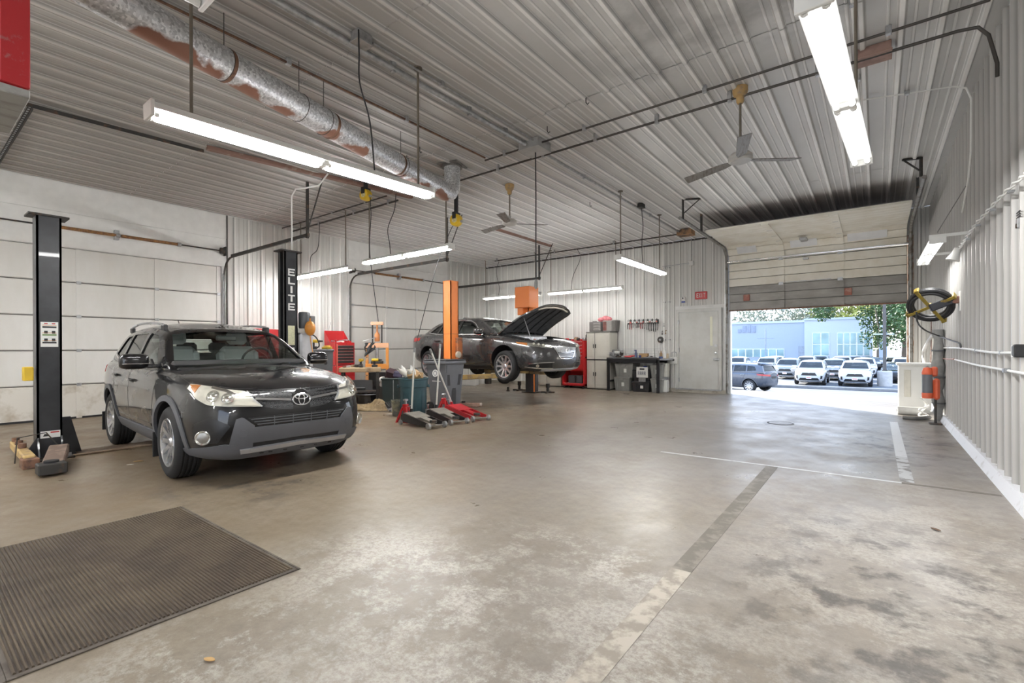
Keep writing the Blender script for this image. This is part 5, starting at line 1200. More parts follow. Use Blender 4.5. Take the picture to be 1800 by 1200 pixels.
# ================================================================ OUTSIDE
def asphalt_mat():
    return worn('pale_asphalt', (.185, .19, .195), (.14, .143, .147), .5, 1.2, .8, soft=.2)
GZ = -1.30
gm = MB()
xs = [-60, -20, -8, -3.2, .6, 6, 20, 60]; ys = [YB+.11, 20.0, 28.5, 34.0, 60, 120]; zs_ = [-.01, -.62, GZ, GZ, GZ, GZ]
gm.add([(x, y, z) for y, z in zip(ys, zs_) for x in xs], [(j*8+i, j*8+i+1, (j+1)*8+i+1, (j+1)*8+i) for j in range(5) for i in range(7)], False)
ground = tag(gm.build('ground', asphalt_mat()), kind='structure')
tag(MB().bbox(-12, 12, 34.6, 34.95, GZ, GZ+.16, b=.02).build('trim_3', mat('kerb_grey', (.22, .22, .22), .8)), kind='structure')
# apron slab just outside
tag(MB().box(DX0-1, DX1+1.4, YB+.11, YB+1.6, -.30, -.004).build('trim_4', mat('apron_concrete', (.34, .335, .32), .75)), kind='structure')

def lot_suv(name, label, loc, h, paint, group=None, rear=False):
    root = thing(name, label, 'car', loc, h, group)
    R = .37; ax = [(0, R), (-2.69, R)]
    ks = lambda x, pts, dx=(0,)*9: [(x+dx[i], p[0], p[1]) for i, p in enumerate(pts)]
    st = [ks(.88, [(0, .25), (.44, .25), (.56, .36), (.60, .56), (.58, .74), (.54, .92), (.48, 1.0), (0, 1.0)], (-.06, -.06, 0, .05, .04, .02, -.06, 0)),
          ks(.62, [(0, .22), (.72, .22), (.82, .34), (.87, .56), (.87, .76), (.84, .95), (.72, 1.05), (0, 1.07)]),
          ks(0, [(0, .2), (.78, .21), (.88, .34), (.93, .56), (.93, .78), (.90, 1.0), (.80, 1.10), (0, 1.12)]),
          ks(-.6, [(0, .2), (.78, .21), (.87, .34), (.92, .56), (.93, .78), (.91, 1.02), (.84, 1.13), (0, 1.14)]),
          ks(-1.7, [(0, .2), (.78, .21), (.87, .34), (.92, .56), (.93, .78), (.91, 1.04), (.85, 1.14), (0, 1.13)]),
          ks(-2.8, [(0, .22), (.77, .24), (.87, .38), (.93, .58), (.93, .80), (.91, 1.06), (.83, 1.17), (0, 1.15)]),
          ks(-3.64, [(0, .36), (.62, .38), (.74, .48), (.80, .64), (.80, .86), (.77, 1.06), (.68, 1.18), (0, 1.17)])]
    body, H = make_body(st, ax, .42, paint, 'body', root, .03, -.03, levels=2)
    def gs(xb, xt, wb_, wt, zt, zc, zb=1.04):
        zs = [zb, zb, zb+.06, 1.34, zt, zt+.07, zc]; ys = [0, wb_-.06, wb_, wb_*.48+wt*.52+.015, wt+.05, wt-.09, 0]
        return [(xb+(xt-xb)*(z-zb)/(zc-zb), y, z) for y, z in zip(ys, zs)]
    gst = [gs(-.25, -1.15, .82, .60, 1.52, 1.63), gs(-.56, -1.42, .87, .66, 1.55, 1.68), gs(-1.6, -1.9, .885, .68, 1.57, 1.70), gs(-3.0, -2.95, .86, .65, 1.55, 1.68), gs(-3.5, -3.25, .80, .60, 1.50, 1.64)]
    w1 = ([(-.85, 1.15), (-1.66, 1.16)], [(-1.28, 1.46), (-1.66, 1.52)]); w2 = ([(-1.74, 1.16), (-2.46, 1.19)], [(-1.74, 1.52), (-2.44, 1.515)]); w3 = ([(-2.54, 1.19), (-3.06, 1.25)], [(-2.52, 1.51), (-2.94, 1.47)])
    fwn = ([(-.72, 1.13), (.72, 1.13)], [(-.60, 1.52), (.60, 1.52)], -1.5); bwn = ([(-.62, 1.20), (.62, 1.20)], [(-.52, 1.50), (.52, 1.50)], -3.0)
    cabin, G = make_cabin(gst, [w1, w2, w3], fwn, bwn, paint, root, levels=2)
    patch(G.F, fwn[0], fwn[1], -.012, .004, 10, 5, 'windscreen', glass_dark, root); patch(G.B, bwn[0], bwn[1], -.012, .004, 8, 4, 'rear_window', glass_dark, root)
    for s in (-1, 1):
        for w, nm in ((w1, 'front_door_window'), (w2, 'rear_door_window'), (w3, 'quarter_window')): win_glass(lambda x, z: G.S(x, z, s), *w, root, glass_dark, nm, n=6, m=4)
        mirror(root, -.70, .90, 1.19, s, paint, sc=1.0, chrome_strip=False)
        patch(lambda x, z: H.S(x, z, s), [(-.42, .26), (-2.28, .26)], [(-.46, .40), (-2.24, .40)], .012, .03, 10, 3, 'sill_cladding', cladding, root)
    arch_trim(H, root, 0, R, .415, .465, -20, 200, cladding); arch_trim(H, root, -2.69, R, .415, .465, -20, 200, cladding)
    if not rear:
        for s in (-1, 1): patch(lambda y, z: H.F(s*y, z), [(.44, .80), (.66, .84), (.80, .90)], [(.46, .92), (.66, .95), (.79, .965)], .012, .02, 8, 4, 'headlight', lamp_chrome, root)
        patch(H.F, [(-.46, .66), (.46, .66)], [(-.36, .84), (.36, .84)], .008, .02, 12, 4, 'grille', mesh_black, root)
        patch(H.F, [(-.60, .34), (.60, .34)], [(-.50, .50), (.50, .50)], .008, .02, 12, 4, 'lower_grille', mesh_black, root)
        patch(H.F, [(-.64, .25), (.64, .25)], [(-.62, .33), (.62, .33)], .016, .03, 12, 3, 'skid_plate', silver, root)
        for s in (-1, 1): patch(lambda y, z: H.F(s*y, z), [(.64, .42), (.74, .46)], [(.66, .66), (.76, .64)], .008, .02, 5, 4, 'fog_recess', mesh_black, root)
        p, n = H.F(0, .52); pl = MB().bbox(p.x-.01, p.x+.03, -.15, .15, .44, .59, b=.004).build('number_plate', mat('plate_white', (.75, .74, .74), .5, var=.03), root)
        MB().box(p.x+.03, p.x+.031, -.12, .12, .49, .54).build('plate_band', mat('plate_red', (.55, .18, .2), .5), pl)
        p, n = H.F(0, .88); q = MB(); q.tube([(p.x+.015, .07*math.cos(t), p.z+.045*math.sin(t)) for t in [2*math.pi*i/16 for i in range(16)]], .008, 5, closed=True); q.build('emblem_oval', chrome, root)
    else:
        for s in (-1, 1):
            patch(lambda p, z: H.P(180-s*p, z, -3.0), [(30, .92), (80, .98)], [(30, 1.02), (84, 1.07)], .008, .03, 12, 4, 'tail_light', red_lens, root)
            strip(lambda x, z: H.S(x, z, s), [(-1.70, 1.12), (-1.68, .5)], .012, .002, .004, 10, 'door_gap', mesh_black, root); strip(lambda x, z: H.S(x, z, s), [(-2.50, 1.14), (-2.34, .75)], .012, .002, .004, 10, 'door_gap', mesh_black, root)
            handle(H, root, -1.5, .97, s, chrome); handle(H, root, -2.3, 1.0, s, chrome)
        patch(H.B, [(-.70, .36), (.70, .36)], [(-.72, .56), (.72, .56)], .012, .02, 12, 4, 'rear_bumper', cladding, root)
        patch(H.B, [(-.24, .80), (.24, .80)], [(-.24, .93), (.24, .93)], .006, .02, 6, 3, 'plate_recess', mesh_black, root)
        patch(G.B, [(-.58, 1.54), (.58, 1.54)], [(-.56, 1.58), (.56, 1.58)], .10, .10, 8, 3, 'roof_spoiler', paint, root)
    MB().bbox(-3.3, -.5, -.80, .80, 1.10, 1.15, b=.02).build('dashboard', interior_dark, root)
    put_wheels(root, [(0, 0), (-2.69, 0)], .80, R, .23, .25, 10, silver, 'x', detail=False)
    return root
white_car = mat('white_car_paint', (.55, .56, .57), .25, var=.02, coat=1.0); silver_car = mat('silver_car_paint', (.30, .31, .32), .3, .4, var=.03, coat=1.0)
slate_car = mat('slate_car_paint', (.075, .085, .105), .28, .3, var=.05, coat=1.0)
def park(u, d, z=GZ):
    r = ray(u, 612); p = CAMP+r*d; return (p.x, p.y, z)
def facing(p, da=0.0): return math.atan2(-p[1], -p[0])+da       # nose towards the building
p = park(1331, 27.8); r0 = lot_suv('lot_suv', 'dark slate SUV seen from its left rear crossing the opening of the big door', (p[0]-2.55, p[1]+.95, GZ), R_(180-19), slate_car, None, True)
def slot(u, Y):
    r = ray(u, 612); return (r.x/r.y*Y, Y, GZ)
CG = 'cars parked outside'; NOSE = R_(-90)
w1c = lot_suv('lot_suv', 'white SUV facing the shop, left one of the two in the front row', slot(1424, 38.5), NOSE, white_car, CG)
def again(src, label, u, Y):
    c = copy_tree(src); c.location = slot(u, Y); c.rotation_euler = (0, 0, NOSE); c['label'] = label; c['group'] = CG; return c
again(w1c, 'white SUV facing the shop, right of the two in front, beside the lamp post base', 1503, 38.5)
sv = lot_suv('lot_suv', 'silver grey SUV in the second row just behind the slate SUV', slot(1382, 44.3), NOSE, silver_car, CG)
again(sv, 'silver SUV between the two white SUVs of the front row, one row behind', 1464, 44.3)
bs = sedan('lot_sedan', 'black sedan facing the shop, half hidden by the lamp post base', (1.15, 43.6, GZ), NOSE, black_paint, 1.0, False, False, CG)
for u, Y, tx in ((1292, 50, 'white SUV roof farthest left behind the slate SUV'), (1345, 50, 'white SUV roof second from left behind the slate SUV'), (1360, 56, 'white SUV roof in the back rows, left of the silver grey one'),
                 (1415, 56, 'white SUV roof in the back rows above the left white SUV'), (1478, 56, 'white SUV roof in the back rows below the showroom glass'), (1518, 50, 'white SUV three rows back, left of the lamp post'),
                 (1574, 57.6, 'white SUV right of the lamp post, three rows back'), (1590, 51.5, 'white SUV at the right edge of the opening')):
    again(w1c, tx, u, Y)
for u, Y, tx in ((1440, 62, 'silver SUV roof in the back rows below the left showroom window'), (1500, 62, 'silver SUV in front of the right showroom window')): again(sv, tx, u, Y)
for u, Y, tx in ((1530, 70, 'black sedan far back beside the small white annex'), (1546, 65, 'black sedan behind the lamp post, farthest row')): again(bs, tx, u, Y)

# ---- showroom building across the lot ------------------------------------
bw = mat('showroom_cladding', (.36, .43, .54), .5, var=.03); bw2 = mat('showroom_white', (.48, .55, .64), .5, var=.02); pane = mat('showroom_glass', (.22, .36, .40), .08, .2, var=.25, scale=.6)
B = thing('showroom', 'pale blue showroom building with large windows across the car lot', 'building', (0, 0, GZ))
Yb = 74.0
def bx_(u, v): p = AY(u, v, Yb); return p.x, p.z-GZ
xl, zt = bx_(1180, 563); xm, zt = bx_(1415, 563); xr, zt2 = bx_(1533, 557)
MB().box(xl, xm, Yb, Yb+18, 0, zt).build('left_wing', bw, B); MB().box(xl, xm, Yb-.15, Yb, zt-.25, zt+.05).build('parapet', bw2, B)
MB().box(xm, xr, Yb-.8, Yb+18, 0, zt2).build('right_wing', bw2, B); MB().box(xm-.05, xr+.05, Yb-.95, Yb-.8, zt2-.2, zt2+.05).build('parapet', bw2, B)
def win(u0, v0, u1, v1, nx, nz, yy):
    x0, z1 = bx_(u0, v0); x1, z0 = bx_(u1, v1); f = MB().box(x0, x1, yy-.05, yy+.1, z0, z1).build('window', mat('window_frame_white', (.75, .78, .80), .5), B)
    for i in range(nx):
        for j in range(nz): MB().box(x0+(x1-x0)*i/nx+.08, x0+(x1-x0)*(i+1)/nx-.08, yy-.09, yy-.04, z0+(z1-z0)*j/nz+.06, z0+(z1-z0)*(j+1)/nz-.06).build('pane', pane, f)
win(1285, 613, 1379, 628, 7, 1, Yb-.02); win(1429, 585, 1459, 625, 2, 2, Yb-.82); win(1472, 585, 1530, 625, 5, 2, Yb-.82)
x0, z0 = bx_(1411, 608); MB().box(x0-.5, x0+.2, Yb-.1, Yb, 0, z0).build('service_door', mat('service_door_grey', (.30, .35, .42), .5), B)
x0, z0 = bx_(1515, 541); ax0 = AY(1545, 563, Yb); ax1 = AY(1554, 563, Yb)
MB().box(ax0.x, ax1.x+.3, Yb-.5, Yb+3, 0, zt2-.6).build('annex', bw2, B)
lg = MB(); x0, z0 = bx_(1311, 578)
for k, h_ in enumerate((.5, .9, 1.0, .9)): lg.box(x0-1.0+k*.62, x0-.6+k*.62, Yb-.12, Yb-.02, z0-.5, z0-.5+h_)
lg.build('wall_sign', mat('sign_slate', (.25, .30, .40), .5), B)
# ---- lamp posts -----------------------------------------------------------
p = park(1555, 31.2); lp = thing('lamp_post', 'dark lamp post on a round concrete base in the car lot', 'lamp post', p)
MB().lathe([(0, 0), (.40, 0), (.40, .95), (.36, 1.0), (0, 1.0)], 20).build('concrete_base', mat('post_concrete', (.48, .47, .45), .8, var=.1), lp); MB().box(-.09, .09, -.09, .09, 1.0, 8.5).build('pole', mat('post_bronze', (.09, .085, .08), .5), lp)
MB().box(-.14, .14, -.14, .14, 1.0, 1.06).build('base_plate', dark_iron, lp)
MB().bbox(-.6, .5, -.06, .06, 3.35, 3.43, b=.02).build('arm', bw2, lp)
p = park(1346, 62); lp2 = thing('lamp_post', 'thin grey lamp post with a cross arm in front of the pale blue wall', 'lamp post', p)
MB().cyl((0, 0, 0), (0, 0, 5.0), .07, n=8).build('pole', mat('post_slate', (.28, .33, .42), .5), lp2); MB().box(-1.0, 1.0, -.05, .05, 3.65, 3.75).build('arm', MATS['post_slate'], lp2)
# ---- trees behind -----------------------------------------------------------
def tree(label, x, y, h, w, leaf, n, trunk_h, seed, ls=1.0):
    rnd = random.Random(seed); t = thing('tree', label, 'tree', (x, y, GZ), 0, 'trees behind the showroom')
    tr = MB(); tr.tube([(0, 0, 0), (.1, 0, trunk_h*.6), (0, .1, trunk_h), (.1, .1, h*.75)], [.28, .22, .18, .06], 8)
    for k in range(6):
        a = rnd.uniform(0, 6.28); tr.tube([(0, 0, trunk_h*(.7+.1*k)), (w*.25*math.cos(a), w*.25*math.sin(a), trunk_h*(.8+.12*k)), (w*.32*math.cos(a), w*.32*math.sin(a), h*(.50+.05*k))], [.12, .07, .03], 5)
    tr.build('trunk', mat('bark', (.14, .11, .085), .9), t)
    q = MB(); cl = [(rnd.gauss(0, w*.24), rnd.gauss(0, w*.24), h*(.26+.66*rnd.random()), w*(.13+.12*rnd.random())) for _ in range(34)]
    for i in range(n):
        c = rnd.choice(cl); d = Vector((rnd.gauss(0, 1), rnd.gauss(0, 1), rnd.gauss(0, 1))).normalized()*c[3]*rnd.random()**.35
        p = Vector(c[:3])+d; a = Vector((rnd.gauss(0, 1), rnd.gauss(0, 1), rnd.gauss(0, 1))).normalized(); b = a.orthogonal(); s = rnd.uniform(.16, .30)*ls
        q.add([p-a*s, p+b*s*.5, p+a*s, p-b*s*.5], [(0, 1, 2, 3)])
    f = q.build('foliage', leaf, t); f['kind'] = 'stuff'
leaf_dark = mat('leaf_dark', (.06, .115, .035), .6, var=.5, scale=1.2); leaf_yellow = mat('leaf_yellow', (.27, .29, .06), .6, var=.45, scale=.8); leaf_grey = mat('leaf_grey', (.22, .24, .17), .6, var=.4, scale=.8)
def treeat(label, u, Y, h, w, leaf, n, sd, ls=1.0):
    r = ray(u, 600); p = CAMP+r*(Y/r.y); tree(label, p.x, Y, h, w, leaf, n, h*.3, sd, ls)
treeat('big dark green tree at the right of the opening beyond the lamp post', 1588, 64, 14, 8, leaf_dark, 15000, 3, .6); treeat('dark green tree partly behind the door frame at the right', 1640, 58, 11, 7, leaf_dark, 9000, 4, .6)
treeat('yellow-green tree just left of the lamp post', 1543, 99, 15, 6, leaf_yellow, 3500, 5)
treeat('pale grey-green tree over the left end of the showroom roof', 1318, 110, 11.4, 12, leaf_grey, 2600, 6)
treeat('grey-green tree over the left part of the showroom roof', 1392, 110, 12.4, 12, leaf_grey, 4500, 7); treeat('grey-green tree over the middle of the showroom roof', 1452, 112, 13.6, 11, leaf_grey, 4500, 8); treeat('yellow-green tree over the right part of the showroom roof', 1502, 108, 13.6, 10, leaf_yellow, 4500, 9)
# ================================================================ SHOP EQUIPMENT
ORD = 'first second third fourth fifth sixth seventh eighth ninth tenth eleventh twelfth thirteenth fourteenth'.split()
blue_grey = mat('lift_charcoal', (.030, .032, .036), .38, .2, var=.25, coat=.2)
sign_white = mat('sign_white', (.74, .74, .71), .5, var=.03); ink = mat('ink', (.03, .03, .03), .6); letter_white = mat('letter_white', (.70, .70, .68), .5, var=.06, scale=30)
red_ink = mat('red_ink', (.50, .05, .04), .5)
GLY = {'E': [(0, 0, .22, 1), (.22, 0, 1, .2), (.22, .4, .9, .6), (.22, .8, 1, 1)], 'L': [(0, 0, .26, 1), (.26, 0, 1, .22)], 'I': [(.36, 0, .64, 1)], 'T': [(.37, 0, .63, .8), (0, .8, 1, 1)],
       'X': None}
def arm(mb, a, b, w, h):
    """box section between two points"""
    a = Vector(a); b = Vector(b); d = b-a; L_ = d.length; rot = d.to_track_quat('X', 'Z').to_matrix(); mb.bbox(0, L_, -w/2, w/2, -h/2, h/2, b=.012, rot=rot, at=a); return mb
# ---- black lift the SUV is parked between --------------------------------
def black_post(label, x, y, open_dir, top, lettered):
    t = thing('lift_post', label, 'car lift', (x, y, 0), 0, 'black two-post lift'); w = .108; s = open_dir   # s = +1: channel opens towards +y
    q = MB(); q.box(-w, w, -s*w if s > 0 else w-.02, -s*w+.02 if s > 0 else w, 0, top)
    q.box(w-.02, w, -w, w, 0, top); q.box(-w, -w+.02, -w, w, 0, top); q.box(-w, -w+.06, s*w-.02 if s > 0 else -w, s*w if s > 0 else -w+.02, 0, top); q.box(w-.06, w, s*w-.02 if s > 0 else -w, s*w if s > 0 else -w+.02, 0, top)
    q.build('column', blue_grey, t)
    MB().bbox(-w-.02, w+.02, -w-.07, w+.07, top, top+.025, b=.004).build('top_plate', dark_iron, t)
    MB().bbox(-.24, .24, -.20, .20, 0, .025, b=.006).build('base_plate', dark_iron, t)
    for (gx, gy) in ((w, -.10), (w, .10)): MB().prism([(w, .02), (w+.10, .02), (w, .26)], 'y', gy-.008, gy+.008).build('gusset', blue_grey, t)
    g = MB(); g.prism([(-w-.0, .02), (-w-.13, .02), (-w, .27)], 'x', .08, .10); g.v = [(p[0], p[1], p[2]) for p in g.v]; g.build('gusset', blue_grey, t)
    g = MB(); g.prism([(w, .02), (w+.13, .02), (w, .27)], 'x', .08, .10); g.build('gusset', blue_grey, t)
    for a in (-.19, .19):
        for b in (-.16, .16): MB().cyl((a, b, .025), (a, b, .06), .016, n=6).build('anchor_bolt', galv, t)
    MB().box(-.10, .075, -.09, .09, .10, .50).build('carriage', dark_iron, t)
    return t
p1 = black_post('black lift post at far left with a white warning plate and a yellow block', -7.79, 1.16, 1, 2.83, False)
x_ = .1085
pl = MB().box(x_, x_+.003, -.075, .075, 1.31, 1.60).build('warning_plate', sign_white, p1)
for k in range(3):
    MB().box(x_+.003, x_+.004, -.06, .06, 1.53-.09*k, 1.55-.09*k).build('plate_band', ink if k != 1 else mat('plate_green', (.20, .28, .12), .5), pl); MB().box(x_+.003, x_+.004, -.06, .06, 1.56-.09*k, 1.566-.09*k).build('plate_line', mat('plate_orange', (.65, .25, .06), .5), pl)
    for c_ in (-.03, .035): MB().box(x_+.003, x_+.004, c_-.015, c_+.015, 1.575-.09*k-.02*(k > 0), 1.588-.09*k-.0*(k > 0)).build('plate_symbol', red_ink if k == 0 else ink, pl)
pl = MB().box(x_, x_+.003, -.08, .09, .25, .33).build('danger_plate', sign_white, p1); MB().box(x_+.003, x_+.004, .005, .08, .305, .32).build('plate_heading', red_ink, pl); MB().prism([(-.06, .27), (-.01, .27), (-.015, .295), (-.045, .30)], 'x', x_+.003, x_+.004).build('plate_symbol', ink, pl)
MB().bbox(-.05, .07, -.21, -.125, .92, 1.08, b=.008).build('yellow_block', mat('hose_yellow', (.66, .44, .03), .5), p1)
# swing arms of the near post
a_ = MB(); arm(a_, (.30, .05, .14), (1.14, -.14, .075), .17, .10); a_.build('swing_arm', worn('arm_brown', (.17, .12, .095), (.30, .22, .17), .55, 6, .55), p1)
MB().bbox(1.02, 1.2, -.25, -.03, .02, .13, b=.01).build('arm_end', dark_iron, p1); MB().cyl((1.1, -.14, .12), (1.1, -.14, .15), .06, n=14).build('lift_pad', rubber, p1)
a_ = MB(); arm(a_, (.52, -.22, .09), (-.70, -.19, .11), .10, .09); a_.build('swing_arm', worn('arm_yellow', (.50, .35, .14), (.33, .22, .12), .55, 7, .55), p1)
for k in range(3): MB().cyl((-.62+.30*k, -.195-.008*k, .15), (-.62+.30*k, -.195-.008*k, .20), .035, n=10).build('arm_pin', rust, p1)
MB().bbox(.42, .60, -.29, -.15, .0, .11, b=.01).build('arm_end', rust, p1)
q = MB(); q.tube([(.22, -.30, .02), (.22, -.28, .30), (.24, -.05, .33), (.30, .12, .04)], .007, 6); q.build('foot_guard', dark_iron, p1)
q = MB(); q.prism([(-.12, .02), (.10, .02), (.0, .46), (-.10, .46)], 'x', -.09, -.05); q.v = [(p[0], p[1]+.21, p[2]) for p in q.v]; q.build('rear_brace', blue_grey, p1)
p2 = black_post('black lift post with white letters down its face behind the SUV', -7.80, 4.07, -1, 2.88, True)
zt = 2.60
for k, ch_ in enumerate('ELITE'):
    h_ = .115; w_ = .115; z0 = zt-.143*k-h_; q = MB()
    for (a, b, c, d) in GLY[ch_]: q.box(x_, x_+.004, -.055+a*w_, -.055+c*w_, z0+b*h_, z0+d*h_)
    q.build('letter', letter_white, p2)
MB().box(x_, x_+.003, -.06, .055, 1.34, 1.66).build('instruction_sheet', mat('sheet_cream', (.70, .70, .48), .6, var=.12, scale=50), p2); MB().box(x_, x_+.003, -.055, .05, 1.22, 1.30).build('lower_label', sign_white, p2)
# power unit on the far side of the lettered post
MB().lathe([(0, 1.62), (.085, 1.62), (.095, 1.65), (.095, 1.87), (.08, 1.90), (0, 1.90)], 18, Matrix.Translation((.06, .25, 0))).build('motor', mat('motor_grey', (.07, .075, .08), .4, .3), p2)
MB().bbox(.02, .12, .33, .42, 1.64, 1.84, b=.012).build('switch_box', mat('switch_grey', (.16, .165, .17), .5), p2)
MB().bbox(-.05, .15, .11, .38, 1.54, 1.62, b=.015).build('pump_block', mat('pump_white', (.62, .62, .60), .4), p2)
MB().bbox(-.05, .16, .13, .36, .95, 1.54, b=.03).build('oil_tank', mat('tank_white', (.60, .61, .63), .25, .3), p2)
q = MB(); q.tube(smooth_path([(.16, .22, 1.56), (.22, .36, 1.48), (.2, .44, 1.34), (.12, .43, 1.28)], 5), .012, 6); q.build('oil_line', black_rubber_hose, p2)
q = MB(); q.sphere((0, 0, 0), .10, 14, 9, (1, .8, 1.25)); q.cyl((0, 0, .1), (0, 0, .17), .012).tube(smooth_path([(0, 0, -.12), (.01, .02, -.3), (.06, .04, -.5)], 5), .008, 5)
pp = AX(545, 577, -7.55); tag(q.build('work_light', worn('orange_light', (.62, .25, .04), (.40, .18, .05), .6, 12, .45), None, pp), 'orange hand light hooked on the white pump of the lettered lift post', 'lamp')
# floor plate with the equaliser cables between the posts
tag(MB().bbox(-.16, .16, 1.32, 4.08, 0, .022, b=.006).build('cover_plate', worn('rusty_plate', (.20, .135, .09), (.30, .23, .16), .55, 4, .6), None, (-7.79, 0, .001)), 'rusty steel cover plate across the floor between the black lift posts', 'plate')

# ---- orange lift under the grey sedan ---------------------------------------
def orange_post(label, x, y, s, top):
    t = thing('lift_post', label, 'car lift', (x, y, 0), 0, 'orange two-post lift'); w = .125
    q = MB(); q.box(-w, w, -w if s < 0 else w-.02, -w+.02 if s < 0 else w, 0, top); q.box(w-.02, w, -w, w, 0, top); q.box(-w, -w+.02, -w, w, 0, top); q.box(-w, -w+.07, w-.02 if s < 0 else -w, w if s < 0 else -w+.02, 0, top); q.box(w-.07, w, w-.02 if s < 0 else -w, w if s < 0 else -w+.02, 0, top)
    q.build('column', orange_paint, t); MB().bbox(-w-.004, w+.004, -w-.004, w+.004, top, top+.02, b=.003).build('top_plate', orange_paint, t)
    MB().bbox(-.24, .24, -.2, .2, 0, .025, b=.005).build('base_plate', dark_iron, t); return t
o1 = orange_post('tall orange lift post in front of the raised grey sedan', -7.80, 7.90, -1, 2.80)
MB().bbox(.08, .19, .02, .20, 1.02, 1.52, b=.015).build('carriage', worn('dirty_orange', (.42, .14, .05), (.20, .10, .06), .5, 7, .5), o1)
MB().lathe([(0, 0), (.075, 0), (.075, .05), (.03, .06), (0, .06)], 16, Matrix.Translation((.19, .02, 1.13)) @ Matrix.Rotation(R_(90), 4, 'Y')).build('pulley', mat('pulley_pale', (.55, .50, .42), .5, .3), o1)
MB().box(-.127, .127, -.127, .127, 1.60, 1.606).build('weld_seam', rust, o1)
for sx, ex in ((.05, 1.0), (-.05, -.95)):
    a_ = MB(); arm(a_, (sx, .10, .60), (ex, 1.0, .64), .13, .11); a_.build('swing_arm', worn('arm_ochre', (.40, .27, .09), (.24, .17, .09), .5, 7, .6), o1); MB().cyl((ex, 1.0, .68), (ex, 1.0, .765), .055, n=12).build('lift_pad', rubber, o1)
o2 = orange_post('orange lift post behind the raised sedan with a big orange head box', -7.90, 11.3, 1, 2.42)
MB().bbox(-.36, .15, -.34, .13, 2.42, 3.02, b=.012).build('head_box', orange_paint, o2)
MB().bbox(-.30, -.10, -.30, -.05, 2.22, 2.43, b=.012).build('pulley_guard', orange_paint, o2); MB().bbox(-.02, .13, -.13, .10, 2.18, 2.44, b=.012).build('pulley_guard', orange_paint, o2)
MB().box(.127, .15, -.05, .09, .0, .65).build('lower_cover', mat('lower_dark', (.10, .10, .105), .4, .3), o2); MB().box(-.135, .135, -.135, -.126, .0, .65).build('lower_cover', MATS['lower_dark'], o2)
for sx, ex in ((.05, 1.05), (-.05, -.95)):
    a_ = MB(); arm(a_, (sx, -.10, .60), (ex, -1.0, .64), .13, .11); a_.build('swing_arm', MATS['arm_ochre'], o2); MB().cyl((ex, -1.0, .68), (ex, -1.0, .765), .055, n=12).build('lift_pad', rubber, o2)
# screw stands on the floor under the sedan
def screw_stand(label, u, v, h):
    p = AZ(u, v, 0); t = thing('screw_stand', label, 'stand', p, .3, 'screw stands under the raised sedan')
    MB().bbox(-.20, .20, -.035, .035, 0, .04, b=.008).bbox(-.035, .035, -.2, .2, 0, .04, b=.008).build('foot', dark_iron, t); MB().cyl((0, 0, .04), (0, 0, h), .04, n=12).cyl((0, 0, h*.6), (0, 0, h+.02), .055, n=12).build('screw', dark_iron, t)
screw_stand('short dark steel stand on the floor below the sedan, left of the far lift post', 913, 686, .26); screw_stand('short dark steel stand on the floor right of the far lift post', 963, 690, .24)
p = AZ(893, 687, 0); tag(MB().cyl((0, 0, 0), (0, 0, .12), .03, n=10).cyl((0, 0, 0), (0, 0, .02), .05, n=10).build('steel_pin', dark_iron, None, p), 'small dark steel pin standing alone on the floor under the sedan', 'pin')

# ---- the clutter between the lifts ------------------------------------------
def vec(p): return (p[0], p[1], p[2])
# red roller chest with its lid up
tc = thing('tool_chest', 'red tool chest with its lid open and dark drawers near the left wall', 'tool chest', (-11.25, 7.25, 0), R_(-6))
MB().bbox(-.30, .30, -.28, .28, .10, .84, b=.01).build('lower_case', red_paint, tc)
for k in range(3): MB().bbox(.295, .312, -.25, .25, .15+.22*k, .35+.22*k, b=.005).build('drawer', red_paint, tc)
MB().bbox(-.30, .30, -.27, .27, .86, 1.44, b=.01).build('upper_case', red_paint, tc)
for k in range(6):
    dr = MB().bbox(.295, .312, -.235, .235, .91+.078*k, .975+.078*k, b=.004).build('drawer', mat('drawer_black', (.035, .035, .037), .4), tc); MB().box(.312, .322, -.225, .225, .966+.078*k, .974+.078*k).build('pull', galv, dr)
MB().bbox(-.30, -.275, -.27, .27, 1.44, 1.76, b=.006).build('lid', red_paint, tc)
for s in (-1, 1): MB().prism([(-.29, 1.44), (.05, 1.44), (-.28, 1.74)], 'y', s*.265-.005, s*.265+.005).build('lid_side', red_paint, tc)
for (a, b) in ((-.2, -.2), (-.2, .2), (.2, -.2), (.2, .2)): MB().cyl((a, b-.02, .05), (a, b+.02, .05), .05, n=12).build('caster', rubber, tc)
rnd = random.Random(5)
for k in range(7):
    q = MB(); L_ = rnd.uniform(.16, .26); q.cyl((-L_/2, 0, 0), (L_/2, 0, .02), .016, .012, n=7); q.bbox(L_/2-.03, L_/2+.03, -.025, .025, -.01, .03, b=.008)
    c0 = Matrix.Rotation(R_(-6), 3, 'Z') @ Vector((-.12+.05*(k % 4), -.2+.066*k, 1.455+.02*(k % 3)))
    tag(q.build('hand_tool', [chrome, galv, red_paint, sign_white][k % 4], None, Vector((-11.25, 7.25, 0))+c0, (0, 0, rnd.uniform(0, 3))), ['chromed', 'galvanised', 'red', 'white'][k % 4]+' hand tool in the open red chest, '+ORD[k]+' from the near side', 'tool', 'tools in the open red chest')
q = MB(); q.cyl((0, 0, 0), (.03, .06, .22), .008, n=6); tag(q.build('screwdriver', galv, None, (-11.5, 7.08, 1.765)), 'thin steel bar sticking up from the lid of the open red tool chest', 'tool')
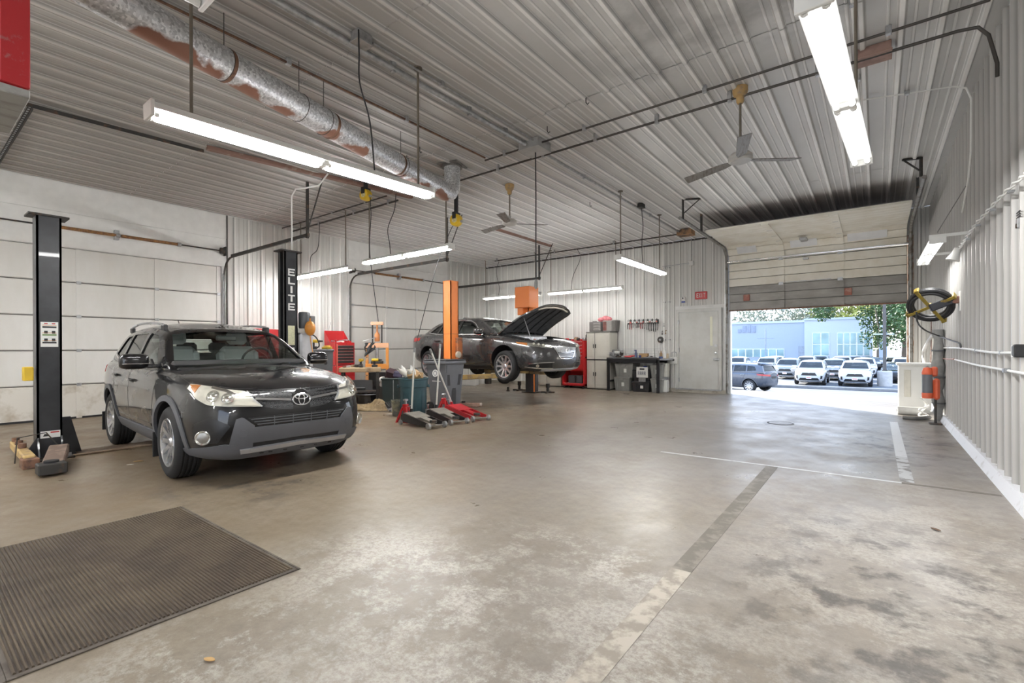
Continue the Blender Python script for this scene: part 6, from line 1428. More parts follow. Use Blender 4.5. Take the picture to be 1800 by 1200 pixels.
# second red cabinet behind the SUV
rc = thing('tool_cabinet', 'red tool cabinet by the left wall, mostly hidden behind the SUV and the lettered post', 'tool cabinet', (-11.3, 5.32, 0))
MB().bbox(-.28, .28, -.36, .36, .08, 1.74, b=.012).build('case', red_paint, rc)
for k in range(7): 
    dr = MB().bbox(.275, .292, -.33, .33, .14+.2*k, .32+.2*k, b=.005).build('drawer', red_paint, rc); MB().box(.292, .302, -.3, .3, .305+.2*k, .315+.2*k).build('pull', galv, dr)
for (a, b) in ((-.2, -.3), (-.2, .3), (.2, -.3), (.2, .3)): MB().cyl((a, b-.02, .045), (a, b+.02, .045), .045, n=10).build('caster', rubber, rc)
# tall grey bin with a yellow drill on it
gb = thing('storage_bin', 'tall grey plastic bin behind the front of the SUV', 'bin', (-9.35, 5.55, 0), R_(-25))
MB().prism([(-.21, 0), (.21, 0), (.25, 1.24), (-.25, 1.24)], 'x', -.2, .2).build('bin_body', grey_plastic, gb); MB().bbox(-.22, .22, -.27, .27, 1.22, 1.27, b=.012).build('rim', grey_plastic, gb)
MB().cyl((.2, .1, .98), (.215, .1, .98), .035, n=14).build('drain_plug', black_plastic, gb)
def drill(label, p, a, g=None, mt=None):
    t = thing('power_drill', label, 'power tool', p, a, g); y_ = mt or mat('drill_yellow', (.66, .44, .03), .45)
    MB().cyl((-.09, 0, .17), (.07, 0, .17), .036, n=12).build('motor_housing', y_, t); MB().cyl((.07, 0, .17), (.15, 0, .17), .026, .014, n=10).build('chuck', black_plastic, t)
    MB().bbox(-.06, -.01, -.02, .02, .05, .16, b=.01).build('grip', black_plastic, t); MB().bbox(-.09, .04, -.035, .035, 0, .06, b=.01).build('battery_pack', black_plastic, t)
drill('yellow and black drill lying on the tall grey bin', (-9.42, 5.5, 1.27), 1.0)
q = MB(); q.bbox(-.1, .1, -.05, .05, 0, .05, b=.015).tube([(.06*math.cos(t_), .06*math.sin(t_), .065) for t_ in [2*math.pi*i/14 for i in range(14)]], .012, 6, closed=True); tag(q.build('sander', yellow_paint, None, (-9.28, 5.68, 1.27), (0, 0, .5)), 'small yellow grinder on the tall grey bin', 'power tool')
q = MB(); pa = AX(592, 607, -9.0); pb_ = AX(592, 660, -8.95); q.cyl((0, 0, -.75), (.0, 0, .62), .022, n=10); tag(q.build('red_bar', mat('red_bar', (.55, .10, .07), .45, var=.2), None, (pa.x, pa.y, .76)), 'upright red steel bar standing in front of the open red tool chest', 'bar')
# wooden work table
wt = thing('work_table', 'low work table with a worn wooden plank top behind the SUV headlight', 'table', (-9.55, 6.75, 0), R_(52))
MB().bbox(-.50, .42, -.26, .26, .74, .84, b=.012).build('plank_top', brown_wood, wt)
for (a, b) in ((-.42, -.2), (-.42, .2), (.34, -.2), (.34, .2)): MB().box(a-.03, a+.03, b-.03, b+.03, 0, .74).build('leg', dark_iron, wt)
MB().box(-.40, .34, -.22, .22, .26, .29).build('lower_shelf', dark_iron, wt)
def on_table(x, y): return Vector((-9.55, 6.75, .84))+Matrix.Rotation(R_(52), 3, 'Z') @ Vector((x, y, 0))
drill('yellow drill on its side on the wooden work table', vec(on_table(-.02, -.05)), 2.2); drill('second yellow drill at the right end of the wooden work table', vec(on_table(.3, .05)), .6)
for k in range(5):
    q = MB(); q.bbox(-.05, .05, -.03, .03, 0, .03+.012*k, b=.01); tag(q.build('metal_part', [rust, galv, brown_wood, dark_iron, rust][k], None, on_table(-.4+.09*k, .1-.05*(k % 2)), (0, 0, k)), ['rusty', 'galvanised', 'wooden', 'dark iron', 'thick rusty'][k]+' part on the wooden work table, '+ORD[k]+' from its left end', 'part', 'loose parts on the wooden table')
# bumper covers leaned under the table
def bumper_cover(label, u, v, w, h, ang, mt, lean):
    p = AZ(u, v, 0); t = thing('bumper_cover', label, 'car part', p, ang, 'removed bumper covers'); q = MB(); n = 16; vs = []
    for o in (0, .02):
        for j in range(6):
            for i in range(n+1):
                a = -1+2*i/n; z = h*j/5; vs.append((a*w/2, -.16*abs(a)**2.6-lean*z+.05*math.sin(j/5*3.1)+o, z))
    N = 6*(n+1); fs = []
    for j in range(5):
        for i in range(n): a = j*(n+1)+i; fs += [(a, a+1, a+n+2, a+n+1), (N+a, N+a+n+1, N+a+n+2, N+a+1)]
    for i in range(n): fs += [(i, N+i, N+i+1, i+1), (5*(n+1)+i, 5*(n+1)+i+1, N+5*(n+1)+i+1, N+5*(n+1)+i)]
    for j in range(5): fs += [(j*(n+1), (j+1)*(n+1), N+(j+1)*(n+1), N+j*(n+1)), (j*(n+1)+n, N+j*(n+1)+n, N+(j+1)*(n+1)+n, (j+1)*(n+1)+n)]
    q.add(vs, fs, True).build('cover', mt, t)
    MB().bbox(-w*.3, w*.3, -.0, .03, h*.35, h*.62, b=.01).build('opening_grid', mesh_black, t)
bumper_cover('dark grey bumper cover leaning under the wooden work table', 622, 703, .95, .50, R_(40), mat('bumper_grey', (.075, .08, .085), .45), -.12)
bumper_cover('black bumper cover standing behind the orange press legs', 664, 693.5, .62, .62, R_(50), black_plastic, -.1)
# orange shop press
pr = thing('shop_press', 'orange hydraulic shop press with a bottle jack in its frame', 'press', (-10.15, 7.62, 0), R_(47))
press = worn('press_orange', (.72, .28, .05), (.60, .38, .22), .6, 6, .5)
for s in (-1, 1):
    MB().bbox(s*.25-.035, s*.25+.035, -.04, .04, 0, 1.42, b=.006).build('upright', press, pr); MB().bbox(s*.25-.04, s*.25+.04, -.28, .28, 0, .05, b=.006).build('foot', press, pr)
    MB().cyl((s*.115, 0, 1.40), (s*.115, 0, 1.90), .018, n=10).build('guide_rod', dark_iron, pr)
pale_o = worn('press_pale', (.74, .42, .25), (.6, .4, .3), .6, 8, .5)
MB().bbox(-.29, .29, -.05, .05, 1.30, 1.42, b=.006).build('crosshead', pale_o, pr); MB().bbox(-.155, .155, -.05, .05, 1.88, 1.96, b=.006).build('top_beam', pale_o, pr)
MB().bbox(-.29, .29, -.06, .06, .76, .89, b=.006).build('bed', press, pr)
MB().lathe([(0, 1.46), (.06, 1.46), (.065, 1.50), (.065, 1.64), (.04, 1.68), (.022, 1.70), (.022, 1.88), (0, 1.88)], 16).build('bottle_jack', worn('jack_orange', (.55, .20, .06), (.35, .15, .07), .55, 9, .45), pr)
q = MB(); q.cyl((-.02, -.06, 1.56), (-.33, -.12, 1.47), .010, n=8); q.build('jack_lever', galv, pr)
MB().cyl((0, 0, 1.0), (0, 0, 1.30), .035, n=12).build('ram', galv, pr); MB().bbox(-.15, .15, -.07, .07, .89, .96, b=.01).build('press_plates', dark_iron, pr)
for k in (.3, .45, .6, 1.05, 1.15): 
    MB().cyl((-.25, -.045, k), (-.25, -.038, k), .014, n=8).build('pin_hole', ink, pr)
rg = MB(); n = 8; vs = []
for i in range(n+1):
    for j in range(7): vs.append((-.30+.26*i/n+.015*math.sin(j*2), -.055-.02*math.sin(i*1.3+j), 1.428-.052*j*(1.15-.6*i/n)))
rg.add(vs, [(i*7+j, i*7+j+1, i*7+j+8, i*7+j+7) for i in range(n) for j in range(6)], True); rgo = rg.build('shop_rag', mat('rag_dark', (.035, .036, .04), .9, var=.3), None, (-10.15, 7.62, 0), (0, 0, R_(47))); sd = rgo.modifiers.new('s', 'SOLIDIFY'); sd.thickness = .006; tag(rgo, 'dark rag draped over the left end of the orange press crosshead', 'rag')
# black oil drain pan
pn = thing('drain_pan', 'wide glossy black drain pan standing behind the brown tarp', 'pan', vec(AZ(645, 708, 0)), 0)
MB().lathe([(0, .005), (.27, .005), (.30, .03), (.315, .20), (.335, .215), (.335, .225), (.305, .22), (.29, .04), (0, .02)], 32).build('pan_body', mat('pan_black', (.012, .012, .013), .12, coat=.5), pn)
MB().tube([(.337*math.cos(t_), .337*math.sin(t_), .222) for t_ in [2*math.pi*i/32 for i in range(32)]], .006, 6, closed=True).build('rim_wire', galv, pn)
# crumpled tarp
rnd = random.Random(11); q = MB(); n = 30; m = 18; vs = []
for j in range(m+1):
    for i in range(n+1):
        a = -1+2*i/n; b = -1+2*j/m; r = min(1, (abs(a)**3+abs(b)**3)**(1/3)); hgt = (1-r**2.2)
        z = .20*hgt*(.55+.30*math.sin(a*5.1+b*2.3)+.25*math.sin(b*7.7-a*3.9+1))+.03*hgt*math.sin(a*17+b*9)*math.sin(b*19-a*4); vs.append((a*.50+.03*math.sin(b*9), b*.26+.02*math.sin(a*11), max(.004, z+.012)))
q.add(vs, [(j*(n+1)+i, j*(n+1)+i+1, (j+1)*(n+1)+i+1, (j+1)*(n+1)+i) for j in range(m) for i in range(n)], True)
tp = q.build('tarp', worn('burlap', (.30, .22, .12), (.20, .14, .075), .5, 7, .9), None, AZ(655, 720, 0), (0, 0, R_(38))); sd = tp.modifiers.new('s', 'SOLIDIFY'); sd.thickness = .006; tag(tp, 'crumpled brown tarp heaped on the floor beside the SUV', 'tarp')
# dark bins with parts on top
db_ = thing('parts_bin', 'dark green plastic bin full of old parts left of the teal trash can', 'bin', vec(AZ(692, 712, 0)), R_(30))
MB().prism([(-.17, 0), (.17, 0), (.21, .60), (-.21, .60)], 'y', -.18, .18).build('bin_body', mat('bin_dark_green', (.020, .032, .032), .5), db_); MB().bbox(-.225, .225, -.20, .20, .58, .62, b=.01).build('rim', MATS['bin_dark_green'], db_); MB().box(.06, .075, -.195, -.185, .02, .58).build('light_strip', galv, db_)
pb0 = Vector(AZ(692, 712, 0))
for (nm, lb, x, y, z, sx, sy, sz, rot, mt) in (('car_battery', 'dark car battery tilted on top of the dark green parts bin', -.05, .0, .62, .12, .09, .20, (.35, .3, .4), mat('battery_maroon', (.05, .025, .03), .5)), ('parts_bag', 'purple-grey crumpled bag on the dark green parts bin', .10, -.06, .62, .10, .09, .15, (0, .2, 1.0), mat('bag_purple', (.06, .055, .10), .6, var=.4)), ('red_can', 'small red can among the parts on the dark green bin', .14, .08, .62, .05, .05, .17, (.9, 0, 0), red_paint)):
    q = MB(); q.bbox(-sx, sx, -sy, sy, 0, sz, b=.03); tag(q.build(nm, mt, None, pb0+Matrix.Rotation(R_(30), 3, 'Z') @ Vector((x, y, z)), rot), lb, nm.split('_')[-1])
sl = thing('silver_bracket', 'silver and black metal bracket lying on the brown tarp', 'car part', vec(AZ(684, 722, 0.02)), R_(-15)); MB().bbox(-.13, .13, -.06, .06, 0.01, .10, b=.03, rot=Matrix.Rotation(.5, 3, 'Y')).build('shell', chrome, sl)
for k in (-1, 0, 1): MB().bbox(-.15, .02, k*.045-.012, k*.045+.012, .08, .13, b=.006, rot=Matrix.Rotation(.5, 3, 'Y')).build('fin', black_plastic, sl)
wb_ = thing('water_pump', 'pale metal housing with a round hole sitting on the edge of the black parts', 'car part', vec(AX(673, 668, -8.9)), .4); z9 = AX(673, 668, -8.9).z
MB().lathe([(.03, -.05), (.075, -.05), (.085, -.02), (.085, .03), (.03, .05), (.03, -.05)], 18, Matrix.Rotation(R_(80), 4, 'Y')).bbox(-.07, .07, -.05, .08, -.16, -.04, b=.03).build('housing', mat('cast_alu', (.55, .55, .53), .5, .4, var=.2), wb_)
MB().box(-.06, .06, -.06, .06, -z9, -.15).build('support_post', dark_iron, wb_)
bk = thing('bucket', 'small dirty grey-yellow bucket left of the teal trash can', 'bucket', vec(AZ(698, 730, 0)), 0)
MB().lathe([(0, 0), (.085, 0), (.105, .26), (.112, .265), (.112, .30), (.10, .30), (.095, .05), (0, .03)], 22).build('pail', worn('bucket_grime', (.26, .25, .17), (.13, .13, .11), .5, 7, .6), bk)
MB().tube([(.108*math.cos(t_), .108*math.sin(t_), .27-.1*math.sin(t_) if math.sin(t_) > 0 else .27) for t_ in [math.pi*i/12 for i in range(13)]], .004, 5).build('bail', galv, bk)
# teal trash can, full
tcn = thing('trash_can', 'round teal trash can overflowing with rubbish', 'trash can', vec(AZ(727, 732, 0)), 0); teal = mat('can_teal', (.045, .105, .125), .45, var=.2)
MB().lathe([(0, 0), (.215, 0), (.222, .02), (.245, .56), (.268, .565), (.272, .69), (.283, .70), (.283, .725), (.255, .725), (.24, .55), (.20, .06), (0, .04)], 36).build('can_body', teal, tcn)
for a in range(0, 360, 30): MB().box(.228, .246, -.006, .006, .05, .50, rot=rz(R_(a))).build('rib', teal, tcn)
for s in (0, 180):
    q = MB(); q.bbox(.262, .30, -.07, .07, .55, .60, b=.01, rot=rz(R_(s+50))); q.build('handle', teal, tcn)
c0 = Vector(AZ(727, 732, 0)); rnd = random.Random(3); tan_c = mat('cardboard', (.42, .27, .13), .8, var=.15)
for k in range(11):
    a = rnd.uniform(0, 6.28); r = rnd.uniform(0, .15); p = c0+Vector((r*math.cos(a), r*math.sin(a), .715+.045*(k % 3))); q = MB()
    if k % 3 == 0: q.bbox(-.10, .10, -.07, .07, 0, .11, b=.005); nm, lb, mt, ct = 'cardboard_box', 'crushed cardboard box in the teal trash can, '+ORD[k//3]+' of the boxes', tan_c, 'box'
    elif k % 3 == 1: q.lathe([(0, 0), (.04, 0), (.045, .02), (.045, .15), (.018, .19), (.018, .22), (0, .22)], 12); nm, lb, mt, ct = 'plastic_bottle', ['ivory', 'white'][k % 2]+' empty bottle in the teal trash can, '+ORD[k//3]+' of the bottles', [sign_white, beige_plastic][k % 2], 'bottle'
    else: q.lathe([(.03, -.05), (.07, -.05), (.075, 0), (.07, .05), (.03, .05)], 14); nm, lb, mt, ct = 'tape_ring', 'tan packing ring in the teal trash can, '+ORD[k//3]+' of the rings', mat('kraft_ring', (.50, .36, .22), .8), 'ring'
    tag(q.build(nm, mt, None, p, (rnd.uniform(-.9, .9), rnd.uniform(-.9, .9), a)), lb, ct, 'rubbish in the teal trash can: '+ct)
# grey wheeled bin
wbn = thing('wheeled_bin', 'tall grey wheeled bin at the foot of the orange lift post', 'trash bin', vec(AZ(786, 724, 0)), R_(1)); off = Vector((-.29, .24, 0)); wbn.scale = (1.08, 1.08, 1.0); wbn.location = wbn.location+off
bin_g = mat('bin_grey', (.13, .136, .148), .30, var=.1); bin_d = mat('bin_grey_dark', (.045, .047, .05), .55)
V8 = []
for z, a in ((.02, .19), (.98, .255)): V8 += [(-a, -a, z), (a, -a, z), (a, a, z), (-a, a, z)]
MB().add(V8, [(0, 1, 5, 4), (1, 2, 6, 5), (2, 3, 7, 6), (3, 0, 4, 7), (0, 3, 2, 1)]).build('bin_body', bin_g, wbn)
MB().bbox(-.29, .29, -.29, .29, .955, 1.02, b=.015).build('rim', bin_g, wbn); MB().bbox(-.285, .285, -.285, .285, 1.02, 1.05, b=.012).build('lid', bin_d, wbn)
def on_face(mb, poly, name, mt, side, proud=.008):
    n = len(poly); f = lambda z: .19+(z-.02)/.96*.065
    if side == 'x': vs = [(f(z)+proud, y, z) for y, z in poly]+[(f(z)-.02, y, z) for y, z in poly]
    else: vs = [(y, -f(z)-proud, z) for y, z in poly]+[(y, -f(z)+.02, z) for y, z in poly]
    mb.add(vs, [(i, (i+1) % n, n+(i+1) % n, n+i) for i in range(n)]+[tuple(range(n)), tuple(range(2*n-1, n-1, -1))]); return mb.build(name, mt, wbn)
on_face(MB(), [(-.045, .06), (.075, .06), (.065, .40), (.05, .46), (-.03, .46), (-.05, .40)], 'wheel_recess', bin_d, 'x', .004)
on_face(MB(), [(-.17, .52), (-.10, .52), (-.13, .74), (-.19, .74)], 'grip_recess', bin_d, 'x', .004); on_face(MB(), [(.10, .52), (.16, .52), (.20, .74), (.12, .74)], 'grip_recess', bin_d, 'x', .004)
on_face(MB(), [(-.22, .78), (.22, .78), (.225, .93), (-.225, .93)], 'upper_panel', bin_g, 'x', .012)
MB().lathe([(0, 0), (.075, 0), (.075, .004), (0, .004)], 24, Matrix.Translation((-.02, -.247, .77)) @ Matrix.Rotation(R_(90-3.5), 4, 'X')).build('round_badge', sign_white, wbn)
MB().lathe([(.035, .004), (.05, .004), (.05, .006), (.035, .006)], 20, Matrix.Translation((-.02, -.247, .77)) @ Matrix.Rotation(R_(90-3.5), 4, 'X')).build('badge_ring', mat('badge_grey', (.25, .26, .27), .5), wbn)
on_face(MB(), [(-.12, .60), (.10, .60), (.10, .615), (-.12, .615)], 'badge_line', sign_white, 'y', .003)
for s in (-1, 1): MB().cyl((-.20, s*.20-.03, .09), (-.20, s*.20+.03, .09), .09, n=16).build('wheel', rubber, wbn)
# jack stands
def jack_stand(label, u, v, a, mt, s=1.0):
    t = thing('jack_stand', label, 'jack stand', vec(AZ(u, v, 0)), a, 'red jack stands')
    for k in range(4):
        q = MB(); x, y = ((1, 1), (-1, 1), (-1, -1), (1, -1))[k]; q.prism([(-.012, -.03), (.012, -.03), (.012, .03), (-.012, .03)], 'z', 0, 1); q.v = [(x*(.125-.085*p[2])*s+p[0], y*(.125-.085*p[2])*s+p[1]*(1-.4*p[2]), p[2]*.30*s) for p in q.v]; q.build('leg', mt, t)
    MB().bbox(-.05*s, .05*s, -.05*s, .05*s, .22*s, .36*s, b=.01).build('collar', mt, t); MB().box(-.014, .014, -.02, .02, .30*s, .44*s).build('ratchet_bar', galv, t); MB().bbox(-.03, .03, -.055*s, .055*s, .42*s, .46*s, b=.01).build('saddle', galv, t)
    q = MB(); q.tube([(.05*s, 0, .31*s), (.13*s, 0, .33*s), (.14*s, 0, .26*s)], .008, 6); q.build('handle', galv, t)
    for k in range(4):
        a2 = R_(90*k); MB().box(-.115*s, .115*s, .118*s, .128*s, .0, .02, rot=rz(a2)).build('foot_rail', mt, t)
jack_stand('red jack stand in front of the teal trash can', 713, 741, .3, red_paint, .86); jack_stand('red jack stand in front of the grey wheeled bin', 780, 727, .5, red_paint, .86)
jb = thing('bottle_jack', 'small grey bottle jack between the two red jack stands', 'jack', vec(AZ(752, 735, 0)), .3)
MB().bbox(-.07, .07, -.055, .055, 0, .03, b=.008).build('base', dark_iron, jb); MB().cyl((0, 0, .03), (0, 0, .17), .045, n=16).build('cylinder', galv, jb); MB().cyl((0, 0, .17), (0, 0, .24), .018, n=10).cyl((0, 0, .24), (0, 0, .255), .028, n=10).build('ram', chrome, jb); MB().cyl((.05, 0, .03), (.07, 0, .12), .016, n=8).build('pump', black_metal, jb)
# floor jacks
def floor_jack(label, u0, v0, u1, v1, body, top, pole_top, w=.15):
    a = AZ(u0, v0, 0); b = AZ(u1, v1, 0); L_ = (b-a).length; t = thing('floor_jack', label, 'floor jack', a, math.atan2((b-a).y, (b-a).x), 'floor jacks')
    for s in (-1, 1):
        MB().prism([(-.02, .05), (L_-.05, .03), (L_, .05), (L_, .085), (L_*.55, .14), (.06, .19), (-.02, .16)], 'y', s*w-.007, s*w+.007).build('side_plate', body, t)
        MB().cyl((L_-.02, s*(w+.01)-.02, .05), (L_-.02, s*(w+.01)+.02, .05), .05, n=16).build('front_wheel', galv, t); MB().cyl((.0, s*(w+.03)-.018, .04), (.0, s*(w+.03)+.018, .04), .04, n=14).build('caster', galv, t)
    MB().prism([(.04, .15), (L_*.5, .135), (L_*.5, .15), (.08, .205), (.04, .20)], 'y', -w+.005, w-.005).build('top_cover', top, t)
    MB().prism([(L_*.30, .12), (L_*.88, .075), (L_*.90, .10), (L_*.34, .165)], 'y', -.055, .055).build('lift_arm', top, t)
    MB().cyl((L_*.86, 0, .09), (L_*.86, 0, .125), .06, n=16).build('saddle', dark_iron, t); MB().cyl((L_-.02, -w, .05), (L_-.02, w, .05), .014, n=8).build('axle', chrome, t); MB().cyl((.05, -w, .09), (.05, w, .09), .03, n=10).build('pump_body', dark_iron, t)
    c, s_ = math.cos(t.rotation_euler.z), math.sin(t.rotation_euler.z); d = Vector(pole_top)-Vector((a.x+c*.05, a.y+s_*.05, .14)); e = Vector((c*d.x+s_*d.y, -s_*d.x+c*d.y, d.z))+Vector((.05, 0, .14))
    MB().cyl((.05, 0, .12), Vector((.05, 0, .14)).lerp(e, .1), .028, n=10).build('handle_socket', body, t); MB().cyl((.05, 0, .14), e, .0165, n=10).build('handle', mat('pole_pale', (.66, .65, .60), .4, .2, var=.1), t)
    MB().cyl(Vector((.05, 0, .14)).lerp(e, .93), e, .021, n=10).build('grip', mat('grip_grey', (.28, .28, .27), .6) , t)
    return t
top_g = mat('jack_top_grey', (.30, .28, .24), .4, .3, var=.2)
def pole(u, v, X): return AX(u, v, X)
a0 = AZ(722, 744, 0); floor_jack('black floor jack with a grey top nearest the camera, pale upright handle', 720, 744, 769, 753, black_metal, top_g, vec(AX(729, 611, a0.x+.03)))
a1 = AZ(766, 736, 0); floor_jack('black floor jack in the middle of the three, pale upright handle', 764, 736, 808, 746, black_metal, top_g, vec(AX(774, 604, a1.x+.03)))
a2 = AZ(793, 728, 0); floor_jack('red floor jack with its pale handle leaning on the grey bin', 795, 728, 846, 740, mat('jack_red', (.42, .012, .02), .3), mat('jack_red', (.42, .012, .02), .3), vec(AX(756, 613, a2.x-.12)))
rp_ = thing('lift_arm_piece', 'rusty pinkish steel arm piece lying on the floor right of the grey bin', 'car lift part', vec(AZ(810, 715, 0)), R_(35))
MB().bbox(-.12, .42, -.05, .05, .005, .09, b=.012).build('arm_piece', worn('pink_rust', (.42, .28, .23), (.30, .18, .13), .5, 7, .6), rp_); MB().cyl((.36, 0, .05), (.46, 0, .05), .04, n=12).build('arm_roller', mat('roller_pale', (.60, .52, .46), .5), rp_); MB().bbox(.02, .10, -.03, .03, .09, .13, b=.008).build('lug', dark_iron, rp_)
# things by the back left corner seen under the sedan
wx = thing('storage_box', 'low white box against the back corner, seen under the raised sedan', 'box', vec(AZ(824, 677, 0)), R_(20)); MB().bbox(-.30, .30, -.2, .2, 0, .36, b=.015).build('box_body', white_paint, wx); MB().bbox(-.31, .31, -.21, .21, .33, .37, b=.01).build('lid', white_paint, wx)
wp = thing('pail', 'white plastic pail beside the low white box under the raised sedan', 'bucket', vec(AZ(846, 674, 0)), 0); MB().lathe([(0, 0), (.13, 0), (.15, .32), (.16, .325), (.16, .36), (.145, .36), (.125, .02), (0, .015)], 22).build('pail_body', sign_white, wp); MB().lathe([(0, .36), (.165, .36), (.165, .375), (0, .375)], 20).build('pail_lid', sign_white, wp)
gp_ = thing('drum', 'dark grey drum just right of the white pail under the raised sedan', 'drum', vec(AZ(858, 674, 0)), 0); MB().lathe([(0, 0), (.12, 0), (.125, .05), (.12, .2), (.125, .35), (.12, .40), (0, .40)], 20).build('drum_body', dark_iron, gp_)
for k, (u, v) in enumerate(((869, 671), (874, 671))):
    q = MB().lathe([(0, 0), (.045, 0), (.05, .02), (.05, .15), (.02, .2), (.02, .23), (0, .23)], 12); tag(q.build('oil_bottle', [beige_plastic, galv][k], None, AZ(u, v, 0)), ['beige bottle on the floor far back under the sedan', 'grey bottle on the floor far back under the sedan'][k], 'bottle')
tr_ = thing('spare_tyre', 'dark tyre leaning by the back wall, seen under the raised sedan', 'tyre', (AY(887, 662, 13.45).x, 13.45, 0), R_(80)); 
ty_, rm_, dk_ = wheel(.33, .2, .22, 8, silver, 'x', False); ty_.build('tyre', rubber, tr_, (0, 0, .33))
# ================================================================ ALONG THE BACK WALL
# red roller cabinet
rr = thing('tool_cabinet', 'tall red roller tool cabinet left of the beige cabinet at the back wall', 'tool cabinet', (-7.63, 13.42, 0))
MB().bbox(-.40, .40, -.25, .25, .55, 1.50, b=.01).build('case', red_paint, rr); MB().box(-.40, .40, .20, .25, .08, .56).box(-.40, -.36, -.25, .25, .08, .56).box(.36, .40, -.25, .25, .08, .56).build('open_base', red_paint, rr); MB().bbox(-.40, .40, -.25, .25, .08, .16, b=.008).build('base_shelf', red_paint, rr)
for k in range(5):
    dr = MB().bbox(-.37, .37, -.268, -.245, .94+.11*k, 1.04+.11*k, b=.005).build('drawer', red_paint, rr); MB().box(-.33, .33, -.280, -.266, 1.02+.11*k, 1.032+.11*k).build('pull', galv, dr)
MB().bbox(-.37, .37, -.268, -.245, .58, .92, b=.006).build('drop_door', red_paint, rr); MB().box(.40, .42, -.18, .18, .95, 1.0).build('side_handle', black_plastic, rr)
for (a, b) in ((-.34, -.2), (-.34, .2), (.34, -.2), (.34, .2)): MB().cyl((a-.02, b, .045), (a+.02, b, .045), .045, n=12).build('caster', rubber, rr)
for k, x in enumerate((-.12, .16)): tag(MB().bbox(x-.11, x+.11, -.16, .10, .16, .40, b=.015).build('parts_case', grey_plastic, None, (-7.63, 13.42, 0)), ['grey case on the left of the open base of the tall red cabinet', 'grey case on the right of the open base of the tall red cabinet'][k], 'case')
rnd = random.Random(9)
for k in range(7):
    q = MB(); h_ = rnd.uniform(.05, .13); q.bbox(-.06, .06, -.05, .05, 0, h_, b=.02).cyl((-.08, 0, h_*.6), (.08, 0, h_*.7), .018, n=8)
    tag(q.build('air_tool', [red_paint, dark_iron, red_paint, brown_wood, dark_iron, red_paint, galv][k], None, (-7.95+.105*k, 13.35+.05*(k % 2), 1.50), (0, 0, rnd.uniform(0, 3))), ['red', 'dark', 'red', 'wooden', 'dark', 'red', 'galvanised'][k]+' tool on top of the tall red cabinet, '+ORD[k]+' from left', 'tool', 'tools on the tall red cabinet')
tag(MB().lathe([(0, 0), (.05, 0), (.05, .17), (.03, .20), (.03, .23), (0, .23)], 14).build('spray_can', dark_iron, None, (-7.30, 13.5, 1.50)), 'dark spray can at the right end of the red cabinet top', 'can')
# beige cabinets
def resin_cabinet(label, x0, x1, y0, y1, h, tall):
    t = thing('resin_cabinet', label, 'cabinet', ((x0+x1)/2, (y0+y1)/2, 0)); a = (x1-x0)/2; b = (y1-y0)/2
    MB().bbox(-a, a, -b+.02, b, .02, h, b=.012).build('case', beige_plastic, t); MB().bbox(-a-.015, a+.015, -b-.01, b, h, h+.03, b=.008).build('top', mat('cabinet_top', (.20, .195, .18), .5), t); MB().box(-a, a, -b+.04, b, 0, .03).build('plinth', black_plastic, t)
    rows = ((.05, h*.51), (h*.53, h-.01)) if tall else ((.05, h-.01),)
    for (z0, z1) in rows:
        for s in (-1, 1):
            xa, xb = (-a+.01, -a*.28-.006) if s < 0 else (-a*.28+.006, a-.01)
            d = MB().bbox(xa, xb, -b, -b+.025, z0, z1, b=.008).build('door', beige_plastic, t)
            MB().bbox(xa+.06, xb-.06, -b-.006, -b+.004, z0+.08, z1-.08, b=.004).build('door_panel', beige_plastic, d)
            xk = xb-.03 if s < 0 else xa+.03; MB().bbox(xk-.012, xk+.012, -b-.02, -b, (z0+z1)/2-.06, (z0+z1)/2+.06, b=.006).build('pull', black_plastic, d)
    if tall: MB().box(-a, a, -b+.005, -b+.03, h*.505, h*.535).build('mid_rail', black_plastic, t)
    MB().box(-a*.28-.006, -a*.28+.006, -b+.012, -b+.03, .04, h-.01).build('door_gap', black_plastic, t)
    return t
c_l = AY(1031.5, 640, 13.28).x; c_r = AY(1072.5, 640, 13.28).x
resin_cabinet('tall beige two-door cabinet between the red cabinet and the workbench', c_l, c_r, 13.26, 13.80, 1.74, True)
c_l2 = AY(948, 665, 13.35).x; c_r2 = AY(987, 665, 13.35).x
resin_cabinet('low beige cabinet half hidden behind the front wheel of the raised sedan', c_l2, c_r2, 13.33, 13.80, .92, False)
ctop = 1.775; cg = mat('case_grey', (.16, .15, .145), .5, var=.1); cg2 = mat('case_grey_light', (.30, .285, .27), .5)
k1 = thing('drawer_case', 'dark grey small-parts case with drawers on top of the tall beige cabinet', 'case', ((c_l+c_r)/2-.12, 13.45, ctop)); MB().bbox(-.20, .20, -.15, .15, 0, .30, b=.01).build('case', cg, k1); MB().bbox(-.15, -.02, -.03, .03, .30, .33, b=.008).build('handle', cg, k1)
for k in range(3): dr = MB().bbox(-.05, .19, -.165, -.145, .03+.085*k, .105+.085*k, b=.006).build('drawer', cg2, k1); MB().bbox(-.02, .14, -.172, -.162, .05+.085*k, .065+.085*k, b=.003).build('pull', cg, dr)
k2 = thing('tool_case', 'brownish grey case with a red strip at the right of the tall beige cabinet top', 'case', ((c_l+c_r)/2+.26, 13.5, ctop)); MB().bbox(-.15, .15, -.14, .14, 0, .33, b=.012).build('case', cg2, k2); MB().box(-.13, -.02, -.148, -.138, .03, .30).build('red_strip', worn('dark_red_strip', (.22, .08, .07), (.15, .06, .05), .5, 8, .6), k2)
q = MB(); rnd = random.Random(2)
for (x, z, s) in ((-.14, .05, .10), (.02, .08, .12), (.12, .06, .10)): q.sphere((x, 0, z), s, 12, 7, (1.1, .8, .7))
tag(q.build('red_bag', mat('red_bag', (.62, .20, .22), .6, var=.35, scale=14), None, ((c_l+c_r)/2+.13, 13.5, ctop+.325)), 'red and pink plastic bag heaped on the cases on the beige cabinet', 'bag')
